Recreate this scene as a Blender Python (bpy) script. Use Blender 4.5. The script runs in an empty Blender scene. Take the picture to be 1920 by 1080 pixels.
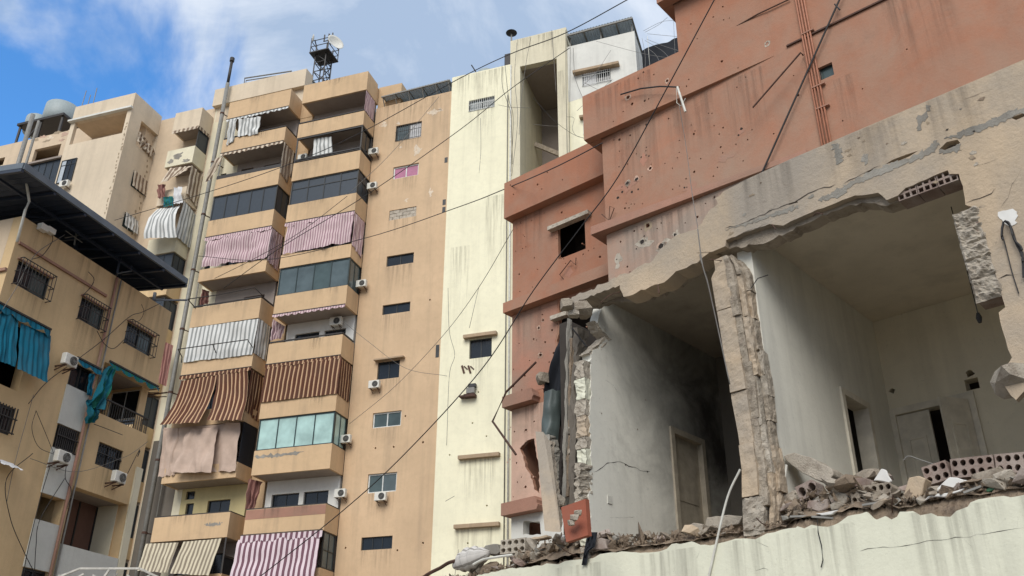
import bpy, bmesh, math, random
from mathutils import Vector, Matrix, noise
from mathutils.geometry import delaunay_2d_cdt
import numpy as np
random.seed(7)
sc = bpy.context.scene
COL = sc.collection
rad = math.radians

# ------------------------------------------------------------------ camera
FL = 1710.0                                   # focal length in pixels of a 1920 wide picture
CAM = Vector((0, 0, 1.6))
zc = Vector((18, 3360, -FL)).normalized()     # world up seen from the camera
fw = Vector((0, 0, -1))
fh = (fw - zc * fw.dot(zc)).normalized()
rt = fh.cross(zc)
M3 = Matrix((rt, fh, zc))                     # camera space -> world
cam = bpy.data.cameras.new('camera')
cam.sensor_width = 36; cam.lens = FL / 1920 * 36
cam.clip_start = 0.1; cam.clip_end = 3000
camo = bpy.data.objects.new('camera', cam); COL.objects.link(camo)
camo.matrix_world = Matrix.Translation(CAM) @ M3.to_4x4()
sc.camera = camo

# ------------------------------------------------------------------ light
SUN_EL, SUN_AZ = 40, 196                      # degrees; azimuth clockwise from +Y
sd = Vector((math.sin(rad(SUN_AZ)) * math.cos(rad(SUN_EL)), math.cos(rad(SUN_AZ)) * math.cos(rad(SUN_EL)), math.sin(rad(SUN_EL))))
sl = bpy.data.lights.new('sun', 'SUN'); sl.energy = 1.5; sl.angle = rad(38); sl.color = (1.0, 0.95, 0.88)
so = bpy.data.objects.new('sun', sl); COL.objects.link(so); so.location = (0, 0, 80)
so.rotation_euler = (-sd).to_track_quat('-Z', 'Y').to_euler()
sc.view_settings.view_transform = 'Standard'; sc.view_settings.look = 'None'
sc.view_settings.exposure = 0.92; sc.view_settings.gamma = 1; sc.view_settings.use_curve_mapping = False

def ray(x, y):
    return (M3 @ Vector((x - 960, 540 - y, -FL))).normalized()

w = bpy.data.worlds.new('World'); sc.world = w; w.use_nodes = True
nt = w.node_tree; nt.nodes.clear()
def nn(t, typ, **k):
    n = t.nodes.new(typ)
    for a, b in k.items(): setattr(n, a, b)
    return n
def ln(t, a, b): t.links.new(a, b)
wo = nn(nt, 'ShaderNodeOutputWorld'); bg = nn(nt, 'ShaderNodeBackground'); bg.inputs[1].default_value = 0.1
sky = nn(nt, 'ShaderNodeTexSky', sky_type='NISHITA', sun_disc=False, sun_elevation=rad(SUN_EL), sun_rotation=rad(SUN_AZ))
sky.air_density = 1.0; sky.dust_density = 0.4; sky.ozone_density = 3.0
tc = nn(nt, 'ShaderNodeTexCoord'); nrm = nn(nt, 'ShaderNodeVectorMath', operation='NORMALIZE'); ln(nt, tc.outputs['Generated'], nrm.inputs[0])
def cnoise(scale, detail, rough, off, dist=0.0):
    a = nn(nt, 'ShaderNodeVectorMath', operation='ADD'); a.inputs[1].default_value = off; ln(nt, nrm.outputs[0], a.inputs[0])
    n = nn(nt, 'ShaderNodeTexNoise'); n.inputs['Scale'].default_value = scale; n.inputs['Detail'].default_value = detail
    n.inputs['Roughness'].default_value = rough; n.inputs['Distortion'].default_value = dist; ln(nt, a.outputs[0], n.inputs['Vector']); return n
n1 = cnoise(4.5, 7, 0.55, (1.7, 0.3, 2.2), 0.3)
n2 = cnoise(3.4, 7, 0.58, (3.21, 1.39, 3.86), 0.4)
d0 = (ray(90, 235) * 0.75 + ray(330, 225) * 0.25).normalized()
dp = nn(nt, 'ShaderNodeVectorMath', operation='DOT_PRODUCT'); dp.inputs[1].default_value = d0; ln(nt, nrm.outputs[0], dp.inputs[0])
mr = nn(nt, 'ShaderNodeMapRange', interpolation_type='SMOOTHSTEP'); mr.inputs[1].default_value = 0.968; mr.inputs[2].default_value = 0.998
mr.inputs[3].default_value = 0.36; mr.inputs[4].default_value = -0.09; ln(nt, dp.outputs['Value'], mr.inputs[0])
ad = nn(nt, 'ShaderNodeMath', operation='ADD'); ln(nt, n1.outputs[0], ad.inputs[0]); ln(nt, mr.outputs[0], ad.inputs[1])
cm = nn(nt, 'ShaderNodeMapRange', interpolation_type='SMOOTHSTEP'); cm.inputs[1].default_value = 0.40; cm.inputs[2].default_value = 0.62; ln(nt, ad.outputs[0], cm.inputs[0])
cr = nn(nt, 'ShaderNodeValToRGB'); ln(nt, n2.outputs[0], cr.inputs[0])
cr.color_ramp.elements[0].position = 0.40; cr.color_ramp.elements[0].color = (2.2, 2.85, 3.9, 1)
cr.color_ramp.elements[1].position = 0.70; cr.color_ramp.elements[1].color = (5.8, 6.0, 6.3, 1)
sk = nn(nt, 'ShaderNodeMix', data_type='RGBA', blend_type='MULTIPLY'); sk.inputs[0].default_value = 1; sk.inputs[7].default_value = (0.62, 1.15, 1.5, 1)
ln(nt, sky.outputs[0], sk.inputs[6])
mx = nn(nt, 'ShaderNodeMix', data_type='RGBA'); ln(nt, cm.outputs[0], mx.inputs[0]); ln(nt, sk.outputs[2], mx.inputs[6]); ln(nt, cr.outputs[0], mx.inputs[7])
ln(nt, mx.outputs[2], bg.inputs[0]); ln(nt, bg.outputs[0], wo.inputs[0])

# ------------------------------------------------------------------ measuring helpers: regions of the photograph and facade planes
V = {'B1': (360, 120, 4.5), 'B2': (340, 320, 4.5), 'B3': (310, 520, 4.1526), 'B4': (270, 740, 3.176), 'B5': (640, 120, 2.4545),
     'B6': (220, 180, 2.842), 'B7': (0, 160, 3.375), 'N1': (0, 440, 3.375), 'N2': (0, 740, 3.178), 'N3': (930, 540, 2.298),
     'N4': (1280, 420, 1.862), 'N5': (1740, 240, 2.0), 'N6': (840, 30, 3.6), 'U': (900, 200, 3.0), 'W': (1400, 820, 3.692),
     'V': (1300, 180, 2.842), 'X': (900, 540, 2.0), 'Y': (1400, 540, 2.0), 'C5': (1240, 0, 2.824), 'Z': (800, 940, 3.2), 'P': (0, 0, 1.0)}
def px(v, x, y):
    a, b, c = V[v]; return a + x / c, b + y / c
def at(x, y, Y):
    r = ray(x, y); return CAM + r * (Y / r.y)
class Facade:
    """A vertical plane: u runs to the right, z up, d outward from the wall."""
    def __init__(s, pt, az, o=None):
        a = rad(az); e = Vector((math.sin(a), math.cos(a), 0))
        s.O = Vector((pt.x, pt.y, 0)); s.u = -e if az < 0 else e
        s.n = Vector((s.u.y, -s.u.x, 0))
    def w(s, u, z, d=0.0): return s.O + s.u * u + s.n * d + Vector((0, 0, z))
    def hit(s, x, y, d=0.0):
        r = ray(x, y); t = (s.O + s.n * d - CAM).dot(s.n) / r.dot(s.n); return CAM + r * t
    def uz(s, x, y, d=0.0):
        q = s.hit(x, y, d); return ((q - s.O).dot(s.u), q.z)
    def g(s, v, x, y, d=0.0): return s.uz(*px(v, x, y), d)
    def side(s, u):
        """The plane at right angles through u, facing along +u; its own u runs inward."""
        f = Facade.__new__(Facade); f.O = s.O + s.u * u; f.u = -s.n; f.n = s.u.copy(); return f
def rect(F, v, pts, d=0.0):
    q = [F.g(v, x, y, d) for x, y in pts]
    return ((q[0][0] + q[3][0]) / 2, (q[1][0] + q[2][0]) / 2, (q[2][1] + q[3][1]) / 2, (q[0][1] + q[1][1]) / 2)

# ------------------------------------------------------------------ facade planes, measured from the photograph
T = Facade(at(840, 600, 45), -71.5)             # tall tan block and everything flush with it
R_ = Facade(at(1135, 400, 20), -49)             # terracotta building
D = Facade(at(1420, 985, 10), -47)              # wrecked near building
N = Facade(at(*px('N1', 1085, 490), 22.5), 18.5)  # brown building at the left

# ------------------------------------------------------------------ materials
def S(r, g, b, k=1.0):
    f = lambda c: ((c / 255 + .055) / 1.055) ** 2.4 if c > 10 else c / 255 / 12.92
    return (f(r) * k, f(g) * k, f(b) * k)
MATS = {}
def newmat(name):
    m = bpy.data.materials.new(name); m.use_nodes = True; t = m.node_tree
    b = t.nodes['Principled BSDF']; MATS[name] = m; return m, t, b
def mixc(t, fac, a, b, mode='MIX'):
    m = nn(t, 'ShaderNodeMix', data_type='RGBA', blend_type=mode)
    for s, x in ((0, fac), (6, a), (7, b)):
        if hasattr(x, 'links') or hasattr(x, 'is_linked'): ln(t, x, m.inputs[s])
        else: m.inputs[s].default_value = (*x, 1) if isinstance(x, tuple) else x
    return m.outputs[2]
def tnoise(t, scale, detail=4, rough=.55, vec=None, vs=None, dist=0):
    n = nn(t, 'ShaderNodeTexNoise'); n.inputs['Scale'].default_value = scale; n.inputs['Detail'].default_value = detail
    n.inputs['Roughness'].default_value = rough; n.inputs['Distortion'].default_value = dist
    if vec is None:
        ge = nn(t, 'ShaderNodeNewGeometry'); vec = ge.outputs['Position']
    if vs:
        mp = nn(t, 'ShaderNodeVectorMath', operation='MULTIPLY'); mp.inputs[1].default_value = vs; ln(t, vec, mp.inputs[0]); vec = mp.outputs[0]
    ln(t, vec, n.inputs['Vector']); return n.outputs[0]
def rng(t, x, a, b, c=0.0, d=1.0):
    m = nn(t, 'ShaderNodeMapRange'); m.inputs[1].default_value = a; m.inputs[2].default_value = b; m.inputs[3].default_value = c; m.inputs[4].default_value = d
    ln(t, x, m.inputs[0]); return m.outputs[0]
def wall(name, col, dirt=(0.16, 0.13, 0.10), streak=.35, blast=None, patch=.12, chip=None, chipt=.70, chipw=.02, bump=.25, rough=.9, scale=1.0, dust=None, grain=1.0):
    m, t, b = newmat(name)
    c = mixc(t, rng(t, tnoise(t, .35 * scale, 5, .6), .35, .68), tuple(x * (1 - patch) for x in col), tuple(min(1, x * (1 + patch * .7)) for x in col))
    c = mixc(t, rng(t, tnoise(t, 3.0 * scale, 6, .7), .45, .8, 0, .35), c, tuple(x * .72 for x in col))
    st = rng(t, tnoise(t, 1.0 * scale, 5, .6, vs=(1.6, 1.6, .11)), .50, .78, 0, streak)
    c = mixc(t, st, c, dirt)
    st2 = rng(t, tnoise(t, 1.0 * scale, 6, .7, vs=(5.5, 5.5, .22)), .52, .80, 0, streak * .7); c = mixc(t, st2, c, tuple(x * .55 + y * .4 for x, y in zip(col, dirt)))
    bl = rng(t, tnoise(t, .9 * scale, 7, .68, dist=.6), .56, .74, 0, streak * .8)
    c = mixc(t, bl, c, tuple(x * .6 + y * .35 for x, y in zip(col, dirt)))
    if dust:
        dm = rng(t, tnoise(t, .55 * scale, 6, .62, dist=.4), dust[1], dust[2], 0, dust[3]); c = mixc(t, dm, c, dust[0])
    if blast:
        ge = nn(t, 'ShaderNodeNewGeometry'); di = nn(t, 'ShaderNodeVectorMath', operation='DISTANCE'); ln(t, ge.outputs['Position'], di.inputs[0]); di.inputs[1].default_value = blast[0]
        f0 = rng(t, di.outputs['Value'], blast[1], blast[2], .85, -.10); nz = rng(t, tnoise(t, .8, 7, .68, dist=.5), .3, .7, -.35, .35)
        aa = nn(t, 'ShaderNodeMath', operation='ADD', use_clamp=True); ln(t, f0, aa.inputs[0]); ln(t, nz, aa.inputs[1]); c = mixc(t, aa.outputs[0], c, blast[3])
        f1 = rng(t, tnoise(t, 2.2, 7, .72, dist=.4), .57, .78, 0, .42); a2 = nn(t, 'ShaderNodeMath', operation='MULTIPLY'); ln(t, aa.outputs[0], a2.inputs[0]); ln(t, f1, a2.inputs[1]); c = mixc(t, a2.outputs[0], c, (.075, .065, .058))
    if chip:
        cn = tnoise(t, 1.7 * scale, 7, .66, dist=.3)
        c = mixc(t, rng(t, cn, chipt - chipw, chipt + chipw), c, chip)
    sp = rng(t, tnoise(t, 26 * scale, 3, .6), .64, .72, 0, .3 * grain); c = mixc(t, sp, c, tuple(x * .5 for x in col))
    ln(t, c, b.inputs['Base Color']); b.inputs['Roughness'].default_value = rough; b.inputs['Specular IOR Level'].default_value = .25
    bp = nn(t, 'ShaderNodeBump'); bp.inputs['Strength'].default_value = bump; bp.inputs['Distance'].default_value = .03
    ln(t, tnoise(t, 14 * scale, 8, .7), bp.inputs['Height']); ln(t, bp.outputs[0], b.inputs['Normal']); return m
def plain(name, col, rough=.6, metal=0.0, var=.18, scale=6.0, bump=0.0):
    m, t, b = newmat(name)
    c = mixc(t, rng(t, tnoise(t, scale, 4, .6), .35, .7), tuple(x * (1 - var) for x in col), tuple(min(1, x * (1 + var * .6)) for x in col))
    ln(t, c, b.inputs['Base Color']); b.inputs['Roughness'].default_value = rough; b.inputs['Metallic'].default_value = metal
    if bump:
        bp = nn(t, 'ShaderNodeBump'); bp.inputs['Strength'].default_value = bump; bp.inputs['Distance'].default_value = .03
        ln(t, tnoise(t, scale * 3, 8, .7), bp.inputs['Height']); ln(t, bp.outputs[0], b.inputs['Normal'])
    return m
def glass(name, col, rough=.12, spec=.5):
    m, t, b = newmat(name)
    c = mixc(t, rng(t, tnoise(t, 1.2, 3, .5), .3, .7), tuple(x * .75 for x in col), tuple(x * 1.2 for x in col))
    ln(t, c, b.inputs['Base Color']); b.inputs['Roughness'].default_value = rough; b.inputs['Specular IOR Level'].default_value = spec; return m
def striped(name, cols, per, rough=.9, dirt=.3):
    """Cloth stripes across uv.x, measured in metres."""
    m, t, b = newmat(name)
    uv = nn(t, 'ShaderNodeUVMap'); sx = nn(t, 'ShaderNodeSeparateXYZ'); ln(t, uv.outputs[0], sx.inputs[0])
    dv = nn(t, 'ShaderNodeMath', operation='DIVIDE'); dv.inputs[1].default_value = per; ln(t, sx.outputs[0], dv.inputs[0])
    fr = nn(t, 'ShaderNodeMath', operation='FRACT'); ln(t, dv.outputs[0], fr.inputs[0])
    rp = nn(t, 'ShaderNodeValToRGB'); rp.color_ramp.interpolation = 'CONSTANT'; ln(t, fr.outputs[0], rp.inputs[0])
    el = rp.color_ramp.elements
    while len(el) < len(cols): el.new(.5)
    for i, (p, c) in enumerate(cols): el[i].position = p; el[i].color = (*c, 1)
    c = mixc(t, rng(t, tnoise(t, 1.6, 5, .65, vs=(1, 1, .5)), .42, .75, 0, dirt), rp.outputs[0], (.10, .085, .07))
    ln(t, c, b.inputs['Base Color']); b.inputs['Roughness'].default_value = rough; b.inputs['Specular IOR Level'].default_value = .1
    if 'Transmission Weight' in b.inputs: pass
    return m

M_ = bpy.data.materials.new('dirt_streak'); M_.use_nodes = True; t = M_.node_tree; b = t.nodes['Principled BSDF']; b.inputs['Base Color'].default_value = (.10, .085, .07, 1); b.inputs['Roughness'].default_value = .95
_uv = nn(t, 'ShaderNodeUVMap'); _sx = nn(t, 'ShaderNodeSeparateXYZ'); ln(t, _uv.outputs[0], _sx.inputs[0]); _f = rng(t, _sx.outputs[1], 0, 1, 1, 0)
_e = nn(t, 'ShaderNodeMath', operation='PINGPONG'); _e.inputs[1].default_value = .5; ln(t, _sx.outputs[0], _e.inputs[0]); _ef = rng(t, _e.outputs[0], 0, .12, 0, 1)
_n = rng(t, tnoise(t, 1.0, 5, .65, vs=(9, 9, .35)), .44, .72, 0, .36); _m1 = nn(t, 'ShaderNodeMath', operation='MULTIPLY'); ln(t, _f, _m1.inputs[0]); ln(t, _n, _m1.inputs[1]); _m2 = nn(t, 'ShaderNodeMath', operation='MULTIPLY', use_clamp=True); ln(t, _m1.outputs[0], _m2.inputs[0]); ln(t, _ef, _m2.inputs[1]); ln(t, _m2.outputs[0], b.inputs['Alpha'])
DRIP = M_
BLAST = D.w(-2.6, 7.0, .3); SOOT_SHADE = D.w(-2.33, 6.2, -3.4)
M = {'drip': DRIP}
M['tan'] = wall('tan_render', S(204, 177, 144), streak=.16, patch=.09, bump=.15)
M['tan_par'] = wall('tan_parapet_render', S(202, 173, 137), streak=.36, patch=.08, bump=.12)
M['tan_main'] = wall('tan_gable_render', S(204, 176, 143), streak=.30, patch=.09, chip=S(214, 196, 172), chipt=.79, bump=.15)
M['cream'] = wall('cream_render', S(236, 231, 202), streak=.18, patch=.05, bump=.12, dirt=(.25, .23, .17))
M['cream_old'] = wall('stained_cream_render', S(218, 210, 184), streak=.30, patch=.1, bump=.15, dirt=(.25, .22, .16))
M['white_old'] = wall('weathered_white_paint', S(216, 215, 207), streak=.30, patch=.08, chip=S(150, 145, 138), chipt=.72, dirt=(.25, .24, .22))
M['white_in'] = wall('white_balcony_wall', S(222, 221, 214), streak=.12, patch=.05, dirt=(.3, .28, .24))
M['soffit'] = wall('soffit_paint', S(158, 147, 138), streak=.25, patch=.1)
M['yellow_in'] = wall('pale_yellow_balcony_wall', S(196, 182, 136), streak=.2, patch=.08)
M['beige'] = wall('beige_render', S(204, 184, 158), streak=.22, patch=.08, bump=.15)
M['beige_pale'] = wall('pale_beige_render', S(212, 196, 172), streak=.25, patch=.08, chip=S(120, 110, 98), chipt=.80)
M['brown'] = wall('brown_render', S(208, 180, 138), streak=.30, patch=.11, bump=.2)
M['strip'] = wall('grimy_white_panel', S(200, 200, 192), streak=.35, patch=.08, dirt=(.2, .19, .17))
M['terra'] = wall('terracotta_render', S(167, 115, 90), streak=.30, patch=.12, blast=(BLAST, 6.0, 17.0, S(158, 134, 116)), chip=S(176, 142, 122), chipt=.745, dust=(S(152, 124, 106), .46, .70, .5), bump=.3, dirt=(.20, .12, .09))
M['terra_dust'] = wall('dusty_terracotta_render', S(172, 126, 106), streak=.35, patch=.12, dust=(S(150, 128, 112), .42, .64, .8), chip=S(176, 152, 134), chipt=.70, bump=.4, dirt=(.16, .12, .10))
M['terra_pale'] = wall('blast_dusted_pink_render', S(206, 172, 152), streak=.35, patch=.12, dust=(S(150, 134, 118), .40, .62, .8), chip=S(196, 172, 154), chipt=.68, bump=.4, dirt=(.16, .13, .11))
M['terra_grey'] = wall('greyed_render', S(180, 146, 126), streak=.4, patch=.13, dust=(S(152, 140, 128), .36, .60, .85), chip=S(190, 172, 156), chipt=.72, bump=.4, dirt=(.14, .12, .11))
M['ledge'] = wall('ledge_render', S(164, 124, 106), streak=.35, patch=.12, dust=(S(140, 118, 102), .45, .65, .6), bump=.4)
M['dgrey'] = wall('dusty_beige_facade', S(192, 172, 146), streak=.42, patch=.13, dust=(S(150, 143, 133), .38, .60, .8), bump=.6, chip=S(126, 118, 108), chipt=.70, dirt=(.17, .15, .13))
M['plaster'] = wall('pale_plaster', S(220, 219, 198), streak=.36, patch=.08, bump=.22, dirt=(.30, .29, .25), scale=1.3, chip=S(160, 157, 145), chipt=.78)
M['room_soot'] = wall('soot_marked_room_paint', S(222, 220, 209), streak=.40, patch=.08, dirt=(.20, .19, .18), bump=.15, blast=(SOOT_SHADE, .3, 3.4, S(74, 70, 66)))  # soot mark, with the shade of the deep upper wall painted in
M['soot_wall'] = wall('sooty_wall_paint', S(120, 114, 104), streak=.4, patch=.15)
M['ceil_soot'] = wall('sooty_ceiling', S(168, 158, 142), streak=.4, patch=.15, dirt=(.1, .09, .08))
M['room'] = wall('white_room_paint', S(224, 222, 210), streak=.40, patch=.07, dirt=(.20, .19, .18), bump=.15)
M['roomdim'] = wall('grimy_room_paint', S(226, 218, 196), streak=.35, patch=.08, dirt=(.22, .20, .16), bump=.15)
M['ceil'] = wall('sooty_ceiling_paint', S(224, 214, 194), streak=.3, patch=.10, dirt=(.20, .18, .15), bump=.15)
M['concrete'] = wall('broken_concrete', S(176, 164, 147), streak=.40, patch=.18, chip=S(136, 124, 110), chipt=.58, chipw=.10, bump=1.0, scale=3.0, dirt=(.12, .10, .085))
M['concrete2'] = wall('pale_broken_concrete', S(194, 184, 168), streak=.35, patch=.16, chip=S(150, 138, 124), chipt=.60, chipw=.10, bump=1.0, scale=3.5)
M['earth'] = wall('brown_mortar_edge', S(158, 140, 120), streak=.5, patch=.2, chip=S(118, 102, 88), chipt=.58, chipw=.08, bump=1.0, scale=4.0)
M['cement'] = wall('grey_cement_smear', S(146, 142, 133), streak=.5, patch=.3, bump=.5, scale=3.0)
M['block'] = wall('clay_block', S(150, 130, 120), streak=.4, patch=.18, dust=(S(172, 160, 150), .38, .6, .85), bump=.6, scale=5.0)
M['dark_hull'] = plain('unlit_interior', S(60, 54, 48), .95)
M['soot'] = plain('hole_lining', S(44, 38, 34), .95)  # near-black for cores behind holes, cracks and pits
M['glass_dark'] = glass('dark_tinted_glass', S(26, 32, 38), .16)
M['glass_grey'] = glass('grey_glass', S(84, 96, 98), .14)
M['glass_mint'] = glass('mint_backed_glass', S(166, 196, 190), .2)
M['glass_blind'] = glass('glass_over_blind', S(70, 84, 84), .16)
M['pink_blind'] = glass('glass_over_pink_blind', S(170, 106, 134), .25)
M['blue_panel'] = plain('dark_blue_panel', S(42, 52, 62), .45, var=.12)
M['frame_dark'] = plain('dark_aluminium', S(38, 40, 40), .45)
M['frame_teal'] = plain('dark_green_aluminium', S(28, 48, 50), .4)
M['frame_white'] = plain('white_aluminium', S(210, 212, 208), .45)
M['iron'] = plain('dark_painted_iron', S(46, 42, 40), .6)
M['rust'] = plain('rusty_iron', S(80, 54, 42), .8, var=.35)
M['galv'] = plain('galvanised_pipe', S(128, 126, 120), .55, var=.2)
M['pvc'] = plain('white_plastic_pipe', S(206, 204, 194), .5)
M['terpipe'] = plain('terracotta_painted_pipe', S(170, 112, 84), .6)
M['cable'] = plain('black_cable', S(30, 28, 28), .6)
M['cable_grey'] = plain('grey_cable', S(110, 106, 100), .6)
M['truss'] = plain('chipped_white_steel', S(186, 182, 172), .6, var=.3)
M['casing'] = plain('white_enamel', S(214, 212, 202), .45, var=.08)
M['fan'] = plain('black_fan_grille', S(34, 34, 34), .5)
M['tank'] = plain('pale_water_tank', S(150, 160, 160), .55, var=.08)
M['sheet'] = plain('corrugated_steel_sheet', S(92, 98, 104), .5, var=.15)
M['sheet_pale'] = plain('pale_grey_roof_sheet', S(176, 184, 190), .4, var=.12)
M['roof_pale'] = plain('pale_corrugated_plastic', S(196, 202, 204), .6, var=.15, scale=2.0)
_m = M['roof_pale']; _t = _m.node_tree; _b = _t.nodes['Principled BSDF']; _o = [n for n in _t.nodes if n.type == 'OUTPUT_MATERIAL'][0]
_tr = nn(_t, 'ShaderNodeBsdfTranslucent'); _tr.inputs[0].default_value = (.42, .46, .48, 1); _mx = nn(_t, 'ShaderNodeMixShader'); _mx.inputs[0].default_value = .45
ln(_t, _b.outputs[0], _mx.inputs[1]); ln(_t, _tr.outputs[0], _mx.inputs[2]); ln(_t, _mx.outputs[0], _o.inputs[0])
M['canopy'] = plain('dark_blue_steel_sheet', S(34, 44, 60), .5, var=.15)
M['fascia'] = plain('grey_steel_fascia', S(96, 104, 112), .5, var=.2, scale=2.0)
M['net'] = plain('black_shade_net', S(22, 26, 34), .9)
M['door_beige'] = plain('old_beige_door_paint', S(212, 205, 188), .6, var=.15)
M['grime'] = wall('grimy_grey_cladding', S(104, 98, 90), streak=.4, patch=.15)  # dark grey that carries shade in the wall gap and the torn gap
M['paint_loss'] = wall('bared_undercoat', S(216, 200, 178), streak=.2, chip=S(200, 172, 142), chipt=.55, scale=3.0)
M['flake'] = wall('exposed_render', S(158, 142, 120), streak=.2)
M['door_sooty'] = plain('soot_dulled_door_paint', S(172, 162, 144), .7, var=.2)
M['shutter'] = plain('brown_shutter', S(104, 76, 64), .7, var=.1)
M['lintel'] = wall('stained_lintel', S(172, 150, 124), streak=.5, patch=.15, bump=.4, scale=3.0)
M['beige_cloth'] = plain('beige_dust_sheet', S(184, 162, 146), .9, var=.12, scale=2.0)
M['mauve_cloth'] = plain('dusty_mauve_cloth', S(150, 128, 120), .9, var=.12, scale=2.0)
M['white_cloth'] = plain('white_laundry', S(206, 206, 206), .9, var=.1)
M['teal_cloth'] = striped('teal_awning_cloth', [(0, S(26, 104, 128)), (.62, S(20, 82, 102))], .14, dirt=.25)
M['green_cloth'] = striped('green_blue_drape', [(0, S(30, 100, 116)), (.5, S(38, 106, 92))], .22, dirt=.3)
M['pink'] = striped('pink_striped_cloth', [(0, S(206, 184, 184)), (.55, S(158, 128, 136))], .17)
M['pink2'] = striped('mauve_white_striped_cloth', [(0, S(210, 194, 198)), (.5, S(112, 82, 92))], .30, dirt=.2)
M['brownst'] = striped('brown_striped_cloth', [(0, S(88, 58, 46)), (.60, S(192, 160, 126)), (.85, S(120, 84, 66))], .27, dirt=.25)
M['whitest'] = striped('white_grey_striped_cloth', [(0, S(212, 212, 208)), (.58, S(146, 148, 146))], .28, dirt=.22)
M['beigest'] = striped('beige_striped_cloth', [(0, S(196, 186, 162)), (.5, S(132, 122, 106))], .24, dirt=.2)
M['olst'] = striped('old_beige_striped_cloth', [(0, S(204, 190, 170)), (.5, S(130, 112, 96))], .34, dirt=.25)
M['redst'] = striped('red_striped_cloth', [(0, S(150, 110, 100)), (.5, S(110, 72, 68))], .22, dirt=.3)
M['asphalt'] = wall('asphalt', (.055, .054, .052), streak=.1, patch=.15, bump=.5, scale=2.0)
M['pave'] = wall('pavement_concrete', (.20, .19, .18), streak=.1, patch=.12, bump=.3, scale=2.0)
M['dust_ground'] = wall('dusty_ground', (.24, .21, .17), streak=.1, patch=.2, bump=.5, scale=.6)
M['red_panel'] = wall('terracotta_painted_panel', S(136, 78, 60), streak=.25, patch=.1, bump=.3, scale=3.0)
M['tarp'] = plain('grey_green_steel_sheet', S(78, 88, 86), .55, var=.2, scale=4.0)
M['bag'] = striped('patterned_white_sack', [(0, S(206, 202, 196)), (.7, S(150, 146, 140))], .09, dirt=.3)
M['plasticw'] = plain('white_board_scrap', S(214, 212, 206), .6, var=.08)
M['greenbit'] = plain('green_plastic_scrap', S(60, 110, 76), .5)

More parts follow.
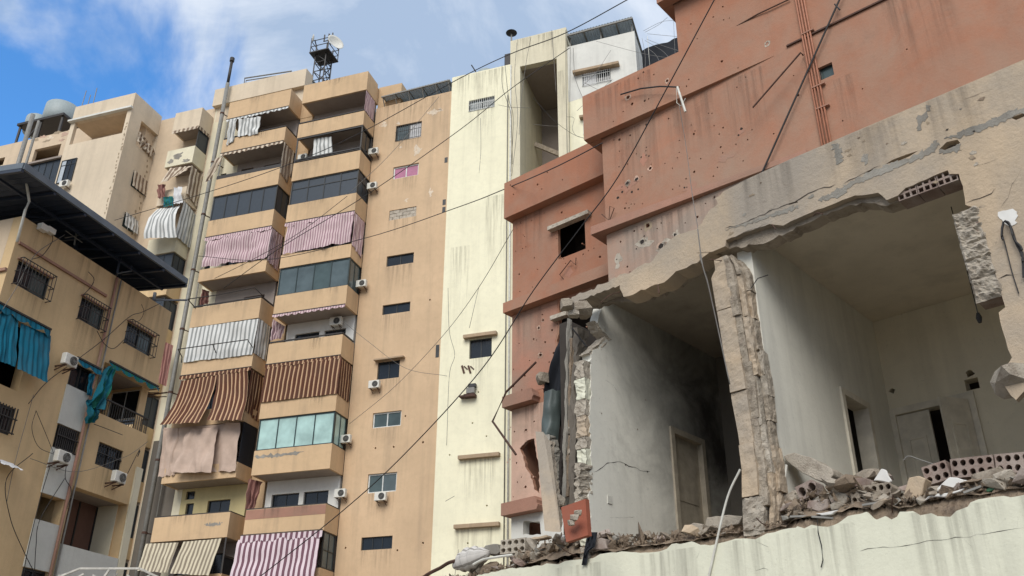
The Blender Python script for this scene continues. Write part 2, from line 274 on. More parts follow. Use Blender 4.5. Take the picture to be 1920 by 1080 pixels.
# ------------------------------------------------------------------ mesh helpers
class MB:
    def __init__(s): s.v = []; s.f = []; s.uv = None
    def add(s, vs, fs):
        o = len(s.v); s.v += [Vector(p) for p in vs]; s.f += [tuple(i + o for i in f) for f in fs]; return s
    def hexa(s, a, b):
        """Eight corners: quad a and quad b, matching order."""
        return s.add(list(a) + list(b), [(3, 2, 1, 0), (4, 5, 6, 7), (0, 1, 5, 4), (1, 2, 6, 5), (2, 3, 7, 6), (3, 0, 4, 7)])
    def box(s, F, u0, u1, z0, z1, d0, d1):
        return s.hexa([F.w(u0, z0, d0), F.w(u1, z0, d0), F.w(u1, z1, d0), F.w(u0, z1, d0)],
                      [F.w(u0, z0, d1), F.w(u1, z0, d1), F.w(u1, z1, d1), F.w(u0, z1, d1)])
    def quad(s, *p): return s.add(p, [(0, 1, 2, 3)])
    def tube(s, pts, r, n=6, caps=True):
        pts = [Vector(p) for p in pts]; o = len(s.v); k = len(pts)
        for i, p in enumerate(pts):
            t = (pts[min(i + 1, k - 1)] - pts[max(i - 1, 0)]).normalized()
            a = t.cross(Vector((0, 0, 1)))
            if a.length < .05: a = t.cross(Vector((1, 0, 0)))
            a.normalize(); b = t.cross(a)
            rr = r[i] if isinstance(r, (list, tuple)) else r
            for j in range(n): s.v.append(p + (a * math.cos(2 * math.pi * j / n) + b * math.sin(2 * math.pi * j / n)) * rr)
        for i in range(k - 1):
            for j in range(n):
                q = (j + 1) % n; s.f.append((o + i * n + j, o + i * n + q, o + (i + 1) * n + q, o + (i + 1) * n + j))
        if caps: s.f.append(tuple(o + j for j in range(n))[::-1]); s.f.append(tuple(o + (k - 1) * n + j for j in range(n)))
        return s
    def bar(s, a, b, w_, h=None):
        a, b = Vector(a), Vector(b); h = h or w_; t = (b - a).normalized(); x = t.cross(Vector((0, 0, 1)))
        if x.length < .05: x = Vector((1, 0, 0))
        x.normalize(); y = t.cross(x); x *= w_ / 2; y *= h / 2
        return s.hexa([a - x - y, a + x - y, a + x + y, a - x + y], [b - x - y, b + x - y, b + x + y, b - x + y])
    def plate(s, F, outer, holes=(), d0=-.2, d1=0.0):
        """A wall slab with real openings, from outline and holes in (u, z)."""
        loops = [list(outer)] + [list(h) for h in holes]
        flat = [p for l in loops for p in l]; n = len(flat); o = len(s.v); ed = []; k = 0
        for l in loops:
            m = len(l); ed += [(k + i, k + (i + 1) % m) for i in range(m)]; k += m
        vs, _, tri, *_ = delaunay_2d_cdt([Vector(p) for p in flat], ed, [], 0, 1e-6)
        E_ = np.array([(*flat[a], *flat[b]) for a, b in ed]); o2 = len(s.v) + 2 * n; nv = len(vs)
        keep = []
        for t in tri:
            c = (vs[t[0]] + vs[t[1]] + vs[t[2]]) / 3; x1, y1, x2, y2 = E_.T
            with np.errstate(divide='ignore', invalid='ignore'):
                hit = ((y1 > c.y) != (y2 > c.y)) & (c.x < (x2 - x1) * (c.y - y1) / (y2 - y1) + x1)
            if hit.sum() % 2: keep.append(t)
        s.v += [F.w(a, b, d1) for a, b in flat] + [F.w(a, b, d0) for a, b in flat] + [F.w(p.x, p.y, d1) for p in vs] + [F.w(p.x, p.y, d0) for p in vs]
        for t in keep:
            a, b, c = (vs[i] for i in t)
            if (b.x - a.x) * (c.y - a.y) - (b.y - a.y) * (c.x - a.x) < 0: t = (t[0], t[2], t[1])
            s.f.append(tuple(o2 + i for i in t)); s.f.append(tuple(o2 + nv + i for i in (t[0], t[2], t[1])))
        k = 0
        for l in loops:
            m = len(l)
            for i in range(m):
                a, b = k + i, k + (i + 1) % m; s.f.append((o + a, o + b, o + n + b, o + n + a))
            k += m
        return s
    def grid(s, rows, uvs=None):
        o = len(s.v); nr, ncol = len(rows), len(rows[0])
        for r in rows: s.v += [Vector(p) for p in r]
        for i in range(nr - 1):
            for j in range(ncol - 1): s.f.append((o + i * ncol + j, o + (i + 1) * ncol + j, o + (i + 1) * ncol + j + 1, o + i * ncol + j + 1))
        if uvs is not None: s.uv = (s.uv or []) + [q for r in uvs for q in r]
        return s
    def build(s, name, m, parent=None, smooth=False, bevel=0):
        me = bpy.data.meshes.new(name)
        off = Vector((0, 0, 0)); p = parent
        while p is not None: off += p.location; p = p.parent
        me.from_pydata([v - off for v in s.v], [], s.f); me.materials.append(M[m])
        if s.uv:
            l = me.uv_layers.new(name='UVMap')
            for lp in me.loops: l.data[lp.index].uv = s.uv[lp.vertex_index]
        else:
            bm = bmesh.new(); bm.from_mesh(me); bmesh.ops.remove_doubles(bm, verts=bm.verts, dist=1e-6); bmesh.ops.recalc_face_normals(bm, faces=bm.faces); bm.to_mesh(me); bm.free()
        if smooth:
            for q in me.polygons: q.use_smooth = True
        o = bpy.data.objects.new(name, me); COL.objects.link(o)
        if parent is not None: o.parent = parent
        if bevel:
            b = o.modifiers.new('bevel', 'BEVEL'); b.width = bevel; b.segments = 1; b.limit_method = 'ANGLE'
        return o
def thing(name, label, cat, loc=(0, 0, 0), group=None, rotz=0):
    o = bpy.data.objects.new(name, None); COL.objects.link(o); o.location = Vector(loc); o.rotation_euler = (0, 0, rotz)
    o.empty_display_size = .1; o['label'] = label; o['category'] = cat
    if group: o['group'] = group
    return o
def tag(o, label, cat, group=None):
    o['label'] = label; o['category'] = cat
    if group: o['group'] = group
    return o
def struct(o, kind='structure'): o['kind'] = kind; return o
def rest(o):
    """Move a one-mesh thing's origin to the base of its mesh."""
    me = o.data; c = sum((v.co for v in me.vertices), Vector()) / len(me.vertices); c.z = min(v.co.z for v in me.vertices)
    for v in me.vertices: v.co -= c
    o.location += c; return o
def spline(pts, n=8):
    pts = [Vector(p) for p in pts]; out = []
    if len(pts) == 2: return pts
    P = [pts[0] * 2 - pts[1]] + pts + [pts[-1] * 2 - pts[-2]]
    for i in range(1, len(P) - 2):
        for j in range(n):
            t = j / n; a, b, c, d = P[i - 1], P[i], P[i + 1], P[i + 2]
            out.append(.5 * ((2 * b) + (c - a) * t + (2 * a - 5 * b + 4 * c - d) * t * t + (3 * b - a - 3 * c + d) * t ** 3))
    out.append(pts[-1]); return out
def cloth(tl, tr, br, bl, nrm, folds=8, amp=.05, hem=.05, nu=48, nv=10, sag=0.0, seed=0, mb=None, hang=None):
    """A hanging cloth grid between four corners; folds deepen toward the free hem."""
    mb = mb or MB(); tl, tr, br, bl = map(Vector, (tl, tr, br, bl)); W = ((tr - tl).length + (br - bl).length) / 2; H = (bl - tl).length
    rows, uvs = [], []
    for i in range(nv + 1):
        t = i / nv; r, q = [], []
        for j in range(nu + 1):
            s_ = j / nu; p = (tl.lerp(tr, s_)).lerp(bl.lerp(br, s_), t)
            ph = 2 * math.pi * folds * .8 * s_ + 6.0 * noise.noise(Vector((s_ * 2.6, t * .9, seed * 1.7))) + 1.2 * noise.noise(Vector((s_ * 9, t * 2, seed)))
            k = amp * .75 * (.25 + .75 * t ** .7) * (.55 + .9 * abs(noise.noise(Vector((s_ * 2.3, seed, 5.))))) * (math.sin(ph) + .5 * math.sin(ph * .37 + seed)) + amp * 2.2 * noise.noise(Vector((s_ * 4, t * 3, seed + 9.))) + amp * .8 * noise.noise(Vector((s_ * 11, t * 6, seed + 4.)))
            p = p + nrm * (k + sag * math.sin(math.pi * t) * .5)
            if i == nv or i == nv - 1:
                kk = 1 if i == nv else .4
                p.z += kk * hem * (noise.noise(Vector((s_ * 6, seed, 3.))) + .4 * noise.noise(Vector((s_ * 17, seed, 7.))))
            if hang: p.z += hang(s_, t)
            r.append(p); q.append((s_ * W, t * H))
        rows.append(r); uvs.append(q)
    return mb.grid(rows, uvs)
def jag(pts, amp=.03, step=.12, seed=0):
    """Roughen a broken outline."""
    out = []; R = random.Random(seed)
    for i in range(len(pts) - 1):
        a, b = Vector(pts[i]), Vector(pts[i + 1]); L = (b - a).length; n = max(1, int(L / step))
        for j in range(n):
            p = a.lerp(b, j / n)
            if j: p += Vector((R.uniform(-amp, amp), R.uniform(-amp, amp)))
            out.append((p.x, p.y))
    out.append(tuple(pts[-1])); return out
def ring(u, z, r, n=8, R=random, sq=1.0):
    a0 = R.uniform(0, 6.28); return [(u + r * R.uniform(.65, 1.2) * math.cos(a0 + 6.283 * i / n), z + sq * r * R.uniform(.65, 1.25) * math.sin(a0 + 6.283 * i / n)) for i in range(n)]
def R4(u0, u1, z0, z1): return [(u0, z0), (u1, z0), (u1, z1), (u0, z1)]
def chunk(size, R, flat=1.0, n=16):
    bm = bmesh.new()
    for i in range(n):
        p = Vector((R.gauss(0, 1), R.gauss(0, 1), R.gauss(0, 1))).normalized() * R.uniform(.75, 1.05)
        p = Vector((max(-.62, min(.62, p.x)), max(-.6, min(.6, p.y)), max(-.5, min(.5, p.z)) * flat)); bm.verts.new(p * size)
    r = bmesh.ops.convex_hull(bm, input=bm.verts); bmesh.ops.delete(bm, geom=list({g for g in r['geom_unused'] + r['geom_interior'] if isinstance(g, bmesh.types.BMVert)}), context='VERTS')
    bm.verts.index_update(); v = [p.co.copy() for p in bm.verts]; f = [tuple(q.index for q in fc.verts) for fc in bm.faces]; bm.free(); return v, f

def drip(F, u0, u1, z, L, d, parent, k=1.0):
    m = MB(); n = 8; rows = [[F.w(u0 + (u1 - u0) * j / n, z - L * i, d) for j in range(n + 1)] for i in (0, 1)]; uv = [[(j / n, i) for j in range(n + 1)] for i in (0, 1)]
    m.grid(rows, uv).build('dirt_streak', 'drip', parent)
def window(F, r, parent, d=-.12, frame='frame_dark', pane='glass_dark', n=2, fw_=.05, top=None, bars=0, barm='frame_white', bar_d=.03, bottom=0.0, panes=None):
    """window (frame mesh) > pane, pane ..., grille"""
    u0, u1, z0, z1 = r; b = MB()
    for (a, c, e, g_) in ((u0, u1, z1 - fw_, z1), (u0, u1, z0, z0 + fw_), (u0, u0 + fw_, z0 + fw_, z1 - fw_), (u1 - fw_, u1, z0 + fw_, z1 - fw_)): b.box(F, a, c, e, g_, d - .03, d + .03)
    W = (u1 - u0 - 2 * fw_) / n
    for i in range(1, n): b.box(F, u0 + fw_ + W * i - fw_ * .4, u0 + fw_ + W * i + fw_ * .4, z0 + fw_, z1 - fw_, d - .025, d + .025)
    if bottom: b.box(F, u0 + fw_, u1 - fw_, z0 + bottom, z0 + bottom + fw_ * .8, d - .02, d + .022)
    if top: b.box(F, u0 + fw_, u1 - fw_, z1 - top, z1 - top + fw_ * .8, d - .02, d + .022)
    wo_ = b.build('window', frame, parent)
    for i in range(n):
        pm = panes[i % len(panes)] if panes else pane
        MB().box(F, u0 + fw_ + W * i, u0 + fw_ + W * (i + 1), z0 + fw_, z1 - fw_, d - .012, d - .002 - .004 * (i % 2)).build('pane', pm, wo_)
    if bars:
        g_ = MB()
        for k in range(bars + 1):
            u = u0 + .03 + (u1 - u0 - .06) * k / bars; g_.box(F, u - .01, u + .01, z0, z0 + (z1 - z0) * .97, bar_d - .01, bar_d + .01)
        for z in (z0 + .02, z0 + (z1 - z0) * .55): g_.box(F, u0, u1, z - .012, z + .012, bar_d + .01, bar_d + .03)
        g_.build('grille', barm, wo_)
    return wo_

# ------------------------------------------------------------------ ground
def sheet(name, pts, z, m): return struct(MB().add([(x, y, z) for x, y in pts], [tuple(range(len(pts)))]).build(name, m))
sheet('ground', [(-900, -900), (900, -900), (900, 900), (-900, 900)], 0, 'dust_ground')
sheet('road', [(-120, -7), (120, -7), (120, 5.2), (-120, 5.2)], .004, 'asphalt')
b = MB()
for i in range(40): b.add([(-118 + i * 6, -1.06, .008), (-115 + i * 6, -1.06, .008), (-115 + i * 6, -.94, .008), (-118 + i * 6, -.94, .008)], [(0, 1, 2, 3)])
struct(b.build('road_marking', 'frame_white'))
b = MB(); b.hexa([(-120, 5.2, .0), (120, 5.2, .0), (120, 6.2, .0), (-120, 6.2, .0)], [(-120, 5.2, .13), (120, 5.2, .13), (120, 6.2, .13), (-120, 6.2, .13)]); struct(b.build('pavement', 'pave'))

# ================================================================== TAN APARTMENT BLOCK
tan = thing('apartment_building', 'tall tan apartment block with two columns of stacked balconies', 'building', T.w(-9, 0, 0))
ZB = [11.32 - 6.1, 11.32 - 3.05, 11.32, 14.42, 17.5, 20.6, 23.65, 26.68, 29.72, 32.74, 35.98, 38.7]     # undersides of the balcony slabs, floor by floor
PT = 1.24
# gable wall with its column of small windows
WT = {'a': rect(T, 'B5', [(250, 285), (370, 262), (368, 330), (250, 360)]), 'b': rect(T, 'B5', [(238, 475), (355, 455), (355, 510), (238, 530)]),
      'c': rect(T, 'B5', [(220, 675), (345, 655), (345, 700), (220, 720)]), 'd': rect(T, 'B5', [(208, 885), (333, 867), (333, 912), (208, 935)]),
      'e': rect(T, 'P', [(717, 573), (769, 565), (769, 583), (717, 591)]), 'f': rect(T, 'P', [(710, 680), (750, 673), (748, 708), (705, 712)]),
      'g': rect(T, 'P', [(699, 775), (752, 769), (752, 798), (698, 803)]), 'h': rect(T, 'P', [(690, 890), (744, 884), (743, 921), (688, 925)]),
      'i': rect(T, 'P', [(678, 1009), (736, 1003), (735, 1028), (676, 1033)])}
UL, UR = -5.55, -.36
rr = random.Random(3)
pocks = [ring(*T.uz(x, y), .06, 7, rr) for x, y in ((806, 562), (822, 655), (738, 838), (793, 829), (648, 1027), (745, 1032), (793, 1018), (760, 780), (704, 780 + 60))]
MB().plate(T, [(UL, 0), (UR, 0), (UR, 38.32), (UL, 38.2)], [R4(*r) for r in WT.values()] + pocks, -.25, 0).build('wall', 'tan_main', tan)
window(T, WT['a'], tan, n=2, frame='frame_dark', panes=['glass_grey', 'white_cloth'], bars=12, barm='iron')
window(T, WT['b'], tan, n=2, frame='frame_white', pane='pink_blind', fw_=.08)
window(T, WT['d'], tan, n=2); window(T, WT['e'], tan, n=2); window(T, WT['i'], tan, n=3)
window(T, WT['f'], tan, n=2, pane='glass_dark'); window(T, WT['g'], tan, n=2, frame='frame_white', pane='glass_blind', fw_=.07)
window(T, WT['h'], tan, n=2, frame='frame_white', panes=['glass_blind', 'glass_grey'], fw_=.07)
u0, u1, z0, z1 = WT['c']; k = 0                       # the bricked-up window: every block a piece
for r in range(3):
    h = (z1 - z0) / 3; off = 0 if r % 2 else .22; u = u0
    cuts = [u0] + [u0 + off + .44 * i for i in range(1 if off == 0 else 0, 6) if u0 + .1 < u0 + off + .44 * i < u1 - .1] + [u1]
    for a, c in zip(cuts, cuts[1:]):
        MB().box(T, a + .012, c - .012, z0 + h * r + .012, z0 + h * (r + 1) - .01, -.2, -.03 - rr.uniform(0, .03)).build('block', 'concrete2', tan)
MB().box(T, u0, u1, z0, z1, -.24, -.09).build('mortar', 'concrete', tan)
f = WT['f']; MB().box(T, f[0] - .15, f[1] + .3, f[3] + .02, f[3] + .1, .002, .28).build('lintel', 'lintel', tan)
# pale flakes where the paint has come off
def blob(F, u, z, ru, rz, R, n=22):
    s_ = R.uniform(0, 99); return [(u + ru * (.62 + .75 * noise.noise(Vector((math.cos(6.283 * i / n) * 1.7, math.sin(6.283 * i / n) * 1.7, s_)))) * math.cos(6.283 * i / n), z + rz * (.62 + .75 * noise.noise(Vector((math.cos(6.283 * i / n) * 1.7 + 5, math.sin(6.283 * i / n) * 1.7, s_)))) * math.sin(6.283 * i / n)) for i in range(n)]
for x, y, ru, rz in ((815, 210, .75, .32), (720, 233, .5, .3), (747, 231, .3, .2), (782, 282, .42, .62), (750, 276, .22, .2), (762, 375, .3, .25), (808, 360, .2, .5), (825, 205, .4, .2)):
    MB().plate(T, blob(T, *T.uz(x, y), ru * .8, rz * .8, rr, 40), (), .002, .006).build('paint_flake', 'paint_loss', tan)
for y0, y1 in ((294, 305), (373, 383), (388, 396), (645, 655), (655, 668)):
    z = T.uz(838, (y0 + y1) / 2)[1]; MB().box(T, UR - .28, UR - .08, z - .2, z + .18, -.2, .006).build('vent', 'frame_dark', tan)
# core of the block, roof and back
MB().box(T, -18, UR - .01, 0, 38.0, -13, -.3).build('core', 'dark_hull', tan)
MB().box(T, -18, UR - .01, 38.0, 38.15, -13, -.26).build('roof', 'pave', tan)
MB().box(T, UL - .06, -4.0, 38.16, 40.1, -5, -.26).build('roof_parapet', 'tan_par', tan)
MB().box(T, -16.9, UL - .08, 38.72, 40.0, -.3, .001).build('roof_wall', 'tan_par', tan)
# left strip of wall between pipe and the balconies
MB().box(T, -17.95, -15.9, 0, 17.4, .012, .03).build('dark_cladding', 'grime', tan)  # dark panel painting in the shade between the two blocks
def storey_window(z): return R4(-16.62, -16.2, z + 1.55, z + 2.75)
MB().plate(T, [(-18, 0), (-15.4, 0), (-15.4, 41.2), (-18, 41.2)], [storey_window(z) for z in ZB[2:-1]], -.25, .01).build('side_wall', 'cream_old', tan)
for z in ZB[2:-1]: window(T, (-16.62, -16.2, z + 1.55, z + 2.75), tan, d=-.1, n=1, frame='frame_dark', fw_=.03)
# pale stair head / roof box at the top left
MB().box(T, -18.1, -10.9, 41.2, 42.62, -.5, .35).build('roof_box', 'beige_pale', tan)
MB().box(T, -17.9, -11.0, 40.0, 41.2, -3, .012).build('roof_box_wall', 'beige_pale', tan)
def balcony(u0, u1, z, ztop, mat='tan_par', wallm='soffit', front=True, depth=1.4, slab=True, band=None, holes=()):
    """balcony (slab) > parapet_front, parapet_side"""
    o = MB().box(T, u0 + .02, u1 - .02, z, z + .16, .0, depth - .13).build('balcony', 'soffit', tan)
    if front: MB().box(T, u0, u1, z - .02, ztop, depth - .12, depth).build('parapet_front', mat, o)
    MB().box(T, u1 - .12, u1, z - .02, ztop, .002, depth - .122).build('parapet_side', mat, o)
    MB().box(T, u0, u0 + .12, z - .02, ztop, .002, depth - .122).build('parapet_side', mat, o)
    return o
BU, AU = (-10.18, -5.58), (-15.78, -11.12)
bals = {}
tops_B = {0: 1.24, 1: 1.24, 2: 1.28, 3: 1.3, 4: .95, 5: 1.25, 6: 1.22, 7: .85, 8: 1.27, 9: 1.3, 10: 1.04, 11: 1.45}
tops_A = {0: 1.24, 1: 1.24, 2: 1.26, 3: .8, 4: .9, 5: .85, 6: 1.25, 7: .8, 8: 1.2, 9: 1.25, 10: 1.1, 11: 1.42}
for i, z in enumerate(ZB):
    for c, (a, bb), tp in (('B', BU, tops_B), ('A', AU, tops_A)):
        bals[c, i] = balcony(a, bb, z, z + tp[i])
        nx = ZB[i + 1] if i < 11 else None
        if nx:
            wm = {('B', 2): 'white_in', ('B', 5): 'white_in', ('A', 2): 'yellow_in'}.get((c, i), 'soffit')  # default back walls coloured darker for the shade inside the balconies
            hs = []
            if (c, i) == ('B', 2):
                hs = [rect(T, 'B4', [(760, 595), (920, 585), (920, 672), (755, 672)]), rect(T, 'B4', [(952, 578), (1097, 570), (1095, 655), (945, 660)])]
            elif (c, i) == ('B', 5):
                hs = [rect(T, 'B3', [(1010, 445), (1200, 420), (1195, 480), (1005, 500)]), rect(T, 'B3', [(1240, 415), (1405, 395), (1405, 440), (1235, 470)])]
            elif (c, i) == ('A', 2):
                hs = [rect(T, 'B4', [(380, 632), (515, 622), (505, 700), (372, 705)]), rect(T, 'B4', [(250, 575), (305, 570), (300, 622), (250, 625)]), rect(T, 'B4', [(250, 650), (295, 645), (290, 715), (243, 720)])]
            elif (c, i) == ('A', 6):
                hs = [rect(T, 'B3', [(610, 158), (772, 130), (772, 160), (612, 185)])]
            else:
                hs = [(a + .7, a + 1.6, z + 1.2, nx - .45), (a + 2.4, a + 3.6, z + .2, nx - .5)]
            hs = [(max(h[0], a + .16), min(h[1], bb - .16), max(h[2], z + .18), min(h[3], nx - .14)) for h in hs]
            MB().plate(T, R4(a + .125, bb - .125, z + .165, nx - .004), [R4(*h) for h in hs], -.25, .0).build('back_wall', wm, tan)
            for h in hs: window(T, h, tan, d=-.15, n=2 if h[1] - h[0] > .8 else 1, frame='frame_dark')
    # plain wall between the two columns
    if i < 11: MB().box(T, -11.1, -10.2, z, ZB[i + 1] - .01, -.2, -.01).build('pier', 'tan_par', tan)
# thin dark rails along parapet tops
def rail(c, i, h=.12, r=.035, ext=0.0):
    a, bb = BU if c == 'B' else AU; z = ZB[i] + (tops_B if c == 'B' else tops_A)[i]
    m = MB(); P_ = [T.w(a, z + h, 1.34), T.w(bb - .06, z + h, 1.34), T.w(bb - .06, z + h, .05)]
    m.bar(P_[0], P_[1], r * 2); m.bar(P_[1], P_[2], r * 2)
    for k in range(6): m.bar(T.w(a + .1 + (bb - a - .2) * k / 5, z, 1.34), T.w(a + .1 + (bb - a - .2) * k / 5, z + h, 1.34), .03)
    m.build('rail', 'iron', bals[c, i])
for c, i in (('B', 10), ('B', 9), ('A', 10), ('A', 9), ('B', 5), ('A', 6), ('B', 2), ('A', 2)): rail(c, i, .12 if (c, i) not in (('B', 2), ('A', 2)) else .03)
# red painted band on the lowest visible parapet, and stained render bands
z = ZB[2]; MB().box(T, BU[0] + .004, BU[1] + .003, z + .78, z + tops_B[2] - .02, 1.402, 1.408).build('painted_band', 'ledge', bals['B', 2])
rs = random.Random(11)
for c, i, a, bb, zz, hh in (('B', 3, -10.3, -7.2, 1.02, .38), ('A', 2, -12.6, -11.5, .75, .4)):
    pts = []
    n = 30
    for k in range(n + 1): pts.append((a + (bb - a) * k / n, ZB[i] + zz - hh * (.3 + .6 * abs(noise.noise(Vector((k * .37, i, 1.))))) * (1 if 2 < k < n - 2 else .2)))
    for k in range(n, -1, -1): pts.append((a + (bb - a) * k / n, ZB[i] + zz + .18 * (noise.noise(Vector((k * .5, i, 8.))))))
    a0 = BU[0] if c == 'B' else AU[0]
    pts = [(max(p[0], a0 + .03), p[1]) for p in pts]
    MB().plate(T, pts, (), 1.4015, 1.405).build('bare_render_patch', 'cement', bals[c, i])
# glazed balconies
def glazed(c, i, n, pane, frame, ns=2, mid=None, z0=None, z1=None, panes=None, d=1.3):
    a, bb = BU if c == 'B' else AU
    z0 = ZB[i] + (tops_B if c == 'B' else tops_A)[i] + .002 if z0 is None else z0; z1 = ZB[i + 1] - .022 if z1 is None else z1
    o = window(T, (a + .03, bb - .03, z0, z1), tan, d=d, n=n, frame=frame, pane=pane, fw_=.07, top=mid, panes=panes); o.name = 'balcony_window'
    Ss = T.side(bb - .06); window(Ss, (-(d - .04), -.05, z0, z1), tan, d=0, n=ns, frame=frame, pane=pane, fw_=.07, top=mid).name = 'balcony_window'
glazed('B', 8, 4, 'blue_panel', 'frame_dark', mid=.62); glazed('A', 8, 5, 'blue_panel', 'frame_dark', ns=2)
glazed('B', 6, 4, 'glass_grey', 'frame_teal', panes=['glass_grey', 'glass_grey', 'glass_blind', 'glass_grey'])
glazed('B', 3, 4, 'glass_mint', 'frame_teal', panes=['glass_mint'])
Ss = T.side(BU[1] - .06); window(Ss, (-1.26, -.1, ZB[1] + 1.26, ZB[2] - .04), tan, d=0, n=2, frame='frame_dark', pane='glass_grey', top=.9).name = 'balcony_window'
# dark frame of the open enclosure, ninth floor
m = MB()
for z in (ZB[9] + tops_B[9] + .22, ZB[10] - .12): m.bar(T.w(BU[0], z, 1.36), T.w(BU[1], z, 1.36), .1); m.bar(T.w(BU[1] - .05, z, 1.36), T.w(BU[1] - .05, z, .1), .1)
for u in (BU[0] + .05, BU[1] - .05): m.bar(T.w(u, ZB[9] + tops_B[9], 1.36), T.w(u, ZB[10] - .02, 1.36), .08)
m.build('enclosure_frame', 'iron', bals['B', 9])
Ss = T.side(BU[1] - .1); window(Ss, (-1.25, -.1, ZB[9] + tops_B[9] + .05, ZB[10] - .05), tan, d=0, n=2, frame='frame_dark', pane='glass_dark').name = 'balcony_window'
m = MB(); z = ZB[9] + tops_A[9]
m.box(T, AU[0], AU[1], z, z + .28, 1.3, 1.38); m.build('dark_rail_panel', 'iron', bals['A', 9])
# small corrugated roof over the gable
m = MB(); zr = 39.35
zf0, zf1 = T.g('B5', 185, 150, .3)[1], T.g('B5', 502, 70, .3)[1]; ul0 = T.g('B5', 185, 150, .3)[0]
q = [T.w(ul0, zf0, .3), T.w(-.42, zf1, .3), T.w(-.42, zf1 + .1, -2.6), T.w(ul0, zf0 + .1, -2.6)]
rows = []
for i in range(2):
    r = []
    for j in range(101):
        s_ = j / 100; p = q[0].lerp(q[1], s_) if i == 0 else q[3].lerp(q[2], s_); r.append(p + Vector((0, 0, .03 * math.sin(j * 1.57))))
    rows.append(r)
m.grid(rows).grid([[p + Vector((0, 0, .02)) for p in r] for r in rows])
ca = m.build('roof_canopy', 'roof_pale', tan)
m = MB(); m.bar(q[0] - Vector((0, 0, .06)), q[1] - Vector((0, 0, .06)), .08)
for s_ in (.02, .2, .4, .6, .8, .98):
    m.bar(q[0].lerp(q[1], s_) - Vector((0, 0, .07)), q[3].lerp(q[2], s_) - Vector((0, 0, .07)), .045); p = q[0].lerp(q[1], s_); m.bar(p - Vector((0, 0, .08)), T.w(ul0 + (-.42 - ul0) * s_, 38.2, -.1), .05)
m.build('canopy_frame', 'galv', ca)

for w_ in WT.values(): drip(T, w_[0] - .12, w_[1] + .12, w_[2] - .02, rr.uniform(.9, 1.9), .0075, tan)
for (c_, i_), o_ in list(bals.items()):
    if i_ > 1:
        a, bb = BU if c_ == 'B' else AU; zt_ = ZB[i_] + (tops_B if c_ == 'B' else tops_A)[i_]
        for q in range(2): u = rr.uniform(a, bb - 1.2); drip(T, u, u + rr.uniform(.5, 1.2), zt_ - .002, rr.uniform(.4, .8), 1.4085 + .0004 * q, o_)
drip(T, UL, UR, 38.2, 3.0, .0082, tan)
# ------------------------------------------------------------------ awnings and curtains hung on the tan block
def awning(label, F, fr, m, cat='awning', side=None, val=None, folds=10, amp=.05, hem=.06, name='awning', sag=0.0, seed=0, group=None, nu=60, extra=(), sideargs=None):
    """fr: (tl, tr, br, bl) as (u, z, d). Front cloth, optional side cloth and valance strip."""
    P_ = [F.w(*c) for c in fr]; base = (P_[2] + P_[3]) / 2
    t = thing(name, label, cat, base, group)
    cloth(*P_, F.n, folds, amp, hem, nu=nu, sag=sag, seed=seed).build('cloth', m, t, smooth=True)
    for k, e in enumerate(extra): cloth(*[F.w(*c) for c in e], F.n, max(3, folds // 2), amp, hem, nu=30, sag=sag, seed=seed + k + 5).build('cloth', m, t, smooth=True)
    if side: cloth(*[F.w(*c) for c in side], F.u, 5, amp * .7, hem, nu=28, seed=seed + 31).build('side_cloth', m, t, smooth=True)
    if val:
        (ua, ub, za, dd, h) = val; n = int((ub - ua) / .06); rows, uv = [[], []], [[], []]
        for j in range(n + 1):
            u = ua + (ub - ua) * j / n; sc_ = abs(math.sin(j * .06 / .42 * math.pi)) * .09
            rows[0].append(F.w(u, za, dd)); rows[1].append(F.w(u, za - h - sc_ + .02 * noise.noise(Vector((u * 2, seed, 0))), dd + .03 + .02 * math.sin(j * .7)))
            uv[0].append((u - ua, 0)); uv[1].append((u - ua, h))
        if side:
            pass
        MB().grid(rows, uv).build('valance', m, t)
        m2 = MB(); m2.bar(F.w(ua, za + .03, dd), F.w(ub, za + .03, dd), .04); m2.build('awning_rail', 'iron', t)
    return t
def gz(c, F=T, d=1.48): return (*F.g(*c, d), d)
bB, bA = BU[1] + .03, AU[1] + .03
awning('pink striped curtain round the right balcony, between dark blue panels and grey glass', T, (gz(('B2', 895, 455)), gz(('B2', 1455, 365)), gz(('B2', 1425, 600)), gz(('B2', 855, 705))), 'pink',
       side=((bB, ZB[8] - .1, 1.4), (bB, ZB[8] - .1, .15), (bB, ZB[7] + .5, .15), (bB, ZB[7] + .8, 1.4)), val=(BU[0], BU[1] + .02, ZB[8] - .03, 1.44, .2), folds=13, amp=.05, hem=.14, seed=1)
awning('pink striped curtain round the left balcony under dark blue panels', T, (gz(('B2', 225, 590)), gz(('B2', 765, 495)), gz(('B2', 720, 735)), gz(('B2', 170, 815))), 'pink',
       side=((bA, ZB[8] - .1, 1.4), (bA, ZB[8] - .1, .15), (bA, ZB[7] + .5, .15), (bA, ZB[7] + .7, 1.4)), val=(AU[0], AU[1] + .02, ZB[8] - .03, 1.44, .2), folds=12, amp=.06, hem=.18, seed=2)
awning('white and grey striped sheet hanging over the left balcony with an iron rack', T, (gz(('B3', 190, 395)), gz(('B3', 725, 322)), gz(('B3', 675, 600)), gz(('B3', 140, 662))), 'whitest',
       side=((bA, ZB[6] - .05, 1.4), (bA, ZB[6] - .05, .15), (bA, ZB[5] + .85, .15), (bA, ZB[5] + .85, 1.4)), folds=16, amp=.035, hem=.06, seed=3)
awning('brown striped awning stretched tight along the right balcony above the mint glass', T, (gz(('B3', 785, 700)), gz(('B3', 1375, 620)), gz(('B3', 1335, 905)), gz(('B3', 735, 975))), 'brownst',
       side=((bB, ZB[5] - .15, 1.4), (bB, ZB[5] - .15, .12), (bB, ZB[4] + .85, .12), (bB, ZB[4] + .9, 1.4)), val=(BU[0], BU[1] + .03, ZB[5] - .02, 1.46, .16), folds=8, amp=.02, hem=.02, seed=4)
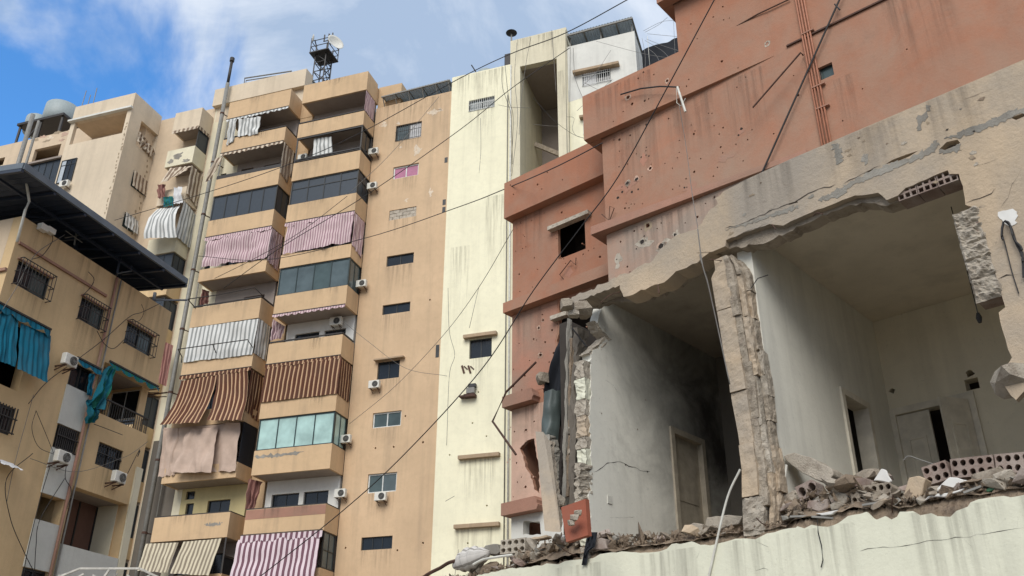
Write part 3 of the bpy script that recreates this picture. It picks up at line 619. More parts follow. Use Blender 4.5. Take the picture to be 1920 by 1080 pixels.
t = awning('brown striped awning in two billowing flaps over the left balcony', T, (gz(('B3', 125, 805)), (*T.g('B3', 400, 760, 1.48), 1.48), (*T.g('B4', 325, 165, 2.3), 2.3), (*T.g('B4', 95, 178, 2.3), 2.3)), 'brownst',
       side=((bA, ZB[5] - .15, 1.4), (bA, ZB[5] - .15, .12), (bA, ZB[4] + .3, .12), (bA, ZB[4] + .6, 1.45)), val=(AU[0], AU[1] + .03, ZB[5] - .02, 1.46, .16), folds=6, amp=.04, hem=.07, seed=5, sag=-.5,
       extra=(((*T.g('B3', 400, 760, 1.48), 1.48), gz(('B3', 640, 728)), (*T.g('B4', 580, 152, 2.2), 2.2), (*T.g('B4', 372, 152, 2.3), 2.3)),))
awning('pale dust sheet draped over the left balcony under the brown flaps', T, (gz(('B4', 110, 205)), gz(('B4', 572, 165)), gz(('B4', 545, 455)), gz(('B4', 165, 465))), 'beige_cloth', cat='sheet', name='cloth_sheet', folds=5, amp=.08, hem=.08, seed=6,
       extra=(((*T.g('B4', 262, 205, 1.62), 1.62), (*T.g('B4', 440, 195, 1.62), 1.62), (*T.g('B4', 395, 462, 1.95), 1.95), (*T.g('B4', 165, 462, 1.95), 1.95)),
              ((*T.g('B4', 120, 195, 1.46), 1.46), (*T.g('B4', 245, 205, 1.46), 1.46), (*T.g('B4', 180, 480, 1.46), 1.46), (*T.g('B4', 85, 490, 1.46), 1.46))))
awning('mauve and white striped awning with scalloped valance, lowest on the right balconies', T, (gz(('B4', 562, 865)), gz(('B4', 1050, 825)), (*T.g('B4', 1015, 1100, 1.9), 1.9), (*T.g('B4', 500, 1130, 2.0), 2.0)), 'pink2',
       val=(BU[0] - .05, BU[1], ZB[2] - .04, 1.5, .3), folds=7, amp=.05, hem=.1, seed=7)
awning('beige striped awning in two flaps, lowest on the left balconies', T, (gz(('B4', 12, 888)), gz(('B4', 205, 880)), (*T.g('B4', 138, 1060, 2.2), 2.2), (*T.g('B4', -40, 1050, 2.2), 2.2)), 'beigest', folds=4, amp=.025, hem=.03, seed=8,
       extra=((gz(('B4', 235, 876)), gz(('B4', 462, 856)), (*T.g('B4', 385, 1078, 2.2), 2.2), (*T.g('B4', 155, 1064, 2.2), 2.2)),))
awning('torn white curtain gathered on a line, top left balcony', T, (gz(('B1', 400, 462)), gz(('B1', 582, 442)), gz(('B1', 560, 590)), gz(('B1', 385, 610))), 'whitest', cat='curtain', name='curtain', folds=6, amp=.06, hem=.1, seed=9,
       extra=((gz(('B1', 320, 475)), gz(('B1', 380, 470)), gz(('B1', 350, 650)), gz(('B1', 285, 690))),), val=(AU[0], AU[1], ZB[11] - .02, 1.44, .12))
awning('ragged striped curtain at the corner of the second left balcony from the top', T, ((AU[0] - .3, ZB[10] - .3, 1.45), (AU[0] + .25, ZB[10] - .3, 1.45), (AU[0] - .3, ZB[9] + 1.35, 1.45), (AU[0] - .9, ZB[9] + 1.2, 1.45)), 'olst', cat='curtain', name='curtain', folds=3, amp=.06, hem=.1, seed=10,
       side=((bA, ZB[10] - .1, 1.42), (bA, ZB[10] - .1, .2), (bA, ZB[9] + .55, .2), (bA, ZB[9] + .9, 1.42)), val=(AU[0], AU[1], ZB[10] - .02, 1.44, .14))
awning('white curtain hanging inside the dark framed right balcony', T, (gz(('B1', 1030, 628), d=1.2), gz(('B1', 1178, 612), d=1.2), gz(('B1', 1188, 755), d=1.2), gz(('B1', 1018, 782), d=1.2)), 'whitest', cat='curtain', name='curtain', folds=4, amp=.04, hem=.02, seed=12)
awning('pink striped curtain drawn along the side of the top right balcony', T, ((bB - .05, ZB[11] - .05, 1.4), (bB - .05, ZB[11] - .05, .15), (bB - .05, ZB[10] + 1.1, .15), (bB - .05, ZB[10] + 1.15, 1.4)), 'pink', cat='curtain', name='curtain', folds=5, amp=.05, hem=.08, seed=13)
awning('maroon striped curtain tied at the left end of the white walled balcony', T, (gz(('B4', 625, 500), d=1.2), (*T.g('B4', 708, 520, .6), .6), (*T.g('B4', 655, 680, .8), .8), gz(('B4', 600, 682), d=1.2)), 'redst', cat='curtain', name='curtain', folds=4, amp=.07, hem=.02, seed=14)
awning('white striped curtain at the left end of the balcony with the air conditioner', T, (gz(('B3', 838, 325), d=1.1), (*T.g('B3', 935, 385, .5), .5), (*T.g('B3', 900, 475, .6), .6), gz(('B3', 815, 490), d=1.1)), 'pink', cat='curtain', name='curtain', folds=4, amp=.06, hem=.05, seed=15, val=(BU[0], BU[1], ZB[6] - .01, 1.44, .1))
awning('striped curtain bunched at the left end of the open left balcony', T, (gz(('B3', 285, 90), d=.9), (*T.g('B3', 345, 110, .5), .5), (*T.g('B3', 330, 205, .5), .5), gz(('B3', 265, 215), d=.9)), 'redst', cat='curtain', name='curtain', folds=3, amp=.06, hem=.02, seed=16)
# dark frame on the lowest left balcony
m = MB(); z0, z1 = ZB[1] + 1.2, ZB[2] - .03
m.bar(T.w(AU[1] - .05, z0, 1.36), T.w(AU[1] - .05, z1, 1.36), .08); m.bar(T.w(AU[1] - .05, z0, .1), T.w(AU[1] - .05, z1, .1), .06); m.bar(T.w(AU[1] - .05, z1 - .9, 1.36), T.w(AU[1] - .05, z1 - .9, .1), .07); m.build('side_frame', 'iron', bals['A', 1])
MB().box(T, AU[1] - .1, AU[1] - .06, z0 - .5, z1 - .95, .2, 1.25).build('side_screen', 'net', bals['A', 1])
MB().box(T, AU[1] - .06, AU[1] - .02, ZB[3] + .75, ZB[4] - .02, .1, 1.3).build('side_screen', 'net', bals['A', 3])  # dark sheet in place of the shaded side opening
# clothes rack of bent iron over the left balcony
m = MB(); zz = ZB[5] + 1.55
pts = [T.w(*T.g('B3', 100, 560, 2.0), 2.0), T.w(*T.g('B3', 370, 522, 2.0), 2.0), T.w(*T.g('B3', 640, 485, 2.0), 2.0), T.w(*T.g('B3', 680, 545, 1.45), 1.45)]
m.tube(pts, .03, 5); m.tube([pts[1], T.w(*T.g('B3', 395, 590, 1.45), 1.45), T.w(*T.g('B3', 390, 625, 1.42), 1.42)], .03, 5); m.tube([pts[0], T.w(*T.g('B3', 130, 620, 1.45), 1.45), T.w(*T.g('B3', 125, 665, 1.42), 1.42)], .03, 5)
tag(rest(m.build('clothes_rack', 'iron')), 'bent iron clothes rack in front of the white striped sheet', 'rack')
m = MB(); pts = [T.w(*T.g('B3', 175, 170, 2.1), 2.1), T.w(*T.g('B3', 420, 135, 2.1), 2.1), T.w(*T.g('B3', 695, 80, 2.1), 2.1), T.w(*T.g('B3', 765, 150, 1.42), 1.42)]
m.tube(pts, .03, 5); m.tube([pts[0], T.w(*T.g('B3', 235, 240, 1.42), 1.42)], .03, 5)
tag(rest(m.build('clothes_rack', 'iron')), 'bare iron clothes rack on the open left balcony', 'rack')

# ================================================================== CREAM BUILDING
cream = thing('apartment_building', 'tall pale cream apartment block with a dark open stairwell slot', 'building', T.w(4, 0, 0))
CWW = rect(T, 'N6', [(138, 575), (315, 535), (315, 605), (140, 655)], .04)
CW2 = rect(T, 'P', [(880, 637), (922, 632), (922, 668), (880, 673)], .04)
pk = [ring(*T.uz(x, y, .04), .05, 7, rr) for x, y in ((886, 793), (912, 818), (913, 948), (843, 853), (897, 735), (877, 1018))]
MB().plate(T, [(UR + .003, 0), (3.5, 0), (3.5, 39.4), (UR + .003, 39.35)], [R4(*CWW), R4(*CW2)] + pk, -.3, .04).build('wall', 'cream', cream)
window(T, CWW, cream, d=-.1, n=2, frame='frame_dark', panes=['glass_grey', 'glass_blind'], bars=12, barm='frame_white', bar_d=.06)
window(T, CW2, cream, d=-.1, n=2, frame='frame_dark', pane='glass_dark')
for v, a, c in (('P', (850, 990), (935, 980)), ('P', (858, 860), (935, 853)), ('P', (868, 633), (930, 627))):
    p0, p1 = T.g(v, *a, .3), T.g(v, *c, .3); MB().box(T, p0[0], p1[0], p0[1] - .02, p0[1] + .16, .042, .3).build('lintel', 'lintel', cream)
for u0_, u1_, zz_, L_ in ((.7, 3.0, 11.2, 2.2), (.8, 3.0, 14.65, 2.6), (.9, 2.8, 21.2, .5), (CW2[0], CW2[1], CW2[2], 2.0), (CWW[0], CWW[1], CWW[2], 2.5), (UR + .1, 3.4, 39.3, 3.5), (2.0, 3.4, 30, 6.0), (0, 1.2, 27, 5.0)): drip(T, u0_, u1_, zz_, L_, .0425, cream)
drip(T, 3.6, 7.0, 41.2, 2.2, .1025, cream); drip(T, 6.5, 7.0, 38, 6, .1025, cream)
MB().box(T, UR + .02, 3.5, 38.9, 39.2, -13, -.3).build('roof', 'pave', cream)
MB().box(T, UR + .02, 3.4, 0, 38.9, -13, -.32).build('core', 'dark_hull', cream)
# stair tower with the deep slot
slot = (4.14, 6.46, 22.0, 39.0)
MB().plate(T, [(3.504, 0), (7.1, 0), (7.1, 41.3), (3.504, 41.2)], [R4(*slot)], -.3, .10).build('stair_tower_wall', 'cream_old', cream)
MB().box(T, slot[0] - .2, slot[0] - .002, 20, 39.2, -4.5, -.302).build('slot_side', 'cream_old', cream)
MB().box(T, slot[1] + .002, slot[1] + .2, 20, 39.2, -4.5, -.302).build('slot_side', 'cream_old', cream)
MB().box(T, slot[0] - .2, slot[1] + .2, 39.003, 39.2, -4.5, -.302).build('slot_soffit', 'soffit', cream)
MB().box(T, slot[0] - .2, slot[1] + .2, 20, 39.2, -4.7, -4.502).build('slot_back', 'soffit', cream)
MB().box(T, 5.6, 6.4, 33.0, 33.9, -4.49, -4.44).build('slot_window', 'glass_dark', cream)
MB().box(T, 3.52, 7.08, 40.9, 41.1, -5, -.31).build('stair_roof', 'pave', cream)
MB().box(T, 3.52, 3.7, 38, 41.1, -5, -.31).build('stair_side', 'cream_old', cream); MB().box(T, 6.9, 7.08, 38, 41.1, -5, -.31).build('stair_side', 'cream_old', cream)
for z in (25, 28, 31, 34): MB().bar(T.w(slot[0], z + 1.2, -2.8), T.w(slot[1], z, -3.6), .12, .3).build('stair_flight', 'concrete', cream)
# white topped part right of the tower
RWW = rect(T, 'N6', [(905, 375), (1095, 325), (1100, 435), (905, 480)])
RW2 = rect(T, 'N6', [(912, 682), (1000, 660), (1000, 790), (912, 800)])
MB().plate(T, [(7.1, 0), (11.25, 0), (11.25, 36.2), (7.1, 35.6)], [R4(*RW2)], -.3, .0).build('wall', 'cream', cream)
MB().plate(T, [(7.1, 35.603), (11.25, 36.203), (11.25, 39.9), (7.1, 39.8)], [R4(*RWW)], -.3, .004).build('wall', 'white_old', cream)
MB().box(T, 11.0, 11.25, 0, 39.85, -6, -.302).build('side_wall', 'white_old', cream)
window(T, RWW, cream, d=-.1, n=2, frame='frame_dark', panes=['white_cloth', 'glass_dark'], bars=13, barm='frame_white', bar_d=.06)
window(T, RW2, cream, d=-.1, n=2, frame='frame_white', pane='glass_grey', bars=8, barm='frame_white', bar_d=.06)
p0, p1 = T.g('N6', 840, 378, .35), T.g('N6', 1150, 302, .35); MB().box(T, p0[0], p1[0], p0[1] - .05, p0[1] + .12, .006, .35).build('lintel', 'lintel', cream)
p0, p1 = T.g('N6', 885, 680, .3), T.g('N6', 960, 660, .3); MB().box(T, p0[0], p1[0] + .8, p0[1] - .05, p0[1] + .1, .004, .3).build('lintel', 'lintel', cream)
MB().box(T, 7.12, 11.0, 0, 39.0, -6, -.32).build('core', 'dark_hull', cream)
g0_, g1_ = T.g('N6', 805, 122, .3), T.g('N6', 1240, 5, .3)
q = [T.w(g0_[0], g0_[1], .3), T.w(g1_[0], g1_[1], .3), T.w(g1_[0], g1_[1], -3.4), T.w(g0_[0], g0_[1], -3.4)]
rows = [[q[0].lerp(q[1], j / 90) + Vector((0, 0, .03 * math.sin(j * 1.57))) for j in range(91)], [q[3].lerp(q[2], j / 90) + Vector((0, 0, .03 * math.sin(j * 1.57))) for j in range(91)]]
ca = MB().grid(rows).grid([[p + Vector((0, 0, .02)) for p in r] for r in rows]).build('roof_canopy', 'roof_pale', cream)
m = MB(); dz = Vector((0, 0, .08))
for s_ in (0, .25, .5, .75, 1): m.bar(q[0].lerp(q[1], s_) - dz, q[3].lerp(q[2], s_) - dz, .09)
for s_ in (0, .5, 1): m.bar(q[0].lerp(q[3], s_) - dz * 1.6, q[1].lerp(q[2], s_) - dz * 1.6, .09)
for u in (7.3, 9.2, 11.1): m.bar(T.w(u, 39.0, -.1), T.w(u, g0_[1], -.1), .07)
m.bar(T.w(11.1, 38.0, -3.2), q[2] - dz, .06)
m.build('canopy_frame', 'galv', ca)
m = MB(); cloth(T.w(11.4, 39.6, -1.5), T.w(16.5, 40.6, -1.5), T.w(16.5, 36.2, -1.0), T.w(11.4, 36.0, -1.0), T.n, 5, .12, .1, seed=41, mb=m)
tag(rest(m.build('shade_net', 'net', smooth=True)), 'black shade net hung across the roof beyond the white wall', 'netting')

# ================================================================== OLD BEIGE BLOCK, far left
old = thing('apartment_building', 'older beige apartment block at the far left with torn awnings', 'building', T.w(-26, 0, 0))
DO = 2.8; uc = -22.55
def og(v, x, y, d=DO): return T.g(v, x, y, d)
lg = (og('B7', 500, 262)[0], uc - .35, 37.9, 40.05)
MB().plate(T, [(-27.6, 0), (uc, 0), (uc, 41.6), (-27.6, 41.6)], [R4(-27.25, uc - .35, 38.3, 40.2), R4(-27.25, -25.2, 33.6, 36.6)][:1], DO - .25, DO).build('wall', 'beige_pale', old)
MB().box(T, -27.7, uc + .1, 40.2, 40.34, DO + .003, DO + .25).build('ledge', 'white_old', old)
MB().box(T, -27.5, uc - .25, 0, 41.3, -10, DO - 1.9).build('core', 'beige', old)
MB().box(T, -27.55, uc - .26, 40.25, 41.55, DO - 1.9, DO - .252).build('loggia_soffit', 'beige', old); MB().box(T, -27.55, uc - .26, 36.2, 38.2, DO - 1.9, DO - .252).build('loggia_floor', 'beige', old)
SO = T.side(uc)       # right hand face of the block
def sg(v, x, y): return SO.g(v, x, y)
o1 = rect(SO, 'B6', [(130, 130), (215, 210), (190, 340), (100, 255)]); o2 = rect(SO, 'B6', [(88, 400), (160, 450), (148, 535), (68, 480)]); o3 = rect(SO, 'B6', [(42, 622), (105, 660), (95, 742), (22, 692)])
MB().plate(SO, [(-DO + .253, 0), (0.0, 0), (0.0, 41.6), (-DO + .253, 41.6)], [R4(*o) for o in (o1, o2, o3)], -.25, 0).build('side_wall', 'beige_pale', old)
window(SO, o2, old, d=-.1, n=2, frame='frame_white', pane='glass_blind'); window(SO, o3, old, d=-.1, n=2, frame='frame_white', pane='glass_blind')
# recessed face with its balconies
MB().box(T, uc + .002, -18.02, 0, 41.3, -10, -.01).build('rear_wall', 'beige', old)
zo = [41.3 - 3.05 * k for k in range(1, 12)]
def obal(z, h, wall_='beige_pale'):
    o = MB().box(T, -20.2, -18.15, z, z + .15, 0, 1.1).build('balcony', 'soffit', old)
    MB().box(T, -20.25, -18.1, z - .02, z + h, 1.1, 1.22).build('parapet_front', wall_, o); MB().box(T, -18.22, -18.1, z - .02, z + h, .002, 1.098).build('parapet_side', wall_, o); MB().box(T, -20.25, -20.13, z - .02, z + h, .002, 1.098).build('parapet_side', wall_, o)
    return o
zt = [T.g('B6', 400, 360, 1.2)[1], T.g('B6', 320, 760, 1.2)[1] - .9]
obal(38.95, 1.5); o_a = obal(36.0, 1.3, 'cream_old'); obal(33.0, 1.1); o_c = obal(29.3, 1.15, 'cream_old')
for z in (26.3, 23.2, 20.1, 17.0, 13.9, 10.8, 7.7):
    o = obal(z, 1.1, 'brown'); window(T, (-20.2, -18.15, z + 1.12, z + 2.9), old, d=1.15, n=3, frame='frame_dark', pane='blue_panel').name = 'balcony_window'
    window(T.side(-18.15), (-1.1, -.05, z + 1.12, z + 2.9), old, d=0, n=2, frame='frame_dark', pane='blue_panel').name = 'balcony_window'
window(T.side(-18.15), (-1.1, -.05, 37.35, 38.9), old, d=0, n=1, frame='frame_dark', pane='blue_panel').name = 'balcony_window'
# rear wing further left, behind the block
zL = 40.2; DL = .6
uL = lambda v, x, y: T.g(v, x, y, DL)
wl = [rect(T, 'B7', [(212, 408), (380, 372), (375, 450), (210, 480)], DL), rect(T, 'B7', [(400, 365), (452, 350), (448, 385), (400, 392)], DL), rect(T, 'B7', [(-40, 470), (30, 455), (22, 500), (-50, 520)], DL)]
MB().plate(T, [(-48, 0), (-27.62, 0), (-27.62, 41.75), (-48, 41.8)], [R4(*r) for r in wl[:1] + wl[2:]], DL - .25, DL).build('wall', 'beige', old)
MB().box(T, -48, -27.62, 0, 41.3, -10, DL - 1.5).build('core', 'beige', old)
MB().box(T, -48, -27.62, 41.1, 41.35, DL - 1.5, DL - .252).build('roof', 'beige', old)
gw = rect(T, 'B7', [(190, 508), (378, 468), (370, 585), (215, 620)], DL + .9)
window(T, (gw[0] - 2, gw[1], gw[2] - .5, gw[3]), old, d=DL + .9, n=7, frame='frame_dark', pane='blue_panel').name = 'balcony_window'
o = MB().box(T, gw[0] - 2.2, gw[1] + .1, gw[2] - 1.8, gw[2] - .52, DL + .002, DL + .95).build('balcony', 'tan_par', old)
MB().box(T, gw[0] - 2.2, gw[1] + .1, gw[3], gw[3] + .15, DL + .002, DL + 1.1).build('balcony_roof', 'soffit', old)
for k, (x, y, ru, rz) in enumerate(((230, 345, .35, .25), (270, 325, .5, .2), (320, 330, .4, .25), (360, 300, .6, .2), (410, 310, .5, .25), (445, 285, .4, .2), (300, 350, .5, .15), (390, 345, .4, .15))): MB().plate(T, blob(T, *T.g('B7', x, y, DL), ru, rz, rr, 30), (), DL + .001 + .0005 * k, DL + .004 + .0005 * k).build('spall_patch', ['flake', 'terra_pale', 'paint_loss'][k % 3], old)
sw = rect(T, 'B7', [(388, 482), (488, 464), (455, 618), (372, 612)], DO)
window(T, sw, old, d=DO + .05, n=3, frame='frame_dark', panes=['whitest' if False else 'sheet_pale', 'glass_dark', 'glass_dark'], top=.45)
m = MB()                                         # spalled render along the corner
for k in range(26):
    z = 32 + 7.4 * k / 26; m.plate(T, blob(T, uc - .12 + rr.uniform(-.14, .06), z + rr.uniform(-.1, .1), .09, .14, rr, 10), (), DO + .001, DO + .006)
struct(m.build('spalled_edge', 'flake', old), 'stuff')
m = MB()
for k in range(22):
    z = 31 + 9 * k / 22; m.plate(SO, blob(SO, -.3 + rr.uniform(-.2, .2), z, .12, .16, rr, 10), (), .001, .006)
struct(m.build('spalled_edge', 'flake', old), 'stuff')
for k, (u, z, ru, rz) in enumerate(((-19.3, 36.75, .6, .3), (-19.8, 36.4, .3, .3), (-18.6, 36.2, .4, .2))): MB().plate(T, blob(T, u, z, ru, rz, rr), (), 1.221, 1.226).build('bare_render_patch', 'cement', old)
# cloth on the old block
def pq(v, x, y, d=1.3): return (*T.g(v, x, y, d), d)
awning('torn grey and white striped curtain sagging in the side opening', SO, ((o1[0], o1[3] - .9, .05), (o1[1] - .1, o1[2] + .7, .05), (o1[1] - .1, o1[2] - .1, .1), (o1[0] - .1, o1[2] + .2, .1)), 'olst', cat='curtain', name='curtain', folds=6, amp=.1, hem=.15, seed=20)
awning('brown striped roll blind over the middle side window', SO, ((o2[0], o2[3], .06), (o2[1], o2[3] - .05, .06), (o2[1], o2[2], .14), (o2[0], o2[2], .14)), 'olst', cat='blind', name='window_blind', folds=4, amp=.02, hem=.02, seed=21)
awning('white striped cloth over the lowest side window', SO, ((o3[0], o3[3], .1), (o3[1], o3[3] - .05, .1), (o3[1], o3[2], .25), (o3[0], o3[2], .25)), 'whitest', cat='blind', name='window_blind', folds=5, amp=.03, hem=.03, seed=22)
awning('small white scalloped valance under the top corner balcony', T, ((-20.2, 38.93, 1.25), (-18.1, 38.93, 1.25), (-18.1, 38.65, 1.3), (-20.2, 38.65, 1.3)), 'olst', name='awning', folds=9, amp=.02, hem=.04, seed=23, side=((-18.06, 38.93, 1.2), (-18.06, 38.93, .1), (-18.06, 38.7, .1), (-18.06, 38.65, 1.2)))
awning('ragged beige striped awning torn open above the laundry', T, (pq('B6', 280, 385), pq('B6', 398, 372), (*T.g('B6', 335, 415, 1.8), 1.8), (*T.g('B6', 228, 465, 1.9), 1.9)), 'olst', folds=5, amp=.06, hem=.15, seed=24,
       side=((-18.05, 35.7, 1.25), (-18.05, 35.6, .0), (-18.0, 33.2, .1), (-18.0, 33.5, 1.25)))
awning('large pale striped awning bulging over the corner balcony', T, (pq('B6', 215, 602), pq('B6', 335, 582), (*T.g('B6', 318, 752, 2.3), 2.3), (*T.g('B6', 142, 760, 2.3), 2.3)), 'whitest', folds=6, amp=.05, hem=.06, seed=25, sag=.7,
       side=((-18.0, 32.9, 1.35), (-18.0, 32.6, .0), (-17.95, 30.1, .1), (-17.95, 30.2, 1.6)))
lc = [('red laundry bundle on the corner balcony', 'redst', 215, 255, 475, 545), ('white shirt drying beside the teal cloth', 'white_cloth', 300, 345, 490, 575), ('teal cloth drying on the corner balcony', 'green_cloth', 245, 300, 540, 590)]
for k, (lb, mm, xa, xb, ya, yb) in enumerate(lc):
    awning(lb, T, (pq('B6', xa, ya, 1.6), pq('B6', xb, ya - 8, 1.6), pq('B6', xb, yb - 8, 1.6), pq('B6', xa, yb, 1.6)), mm, cat='laundry', name='laundry', folds=3, amp=.07, hem=.12, seed=26 + k, nu=20)
awning('red striped curtain at the corner behind the brown building', T, (pq('P', 308, 640, .9), pq('P', 325, 648, .9), pq('P', 312, 725, .9), pq('P', 297, 718, .9)), 'redst', cat='curtain', name='curtain', folds=3, amp=.05, hem=.05, seed=33, nu=20)
# roof tanks on a platform
def cyl(m, c, r, h, n=24, taper=1.0, dome=True):
    pts = [c, c + Vector((0, 0, h * .5)), c + Vector((0, 0, h))]; rr_ = [r, r * 1.02, r * taper]
    if dome: pts += [c + Vector((0, 0, h * 1.1)), c + Vector((0, 0, h * 1.17))]; rr_ += [r * taper * .75, r * .25]
    m.tube(pts, rr_, n); return m
pf = [T.w(*T.g('B7', 115, 300, -.5), -.5)]
zt_ = T.g('B7', 230, 275, -1)[1]
tp = thing('tank_platform', 'black steel platform carrying two water tanks on the far left roof', 'platform', T.w(-33, 41.35, -1.5))
m = MB(); u_a, u_b = T.g('B7', 115, 300, -.5)[0], T.g('B7', 400, 265, -.5)[0]
m.box(T, u_a, u_b, zt_, zt_ + .2, -3.2, -.2); m.build('deck', 'iron', tp)
for u in (u_a + .2, (u_a + u_b) / 2, u_b - .2):
    for d in (-.4, -3): MB().bar(T.w(u, 41.3, d), T.w(u, zt_, d), .14).build('leg', 'iron', tp)
MB().bar(T.w(u_a + .2, 41.4, -.4), T.w((u_a + u_b) / 2, zt_, -.4), .1).build('brace', 'iron', tp)
ta, tb_ = T.g('B7', 372, 250, -1.7), T.g('B7', 235, 260, -1.7)
tag(rest(cyl(MB(), T.w(ta[0], zt_ + .2, -1.7), 1.25, 1.9).build('water_tank', 'tank', smooth=True)), 'larger pale round water tank on the black roof platform', 'water tank')
tag(rest(cyl(MB(), T.w(tb_[0], zt_ + .2, -1.7), .9, 1.35).build('water_tank', 'tank', smooth=True)), 'smaller pale round water tank, left one on the black platform', 'water tank')
tq = T.g('B1', 905, 80, -2); tag(rest(cyl(MB(), T.w(tq[0], 41.9, -2.5), 1.0, 2.2).build('water_tank', 'tank', smooth=True)), 'pale domed tank beside the antenna mast on the tan roof', 'water tank')
tq = T.g('B1', 700, 110, -2); tag(rest(cyl(MB(), T.w(tq[0], 42.2, -2.0), .75, 1.6).build('water_tank', 'tank', smooth=True)), 'small pale tank behind the roof box, left of the domed tank', 'water tank')
tq = T.g('N6', 250, 350, -1); tag(rest(cyl(MB(), T.w(tq[0], 38.9, -1.2), .55, 1.3).build('water_tank', 'tank', smooth=True)), 'small pale tank peeping over the cream wall', 'water tank')

# ================================================================== BROWN BUILDING, left
br = thing('corner_building', 'brown corner building with barred windows under a dark steel roof canopy', 'building', N.w(-2, 0, 0))
ul = N.g('N1', 105, 20)[0]; zr = N.g('N1', 740, 255)[1]
W1 = rect(N, 'N1', [(120, 165), (325, 275), (280, 410), (75, 310)]); W2 = rect(N, 'N1', [(520, 395), (670, 475), (630, 605), (485, 530)]); W3 = rect(N, 'N1', [(805, 550), (975, 645), (945, 765), (785, 690)])
W4 = rect(N, 'N2', [(590, 280), (740, 335), (710, 455), (565, 425)]); W5 = rect(N, 'N2', [(-60, 30), (95, 80), (55, 240), (-110, 190)])
us0, us1 = N.g('N2', 370, 60)[0], N.g('N2', 515, 60)[0]
S0 = (us0, us1, N.g('N1', 430, 950)[1], N.g('N1', 500, 820)[1]); S1 = rect(N, 'N2', [(340, 175), (480, 220), (440, 345), (300, 325)]); S2 = rect(N, 'N2', [(240, 585), (370, 620), (330, 770), (195, 740)]); S3 = rect(N, 'N2', [(120, 1025), (265, 1050), (250, 1130), (90, 1110)])
Sx = [(us0, us1, S0[2], S0[3]), (us0, us1, S1[2], S1[3]), (us0, us1, S2[2], S2[3]), (us0, us1, S3[2] - .6, S3[3])]
L1 = (N.g('N1', 665, 800)[0], -.05, N.g('N2', 600, 112)[1], N.g('N1', 820, 885)[1]); L2 = (N.g('N2', 435, 548)[0], -.22, N.g('N2', 355, 890)[1], N.g('N2', 600, 600)[1])
AWN = (N.g('N1', 0, 800)[0] - .6, N.g('N1', 290, 600)[0] - .3, N.g('N1', 180, 870)[1] - .5, N.g('N1', 0, 470)[1] - .05)
AWN = (max(AWN[0], ul + .3), AWN[1], AWN[2], AWN[3])
L0 = (-2.0, -.22, L2[2] - 3.1, L2[2] - .9)
LW = rect(N, 'N2', [(-70, 420), (60, 440), (20, 560), (-90, 560)])
hol = [W1, W2, W3, W4, W5, L2, L0, AWN] + [(a + .004, b_ - .004, c, d) for a, b_, c, d in Sx]
hol = [h for h in hol if h[0] > ul + .05]
MB().plate(N, [(ul, 0), (0, 0), (0, L1[2]), (L1[0], L1[2]), (L1[0], L1[3]), (0, L1[3]), (0, zr - .05), (ul, zr - .05)], [R4(*h) for h in hol], -.25, 0).build('wall', 'brown', br)
for a, c in ((S0[2], S1[3]), (S1[2], S2[3]), (S2[2], S3[3])): MB().box(N, us0 - .02, us1 + .02, c + .002, a - .002, .002, .03).build('pale_panel', 'strip', br)
NS = N.side(0)
MB().plate(NS, [(.253, 0), (6, 0), (6, zr - .05), (.253, zr - .05)], [R4(.3, 1.35, L1[2], L1[3])], -.25, 0).build('side_wall', 'brown', br)
MB().box(N, -.2, .02, 0, L2[3] + .95, .002, .05).build('corner_strip', 'cream_old', br)
f2 = Facade.__new__(Facade); f2.O = N.O + N.u * ul; f2.u = N.n.copy(); f2.n = -N.u      # left face, turned away from the street
MB().box(f2, -6, -.253, 0, zr - .05, -.25, 0).build('side_wall', 'beige', br)
MB().box(f2, -6, .0, zr - 1.45, zr - 1.38, .002, .06).build('ledge', 'ledge', br)
MB().box(N, ul + .26, -.26, zr - .4, zr - .15, -6, -.253).build('roof', 'pave', br)
MB().box(N, ul + .26, L1[0] - .1, 0, zr - .5, -6, -1.6).build('core', 'dark_hull', br)
MB().box(N, L1[0] - .1, -.3, 0, zr - .5, -6, -1.75).build('core', 'brown', br)
for (a, b_, zz) in ((L1[0] - .2, -.26, L1[3] + .002), (L1[0] - .2, -.26, L1[2] - .25), (L2[0] - .2, -.26, L2[3] + .002), (L2[0] - .2, -.26, L2[2] - .3), (ul + .3, L1[0] - .22, S1[2] - .6), (ul + .3, L1[0] - .22, S2[2] - .6)):
    MB().box(N, a, b_, zz, zz + .18, -1.74, -.253).build('floor_slab', 'soffit', br)
MB().box(N, L1[0] - .22, L1[0] - .04, 0, zr - .5, -1.74, -.253).build('loggia_side', 'brown', br)
MB().box(N, -.262, -.251, L2[2] - 2, L2[3], -1.0, -.256).build('loggia_wall', 'cream_old', br)
MB().box(N, L2[0] - .1, -.264, L2[2] - 1, L2[3], -1.0, -.86).build('shutter', 'shutter', br)
m = MB()
for k in range(4): u = L2[0] + .02 + (-.32 - L2[0]) * k / 3; m.box(N, u, u + .04, L2[2], L2[3] - .02, -.858, -.835)
m.build('shutter_post', 'frame_dark', br)
MB().box(N, L2[0], -.22, L2[2] - .85, L2[2] + .01, .002, .04).build('sill_wall', 'strip', br)
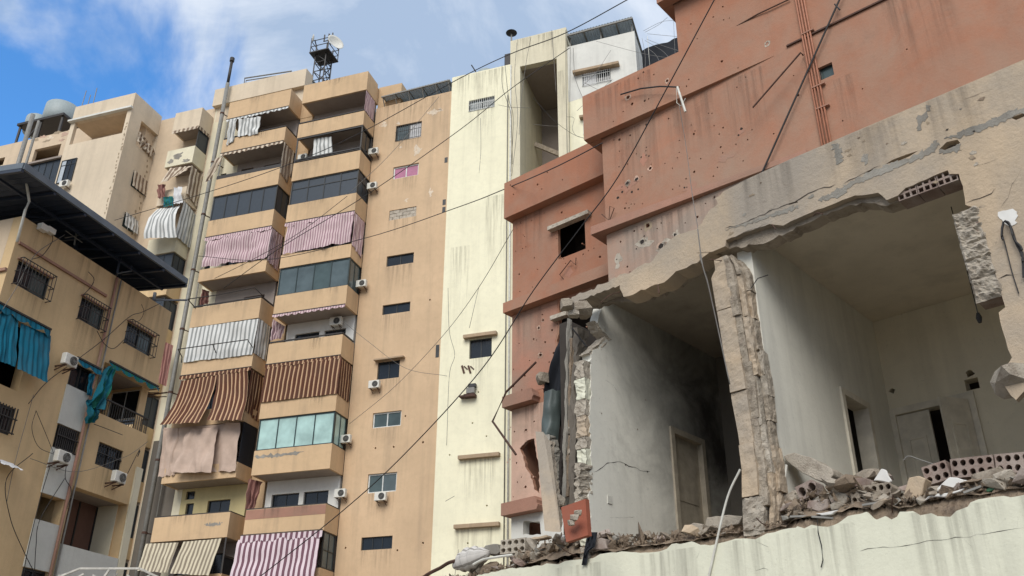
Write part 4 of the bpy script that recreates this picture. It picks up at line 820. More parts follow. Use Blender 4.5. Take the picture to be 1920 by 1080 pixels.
for r in (W1, W2, W3):
    window(N, r, br, d=-.06, n=2, frame='frame_dark', panes=['glass_dark', 'glass_blind'], fw_=.04)
    gg = MB(); u0, u1, z0, z1 = r
    for k in range(11): u = u0 - .02 + (u1 - u0 + .04) * k / 10; gg.bar(N.w(u, z0 - .03, .16), N.w(u, z1 + .03, .16), .012)
    for z in (z0 - .03, (z0 + z1) / 2, z1 + .03):
        gg.bar(N.w(u0 - .03, z, .16), N.w(u1 + .03, z, .16), .016)
        for u in (u0 - .02, u1 + .02): gg.bar(N.w(u, z, .0), N.w(u, z, .16), .016)
    gg.build('window_cage', 'iron', br)
    MB().box(N, u0 - .05, u1 + .05, z1 + .002, z1 + .03, .002, .06).build('drip_ledge', 'ledge', br)
window(N, W4, br, d=-.1, n=2, frame='frame_dark', pane='glass_dark', bars=9, barm='iron', bar_d=-.03)
if W5[0] > ul + .05: window(N, W5, br, d=-.06, n=2, frame='frame_dark', pane='glass_dark', bars=8, barm='iron', bar_d=.1)
for i, s_ in enumerate(Sx):
    if i != 2: window(N, (s_[0] + .03, s_[1] - .03, s_[2], s_[3]), br, d=-.08, n=2, frame='frame_dark', pane='glass_dark', bars=10 if i == 1 else 0, barm='iron', bar_d=.02)
MB().box(N, us0 - .02, us1 + .02, S2[2], S2[3], -1.2, -1.1).build('back_wall', 'strip', br)
m = MB()
a0, a1 = N.g('N1', 115, 50), N.g('N1', 670, 380); m.box(N, a0[0], a1[0], a0[1] - .03, a0[1] + .03, .002, .05); m.build('ledge', 'ledge', br)
m = MB(); m.bar(N.w(L1[0] + .2, L1[2] + .42, -.06), N.w(.0, L1[2] + .42, -.06), .035); m.bar(N.w(.0, L1[2] + .42, -.06), N.w(.0, L1[2] + .42, -1.3), .035)
for k in range(22): u = L1[0] + .25 + (-.02 - L1[0] - .25) * k / 21; m.bar(N.w(u, L1[2], -.06), N.w(u, L1[2] + .42, -.06), .014)
for k in range(9): m.bar(N.w(-.01, L1[2], -.1 - .14 * k), N.w(-.01, L1[2] + .42, -.1 - .14 * k), .014)
m.build('balcony_railing', 'iron', br)
window(NS, (.35, 1.3, L1[2] + .45, L1[3] - .02), br, d=-.1, n=2, frame='frame_white', pane='glass_dark', fw_=.02)
for r in (W1, W2, W3, W4): drip(N, r[0] - .05, r[1] + .05, r[2] - .01, 1.0, .003, br)
for u_ in (-5, -3.6, -2.4, -1.2): drip(N, u_, u_ + 1.0, zr - .06, 1.2, .0035, br)
# steel canopy over the roof
dc = .85; cz = N.g('B7', 150, 515, dc)[1]; ca0 = N.g('B7', 150, 515, dc)[0]; ca1 = N.g('N1', 1190, 262, dc)[0]
q = [N.w(ca0, cz, dc), N.w(ca1, cz, dc), N.w(ca1, cz + .5, -5.5), N.w(ca0, cz + .5, -5.5)]
nj = 120
rows = [[q[0].lerp(q[1], j / nj) + Vector((0, 0, .03 * math.sin(j * 1.57))) for j in range(nj + 1)], [q[3].lerp(q[2], j / nj) + Vector((0, 0, .03 * math.sin(j * 1.57))) for j in range(nj + 1)]]
ca = MB().grid(rows).grid([[p + Vector((0, 0, .015)) for p in r] for r in rows]).build('roof_canopy', 'canopy', br)
m = MB(); up = Vector((0, 0, .02)); m.bar(q[0] + up, q[1] + up, .06, .16); m.bar(q[0] + up, q[3] + up, .06, .14); m.bar(q[1] + up, q[2] + up, .06, .14); m.build('fascia', 'fascia', ca)
m = MB()
for k in range(7): a = q[0].lerp(q[1], k / 6) - Vector((0, 0, .1)); c = q[3].lerp(q[2], k / 6) - Vector((0, 0, .1)); m.bar(a, c, .07)
for s_ in (.12, .4, .7): m.bar(q[0].lerp(q[3], s_) - Vector((0, 0, .15)), q[1].lerp(q[2], s_) - Vector((0, 0, .15)), .06)
for u in (ul + .5, -3.2, -1.6, -.2): m.bar(N.w(u, zr - .2, -.5), N.w(u, cz + .1, -.5), .07); m.bar(N.w(u, zr + .3, -.5), N.w(u + .5, cz, .2), .04)
m.build('canopy_frame', 'canopy', ca)
# cloth on the brown building
def nq(v, x, y, d=.1): return (*N.g(v, x, y, d), d)
awning('bright teal awning in two panels on the brown building', N, ((AWN[0] - .4, AWN[3] + .06, .06), nq('N1', 118, 530, .06), nq('N1', 100, 835, .5), nq('N1', -120, 760, .5)), 'teal_cloth', folds=9, amp=.02, hem=.03, seed=50,
       extra=((nq('N1', 132, 560, .06), nq('N1', 322, 640, .06), nq('N1', 300, 935, .5), nq('N1', 112, 850, .5)),), val=(AWN[0] - .4, N.g('N1', 322, 610, .1)[0], AWN[3] + .1, .1, .08))
awning('small teal drape beside the narrow top window of the pale panel', N, (nq('N1', 568, 880), nq('N1', 598, 880), nq('N1', 578, 1020), nq('N1', 545, 1010)), 'teal_cloth', cat='drape', name='drape', folds=3, amp=.03, hem=.03, seed=51, nu=18,
       val=(S0[0], S0[1] + .1, S0[3] + .05, .12, .06))
awning('twisted green and blue drape falling from the open balcony', N, (nq('N1', 690, 830, .12), nq('N1', 735, 850, .12), nq('N2', 600, 95, .3), nq('N2', 520, 60, .3)), 'green_cloth', cat='drape', name='drape', folds=4, amp=.09, hem=.05, seed=52, nu=30,
       extra=((nq('N2', 530, 20, .3), nq('N2', 600, 60, .3), nq('N2', 572, 165, .2), nq('N2', 512, 172, .2)),), val=(L1[0] + .1, 0, L1[3] + .02, .05, .05))
awning('striped cloth hanging under the corner of the brown building', N, ((.02, L2[3] + .85, -.3), (.05, L2[3] + .85, -1.2), (.05, L2[3] - .1, -1.2), (.02, L2[3] - .1, -.3)), 'whitest', cat='curtain', name='curtain', folds=5, amp=.05, hem=.05, seed=53)
zs_ = N.g('N2', 68, 440)[1]; ua_, ub_ = N.g('N2', -90, 420)[0], N.g('N2', 68, 440)[0]
awning('short white awning with a wavy hem at the left edge of the brown wall', N, ((ua_, zs_ + .1, .02), (ub_, zs_ + .1, .02), (ub_ + .03, zs_ - .06, .3), (ua_, zs_ - .06, .3)), 'white_cloth', folds=7, amp=.015, hem=.05, seed=60, nu=40)

# ================================================================== TERRACOTTA BUILDING
ter = thing('terracotta_building', 'terracotta building pocked with bullet holes', 'building', R_.w(4, 0, 0))
LD = -1.33
def dd(pts, mind):
    out = []
    for p in pts:
        if all((p[0] - q[0]) ** 2 + (p[1] - q[1]) ** 2 > (mind + 0) ** 2 for q in out): out.append(p)
    return out
holesU = [(785, 185, 9), (785, 250, 4), (830, 322, 5), (935, 230, 4), (890, 465, 6), (1110, 288, 4), (1040, 320, 4), (1205, 365, 8), (1180, 290, 4), (1150, 455, 6), (1200, 440, 13), (1110, 515, 6), (815, 572, 7), (850, 548, 4), (868, 548, 4), (800, 480, 8), (830, 430, 12), (855, 480, 8), (945, 670, 19), (868, 700, 8),
          (915, 760, 15), (1020, 785, 19), (1098, 720, 11), (1155, 655, 5), (1020, 655, 4), (1270, 545, 5), (1320, 510, 9), (1455, 160, 6), (1470, 125, 10), (1505, 185, 6), (1440, 212, 5), (1335, 342, 5), (1365, 260, 3), (1345, 155, 5), (1530, 130, 4), (1480, 305, 4), (770, 860, 5), (830, 900, 7), (730, 800, 4), (760, 700, 4)]
h5 = [(560, 232, 11), (320, 325, 8), (157, 127, 5), (275, 90, 5), (330, 105, 4), (325, 35, 5), (360, 95, 4), (190, 205, 4), (208, 500, 6), (195, 510, 4), (165, 530, 3), (400, 462, 4), (460, 740, 6), (395, 762, 5), (480, 688, 4), (595, 708, 4), (435, 850, 5), (85, 835, 4), (585, 800, 4), (1065, 470, 4), (250, 600, 4), (700, 400, 3), (960, 640, 3), (1300, 260, 3)]
allh = [(*px('U', x, y), r / 3) for x, y, r in holesU] + [(*px('C5', x, y), r / 2.824) for x, y, r in h5] + [(995 / 2 + 680, 365 / 2, 4), (1010 / 2 + 680, 390 / 2, 3)]
rb = random.Random(19); extra_h = []
for k in range(95):
    x = 1150 + abs(rb.gauss(0, 160)); y = rb.uniform(120, 560); extra_h.append((x, y, rb.uniform(.8, 1.6) + rb.expovariate(1.6)))
allh += extra_h
R_holes, b_holes = [], []
vent = rect(R_, 'P', [(1532, 130), (1559, 115), (1564, 138), (1540, 152)])
def kscale(F, x, y, d): return (F.hit(x, y, d) - CAM).length / FL
used = []
for x, y, r in allh:
    u, z = R_.uz(x, y); rr_ = max(.02, r * kscale(R_, x, y, 0) * .95)
    if not (.12 < u < 12) or (vent[0] - .3 < u < vent[1] + .3 and vent[2] - .3 < z < vent[3] + .3): continue
    if u < 2.65 and z > 17.4: continue
    if 13.18 < z < 13.72 and u < 5.2: continue
    if any((u - a) ** 2 + (z - c) ** 2 < (rr_ + e) ** 2 * 1.9 for a, c, e in used): continue
    used.append((u, z, rr_))
    band = 16.1 < z < 17.8 and u < 5
    if band:
        if 16.35 < z < 17.55: b_holes.append((x, y, r))
    else: R_holes.append(ring(u, z, rr_, 9, rb))
MB().plate(R_, [(0, 0), (14, 0), (14, 26), (5.0, 26), (5.0, 16.3), (0, 16.3)], [h for h in R_holes if all(p[0] > 5.1 or p[1] < 16.2 for p in h)] + [R4(*vent)], -.25, 0).build('wall', 'terra', ter)
RU = Facade.__new__(Facade); _a, _b = R_.w(-.37, 0, .3), R_.w(5.0, 0, .004); RU.O = _a; RU.u = (_b - _a).normalized(); RU.n = Vector((RU.u.y, -RU.u.x, 0)); UE = (_b - _a).length
uo = []; uq = []
for x, y, r in allh:
    u, z = RU.uz(x, y); q = max(.02, r * (RU.hit(x, y) - CAM).length / FL)
    if not (.1 < u < UE - .1 and z > 16.36) or (u < 3.15 and z > 17.6): continue
    if any((u - a) ** 2 + (z - c) ** 2 < (q + e) ** 2 * 1.9 for a, c, e in uq): continue
    uq.append((u, z, q)); uo.append(ring(u, z, q, 9, rb))
MB().plate(RU, [(0, 16.25), (UE, 16.3), (UE, 26), (2.98, 26), (2.98, 17.72), (0, 17.72)], uo, -.22, 0).build('upper_wall', 'terra', ter)
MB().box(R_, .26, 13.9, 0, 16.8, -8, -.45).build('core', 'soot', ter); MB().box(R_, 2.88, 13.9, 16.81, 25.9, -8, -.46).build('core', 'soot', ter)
window(R_, vent, ter, d=-.1, n=1, frame='frame_dark', pane='glass_blind', fw_=.025)
def rim_chip(F, u, z, r, hole, d):
    s_ = rb.uniform(0, 99); n = 26; o = []
    for i in range(n):
        a = 6.283 * i / n; k = r * (1.55 + .75 * noise.noise(Vector((math.cos(a) * 1.6, math.sin(a) * 1.6, s_))) + .45 * noise.noise(Vector((math.cos(a) * 5, math.sin(a) * 5, s_)))); o.append((u + max(k, r * 1.12) * math.cos(a), z + max(k, r * 1.12) * math.sin(a)))
    MB().plate(F, o, [hole], d, d + .003).build('crater_rim', rb.choice(['flake', 'terra_pale', 'concrete2', 'terra_pale']), ter)
for u, z, r in uq:
    if r > .045: rim_chip(RU, u, z, r, ring(u, z, r * .98, 9, rb), .001)
for u, z, r in used:
    if r > .045 and (z < 16.1 or u > 5.2): rim_chip(R_, u, z, r, ring(u, z, r * .98, 9, rb), .001 if z > 13.2 else .0085)
# dust-caked lower wall: a separate coat of render below the ledge
low_holes = [h for h in R_holes if all(p[1] < 13.2 for p in h)]
# parapet band with overhang that dies into the wall at its right end
bh = [(-.37, 16.25), (4.95, 16.25), (4.95, 16.3), (4.0, 17.72), (-.37, 17.72)]
def band_hole(x, y, r):
    u, z = R_.uz(x, y, .28); return ring(u, z, max(.022, r * kscale(R_, x, y, .28)), 8, rb)
MB().box(R_, -.37, -.002, 16.25, 17.72, -2, .06).build('parapet_return', 'terra', ter)
MB().box(R_, 5.35, 9.4, 16.36, 16.40, .002, .05).build('drip_strip', 'rust', ter)
m = MB(); m.hexa([R_.w(-.3, 13.3, .002), R_.w(5.4, 13.3, .002), R_.w(5.4, 13.42, .002), R_.w(-.3, 13.55, .002)], [R_.w(-.3, 13.3, .27), R_.w(5.4, 13.3, .03), R_.w(5.4, 13.42, .03), R_.w(-.3, 13.55, .25)]); m.build('ledge', 'ledge', ter)
MB().box(R_, -.3, 0, 13.3, 13.55, -1.3, .002).build('ledge', 'ledge', ter)
MB().box(R_, 2.3, 6, 19.3, 20.6, .2, .5).build('parapet_band', 'terra', ter); MB().box(R_, 2.3, 2.6, 19.3, 20.6, -3, .19).build('parapet_band', 'terra', ter)
MB().box(R_, .0, .25, 0, 17.6, -8, -.252).build('side_wall', 'terra_dust', ter); MB().box(R_, 2.62, 2.87, 17.0, 26, -8, -.12).build('side_wall', 'terra', ter)
MB().box(R_, .26, 2.6, 16.9, 17.1, -8, -.26).build('terrace', 'pave', ter)
dust_pts = [(0.02, 6), (6, 6), (6, 12.0), (5.2, 13.26), (0.02, 13.26)]
MB().plate(R_, jag([(0.012, 7), (5.2, 7), (5.2, 13.285), (0.012, 13.285)], .0, .5) , [[(p[0], p[1]) for p in h] for h in low_holes if all(.1 < p[0] < 5.1 and 7.2 < p[1] < 13.2 for p in h)], .002, .008).build('dusted_render', 'terra_grey', ter)
# left, set-back volume
LV = Facade.__new__(Facade); LV.O = R_.O + R_.n * LD; LV.u = R_.u; LV.n = R_.n
wl_ = LV.g('U', 140, 700)[0] + 0; wle = LV.g('P', 961, 500)[0]
zt1 = (LV.uz(945, 357)[1] + LV.uz(1120, 275)[1]) / 2; zb1 = (LV.uz(945, 425)[1] + LV.uz(1132, 337)[1]) / 2
ble = (LV.uz(945, 357, .3)[0] + LV.uz(945, 425, .3)[0]) / 2
zl = [(LV.g('N3', *a, .3)[1] + LV.g('N3', *c, .3)[1]) / 2 for a, c in (((30, 110), (270, 18)), ((30, 517), (180, 470)), ((25, 980), (200, 948)))]
winr = rect(LV, 'P', [(1043, 424), (1097, 401), (1097, 466), (1050, 486)])
tear = [LV.g('N3', *p) for p in ((268, 60), (272, 135), (270, 200), (258, 280), (238, 350), (215, 385), (190, 395), (205, 450), (225, 560), (240, 660), (238, 750), (262, 840), (285, 930), (290, 990), (280, 1080))]
tear = jag(tear, .04, .15, 5)
hole_big = jag([LV.g('N3', *p) for p in ((103, 692), (130, 660), (166, 648), (172, 700), (186, 770), (188, 886), (165, 868), (150, 805), (126, 770), (118, 722), (103, 692))], .02, .08, 6)[:-1]
hole_low = jag([LV.g('N3', *p) for p in ((118, 1005), (188, 1005), (194, 1062), (116, 1062), (118, 1005))], .02, .1, 8)[:-1]
lh = [(350, 465, 5), (190, 495, 3), (470, 473, 4), (460, 595, 7), (610, 810, 4), (580, 830, 5), (675, 845, 9), (500, 905, 11), (305, 850, 5), (250, 730, 3), (295, 1015, 4), (430, 1000, 4), (360, 600, 3), (290, 640, 3)]
lh = [(*px('U', x, y), r / 3) for x, y, r in lh] + [(*px('N3', x, y), r / 2.298) for x, y, r in ((185, 172, 7), (200, 115, 4), (192, 290, 9), (250, 280, 7), (242, 182, 6), (130, 612, 7), (60, 738, 5), (50, 752, 5), (80, 620, 4), (128, 857, 6), (75, 900, 3), (115, 500, 3), (45, 550, 4), (112, 440, 4), (165, 575, 4), (100, 240, 3), (230, 320, 4))]
L_holes = []; L_band = []; us = []; rl_ = random.Random(44); lh += [(rl_.uniform(955, 1120), rl_.uniform(300, 930), .7 + rl_.expovariate(1.2)) for _ in range(75)]
for x, y, r in lh:
    u, z = LV.uz(x, y); q = max(.02, r * kscale(LV, x, y, 0))
    if any((u - a) ** 2 + (z - c) ** 2 < (q + e) ** 2 * 1.6 for a, c, e in us): continue
    us.append((u, z, q))
    if z > zb1 - .05: L_band.append((x, y, r))
    else: L_holes.append(ring(u, z, q, 9, rb, 1.5 if (x, y) == px('N3', 192, 290) else 1))
zlo = zl[2]
outer = [(wle, zlo + .3), (LV.g('N3', 278, 930)[0] - .05, zlo + .3)]
tu = [p for p in tear if zlo + .32 < p[1] < zl[0] - .2][::-1]
uend = LV.uz(1150, 300)[0]
for u, z, q in us:
    if q > .04 and z < zb1 - .1 and u < tu[-1][0] - .3: rim_chip(LV, u, z, q, ring(u, z, q * .98, 9, rb), .009)
outer = [(wle, zlo + .2), (tu[0][0], zlo + .2)] + tu + [(tu[-1][0] + .05, zl[0] - .1), (uend, zl[0] - .1), (uend, zt1 - .1), (wle, zt1 - .1)]
MB().plate(LV, outer, [h for h in L_holes if all(wle + .03 < p[0] < uend and p[1] > zlo + .35 for p in h)][:160] + [hole_big, R4(*winr)], -.11, 0).build('wall', 'terra', ter)
# dusty coat on the two lower floors
co = [(wle + .004, zlo + .32), (tu[0][0] - .03, zlo + .32)] + [(p[0] - .03, p[1]) for p in tu if p[1] < zl[1] - .02] + [(wle + .004, zl[1] - .02)]
MB().plate(LV, co, [hole_big] + [h for h in L_holes if all(zlo + .4 < p[1] < zl[1] - .1 for p in h)], .002, .008).build('dusted_render', 'terra_pale', ter)
co = [(wle + .004, zl[1] + .36), (tu[0][0] - .35, zl[1] + .36)] + [(p[0] - .05, p[1]) for p in tu if zl[1] + .4 < p[1] < zl[0] - .25] + [(tu[-1][0] - .05, zl[0] - .02), (wle + .004, zl[0] - .02)]
MB().plate(LV, co, [h for h in L_holes if all(zl[1] + .45 < p[1] < zl[0] - .1 for p in h)], .002, .008).build('dusted_render', 'terra_dust', ter)
MB().plate(LV, [(wle, 0), (tu[0][0] + .3, 0), (tu[0][0] + .3, zlo + .19), (wle, zlo + .19)], [hole_low], -.25, -.002).build('lower_wall', 'white_old', ter)
MB().box(LV, wle + .26, uend, 0, zt1 - .51, -6, -1.2).build('core', 'soot', ter); MB().box(LV, wle, wle + .25, 0, zt1 - .1, -6, -.252).build('side_wall', 'terra', ter)
MB().box(LV, wle + .26, uend, zt1 - .5, zt1 - .3, -6, -.253).build('roof', 'pave', ter)
bhs = []
for x, y, r in L_band:
    u, z = LV.uz(x, y, .28); h = ring(u, z, max(.025, r * kscale(LV, x, y, .28)), 8, rb)
    if all(ble + .05 < p[0] and zb1 + .05 < p[1] < zt1 - .05 for p in h): bhs.append(h)
MB().plate(LV, R4(ble, uend, zb1, zt1), bhs, .003, .3).build('parapet_band', 'terra', ter)
MB().box(LV, ble, wle - .002, zb1, zt1, -2.5, .0).build('parapet_return', 'terra', ter)
for k, z in enumerate(zl):
    ue = uend if k == 0 else (LV.g('N3', 185, 470)[0] if k == 1 else LV.g('N3', 205, 945)[0])
    e = jag([(ue, z), (ue + .06, z + .12), (ue - .04, z + .34)], .02, .06, k)
    MB().plate(LV, [(ble, z)] + e + [(ble, z + .32)], (), .003, .3).build('ledge', 'ledge' if k else 'terra', ter)
    MB().box(LV, ble, wle - .002, z, z + .32, -2, .0).build('ledge', 'ledge', ter)
a0, a1 = LV.g('U', 378, 690, .2), LV.g('U', 605, 590, .2); MB().box(LV, a0[0], a1[0], a0[1] - .03, a0[1] + .09, .003, .2).build('lintel', 'concrete2', ter)
MB().box(LV, winr[0] - .2, winr[1] + .2, winr[2] - .2, winr[3] + .2, -1.19, -1.1).build('inner_wall', 'dark_hull', ter)
a0, a1 = LV.g('N3', 232, 134, .2), LV.g('N3', 302, 118, .2); MB().box(LV, a0[0], a1[0], a0[1] - .03, a0[1] + .09, .01, .2).build('lintel', 'concrete2', ter)
# pale patches where the render has spalled
for v, x, y, ru, rz in (('U', 830, 445, .45, .28), ('U', 1185, 460, .28, .2), ('U', 1375, 290, .3, .14), ('U', 1120, 520, .22, .1), ('U', 500, 920, .22, .3), ('C5', 560, 240, .12, .12), ('C5', 445, 225, .14, .12), ('U', 920, 300, .16, .22), ('U', 920, 770, .3, .25), ('U', 1040, 800, .3, .3), ('U', 1100, 720, .16, .14), ('U', 780, 870, .2, .3), ('U', 1470, 140, .12, .12)):
    F_ = LV if x < 700 and v == 'U' else R_
    u, z = F_.g(v, x, y); dmx = .0085 if (F_ is R_ and z < 13.25) else .001
    MB().plate(F_, blob(F_, u, z, ru, rz, rb), [h for h in []], dmx, dmx + .003).build('spall_patch', 'terra_dust' if z > 13.3 else 'concrete2', ter)
    us_ = [h for h in R_holes if abs(h[0][0] - u) < ru and abs(h[0][1] - z) < rz]
    for h in us_: MB().plate(F_, [(a, c) for a, c in h], (), dmx + .003, dmx + .004).build('bullet_pit', 'soot', ter)
for u_, z_, L_, w_ in ((.3, 16.2, 2.2, 1.6), (2.0, 16.2, 1.8, 1.4), (3.6, 16.2, 2.4, 1.2), (6.2, 14.9, 2.0, .5), (7.5, 16.3, 2.5, 1.5), (9.2, 20, 4, 1.5), (.5, 13.2, 1.6, 2.0), (2.6, 13.2, 1.5, 1.6)): drip(R_, u_, u_ + w_, z_, L_, .0105 if z_ < 13.25 else .0025, ter)
for u_, w_, L_ in ((.2, 2.2, 1.3), (3.2, 1.8, 3.0), (4.2, 1.0, 2.5)): drip(RU, u_, u_ + w_, 17.6 if u_ < 3 else 22, L_, .0062, ter)
for z_ in (zb1, zl[0], zl[1]): drip(LV, wle + .05, wle + 1.2, z_ - .01, 1.6, .012, ter)
# bundle of pipes down the wall
for k, (xa, xb) in enumerate(((1488, 1543), (1495, 1546), (1502, 1551), (1511, 1553))):
    p0, p1 = R_.uz(xa, -20, .06), R_.uz(xb, 282, .06)
    u = p0[0] * .0 + R_.uz((xa + xb) / 2, 130, .06)[0]
    tag(MB().tube([R_.w(u, 26, .06), R_.w(u, 7, .06)], .022, 7).build('wall_pipe', 'terpipe', None, True), ['leftmost of four thin pipes down the terracotta wall', 'second from the left of four thin pipes down the terracotta wall', 'third from the left of four thin pipes down the terracotta wall', 'rightmost of four thin pipes down the terracotta wall'][k], 'pipe', 'pipes down the terracotta wall')
for y in (65, 165, 205):
    u0, z = R_.uz(1495 + y * .2, y, .03); MB().box(R_, u0 - .05, u0 + .24, z - .015, z + .015, .003, .09).build('pipe_clamp', 'ledge', ter)

# ================================================================== WRECKED NEAR BUILDING
wr = thing('wrecked_building', 'low wrecked building with two rooms torn open to the street', 'building', D.w(0, 0, 0))
kz = lambda z: 1.6 + (z - 1.6) * 10 / 8.5
FLR, CEI, ROOF = kz(3.42), kz(6.65), kz(7.16)
zplast = [('Z', *p) for p in ((-300, 560), (0, 505), (330, 440), (450, 410), (560, 397), (690, 386), (720, 372), (790, 378), (830, 358), (905, 350), (1000, 340), (1040, 316), (1110, 306), (1170, 300), (1230, 305), (1330, 307), (1400, 300), (1440, 285), (1470, 256), (1550, 250), (1590, 240), (1640, 262), (1700, 265), (1760, 250), (1850, 225))] + \
         [('W', *p) for p in ((0, 700), (60, 705), (140, 665), (240, 640), (340, 625), (350, 615), (400, 630), (450, 605), (560, 620), (640, 590), (700, 545), (830, 515), (870, 555), (900, 570), (960, 545), (1000, 570), (1040, 550), (1060, 515), (1150, 510), (1200, 540), (1280, 525), (1320, 545), (1410, 550), (1450, 510), (1530, 480), (1550, 450), (1600, 430), (1690, 415), (1780, 405), (1830, 415), (1920, 400), (2300, 350))]
tp_ = jag([D.g(*p, .03) for p in zplast], .008, .06, 3)
tp_ += jag([(tp_[-1][0] + .02, tp_[-1][1]), (6.0, FLR - .08)], .03, .1, 5); ue = tp_[0][0]; ur_ = tp_[-1][0]
MB().plate(D, [(ue, 0), (ur_, 0)] + tp_[::-1], (), -.02, .03).build('plaster_wall', 'plaster', wr)
ul_ = ue
# mortar and slab edge behind the plaster
rows = []; nE = 620
for i in range(15):
    r = []
    for j in range(nE + 1):
        u = ul_ + (ur_ - ul_) * j / nE; t_ = i / 14; z = FLR - .52 + .57 * t_; d = -.012 - .05 * max(0, t_ - .8) * 5
        k = noise.fractal(Vector((u * 4, z * 6, 2.)), .8, 2.0, 6) + .6 * noise.noise(Vector((u * 30, z * 34, 5.)))
        r.append(D.w(u, z + (.02 * k if 0 < i < 14 else .05 * k * (i == 14)), min(.027, d + .03 * k)))
    rows.append(r)
rows.append([D.w(ul_ + (ur_ - ul_) * j / nE, FLR + .02, -.5) for j in range(nE + 1)])
MB().grid(rows).build('broken_slab_edge', 'earth', wr, False)
MB().box(D, ul_, ur_, 0, FLR - .3, -.3, -.021).build('lower_wall', 'concrete', wr)
MB().box(D, ul_, ur_, FLR - .3, FLR, -7, -.1).build('floor_slab', 'concrete', wr)
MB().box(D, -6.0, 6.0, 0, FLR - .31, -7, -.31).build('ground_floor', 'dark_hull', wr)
# upper facade with the torn openings
top = [('V', *p) for p in ((20, 715), (65, 640), (95, 600), (130, 575), (115, 545), (160, 508), (300, 452), (525, 350))]
tops = [D.g(*p) for p in top]
jr = jag(tops[:6], .015, .05, 1) + [(tops[6][0], ROOF - .02), (tops[7][0], ROOF)]
right_u = 6.0
op2 = [('V', *p) for p in ((175, 768), (280, 725), (405, 682), (480, 690), (560, 650), (660, 605), (760, 570), (860, 530), (985, 515), (1030, 555), (1090, 530), (1130, 490), (1240, 445), (1355, 395), (1365, 415), (1415, 415), (1440, 510), (1450, 580))] + \
      [('N5', *p) for p in ((180, 300), (190, 355), (215, 400), (240, 510), (260, 570), (280, 640), (290, 672), (265, 692), (280, 760), (300, 830), (315, 860), (288, 905), (260, 940), (290, 972), (310, 1002), (330, 1020), (362, 985), (430, 990), (560, 960))]
o2p = jag([D.g(*p) for p in op2], .008, .07, 2)
colL = [D.g('V', 20, 830), D.g('V', 20, 715)]
out = jr + [(right_u, ROOF), (right_u, FLR), (5.6, FLR), (5.6, CEI - .5), (4.3, CEI - .4), (4.15, o2p[-1][1]), (4.1, o2p[-1][1])] + [q for q in o2p[::-1] if q[0] < 4.05] + [D.g('V', 170, 800), D.g('V', 100, 830), D.g('V', 20, 835)]  # includes an unseen opening at the right, added to light the larger room
crk = [[D.g('V', *p) for p in h] for h in (((1308, 286), (1350, 245), (1408, 232), (1422, 250), (1400, 264), (1335, 290)), ((1025, 362), (1060, 340), (1140, 310), (1200, 291), (1150, 322), (1080, 352)), ((1690, 115), (1762, 90), (1765, 108), (1720, 128)), ((905, 415), (940, 395), (975, 385), (945, 408)), ((500, 575), (550, 560), (560, 566), (510, 580)))]
MB().plate(D, out, crk, -.09, 0).build('facade', 'dgrey', wr)
rim = [('U', *p) for p in ((515, 1070), (560, 1045), (640, 1030), (660, 1000), (720, 985), (750, 960), (850, 930), (880, 905), (970, 865), (1010, 800), (1060, 755), (1120, 715), (1170, 700), (1210, 690), (1300, 660))]
rimb = [('U', *p) for p in ((1300, 812), (1220, 878), (1160, 905), (1100, 925), (1050, 975), (960, 1010), (880, 1045), (805, 1068), (785, 1002), (720, 1030), (640, 1062), (560, 1085), (500, 1110))]
rp = jag([D.g(*p) for p in rim], .02, .06, 4) + jag([D.g(*p) for p in rimb], .02, .06, 5)
MB().plate(D, rp, (), -.3, -.006).build('broken_lintel', 'dgrey', wr)
# second, rough layer behind the skin: lintel soffit, broken edges
rim2 = [('U', *p) for p in ((500, 1090), (640, 1045), (760, 990), (880, 940), (990, 890), (1080, 830), (1180, 790), (1256, 760), (1256, 850), (1160, 915), (1050, 985), (880, 1060), (760, 1065), (560, 1100))]
MB().plate(D, jag([D.g(*p, -.08) for p in rim2], .03, .07, 6), (), -.38, -.302).build('broken_core', 'concrete', wr)
sof = [('V', *p) for p in ((20, 770), (175, 740), (405, 670), (700, 570), (985, 490), (1130, 470), (1360, 380), (1420, 400), (1416, 445), (1300, 478), (1150, 525), (1020, 580), (890, 562), (680, 628), (395, 770), (175, 812), (20, 850))]
MB().plate(D, jag([D.g(*p, -.06) for p in sof], .02, .06, 7), (), -.30, -.092).build('exposed_beam', 'concrete', wr)
# hollow clay blocks laid bare in the lintel: each its own piece
def hollow_block(name, F, u0, z0, L, H, d0, d1, parent, mat='block', n=4, rows=2, tilt=0.0, rnd=True, R=rb, broken=0.0):
    """Clay block with rows of real cavities."""
    hs = []; ca, sa = math.cos(tilt), math.sin(tilt); rot = lambda a, c: (u0 + a * ca - c * sa, z0 + a * sa + c * ca)
    cw, ch = L / n, H / rows
    for i in range(n):
        for j in range(rows):
            cx_, cz_ = cw * (i + .5), ch * (j + .5); a, c = cw * .36, ch * .34
            if rnd: hs.append([rot(cx_ + a * math.cos(6.283 * k / 10) * R.uniform(.93, 1.05), cz_ + c * math.sin(6.283 * k / 10) * R.uniform(.93, 1.05)) for k in range(10)])
            else: hs.append([rot(cx_ - a, cz_ - c), rot(cx_ + a, cz_ - c), rot(cx_ + a, cz_ + c), rot(cx_ - a, cz_ + c)])
    o = [rot(0, 0), rot(L - broken, 0), rot(L - broken * .4, H * .4), rot(L, H * .7), rot(L - broken * .6, H), rot(0, H)]
    m = MB().plate(F, o, hs, d0, d1); p = [rot(.005, .005), rot(L - broken - .005, .005), rot(L - broken - .005, H - .005), rot(.005, H - .005)]
    m.add([F.w(*q_, d0 + .006) for q_ in p], [(0, 1, 2, 3)]); return m.build(name, mat, parent)
pA, pB = D.g('V', 1100, 565, -.04), D.g('V', 1420, 448, -.04); nB = 3
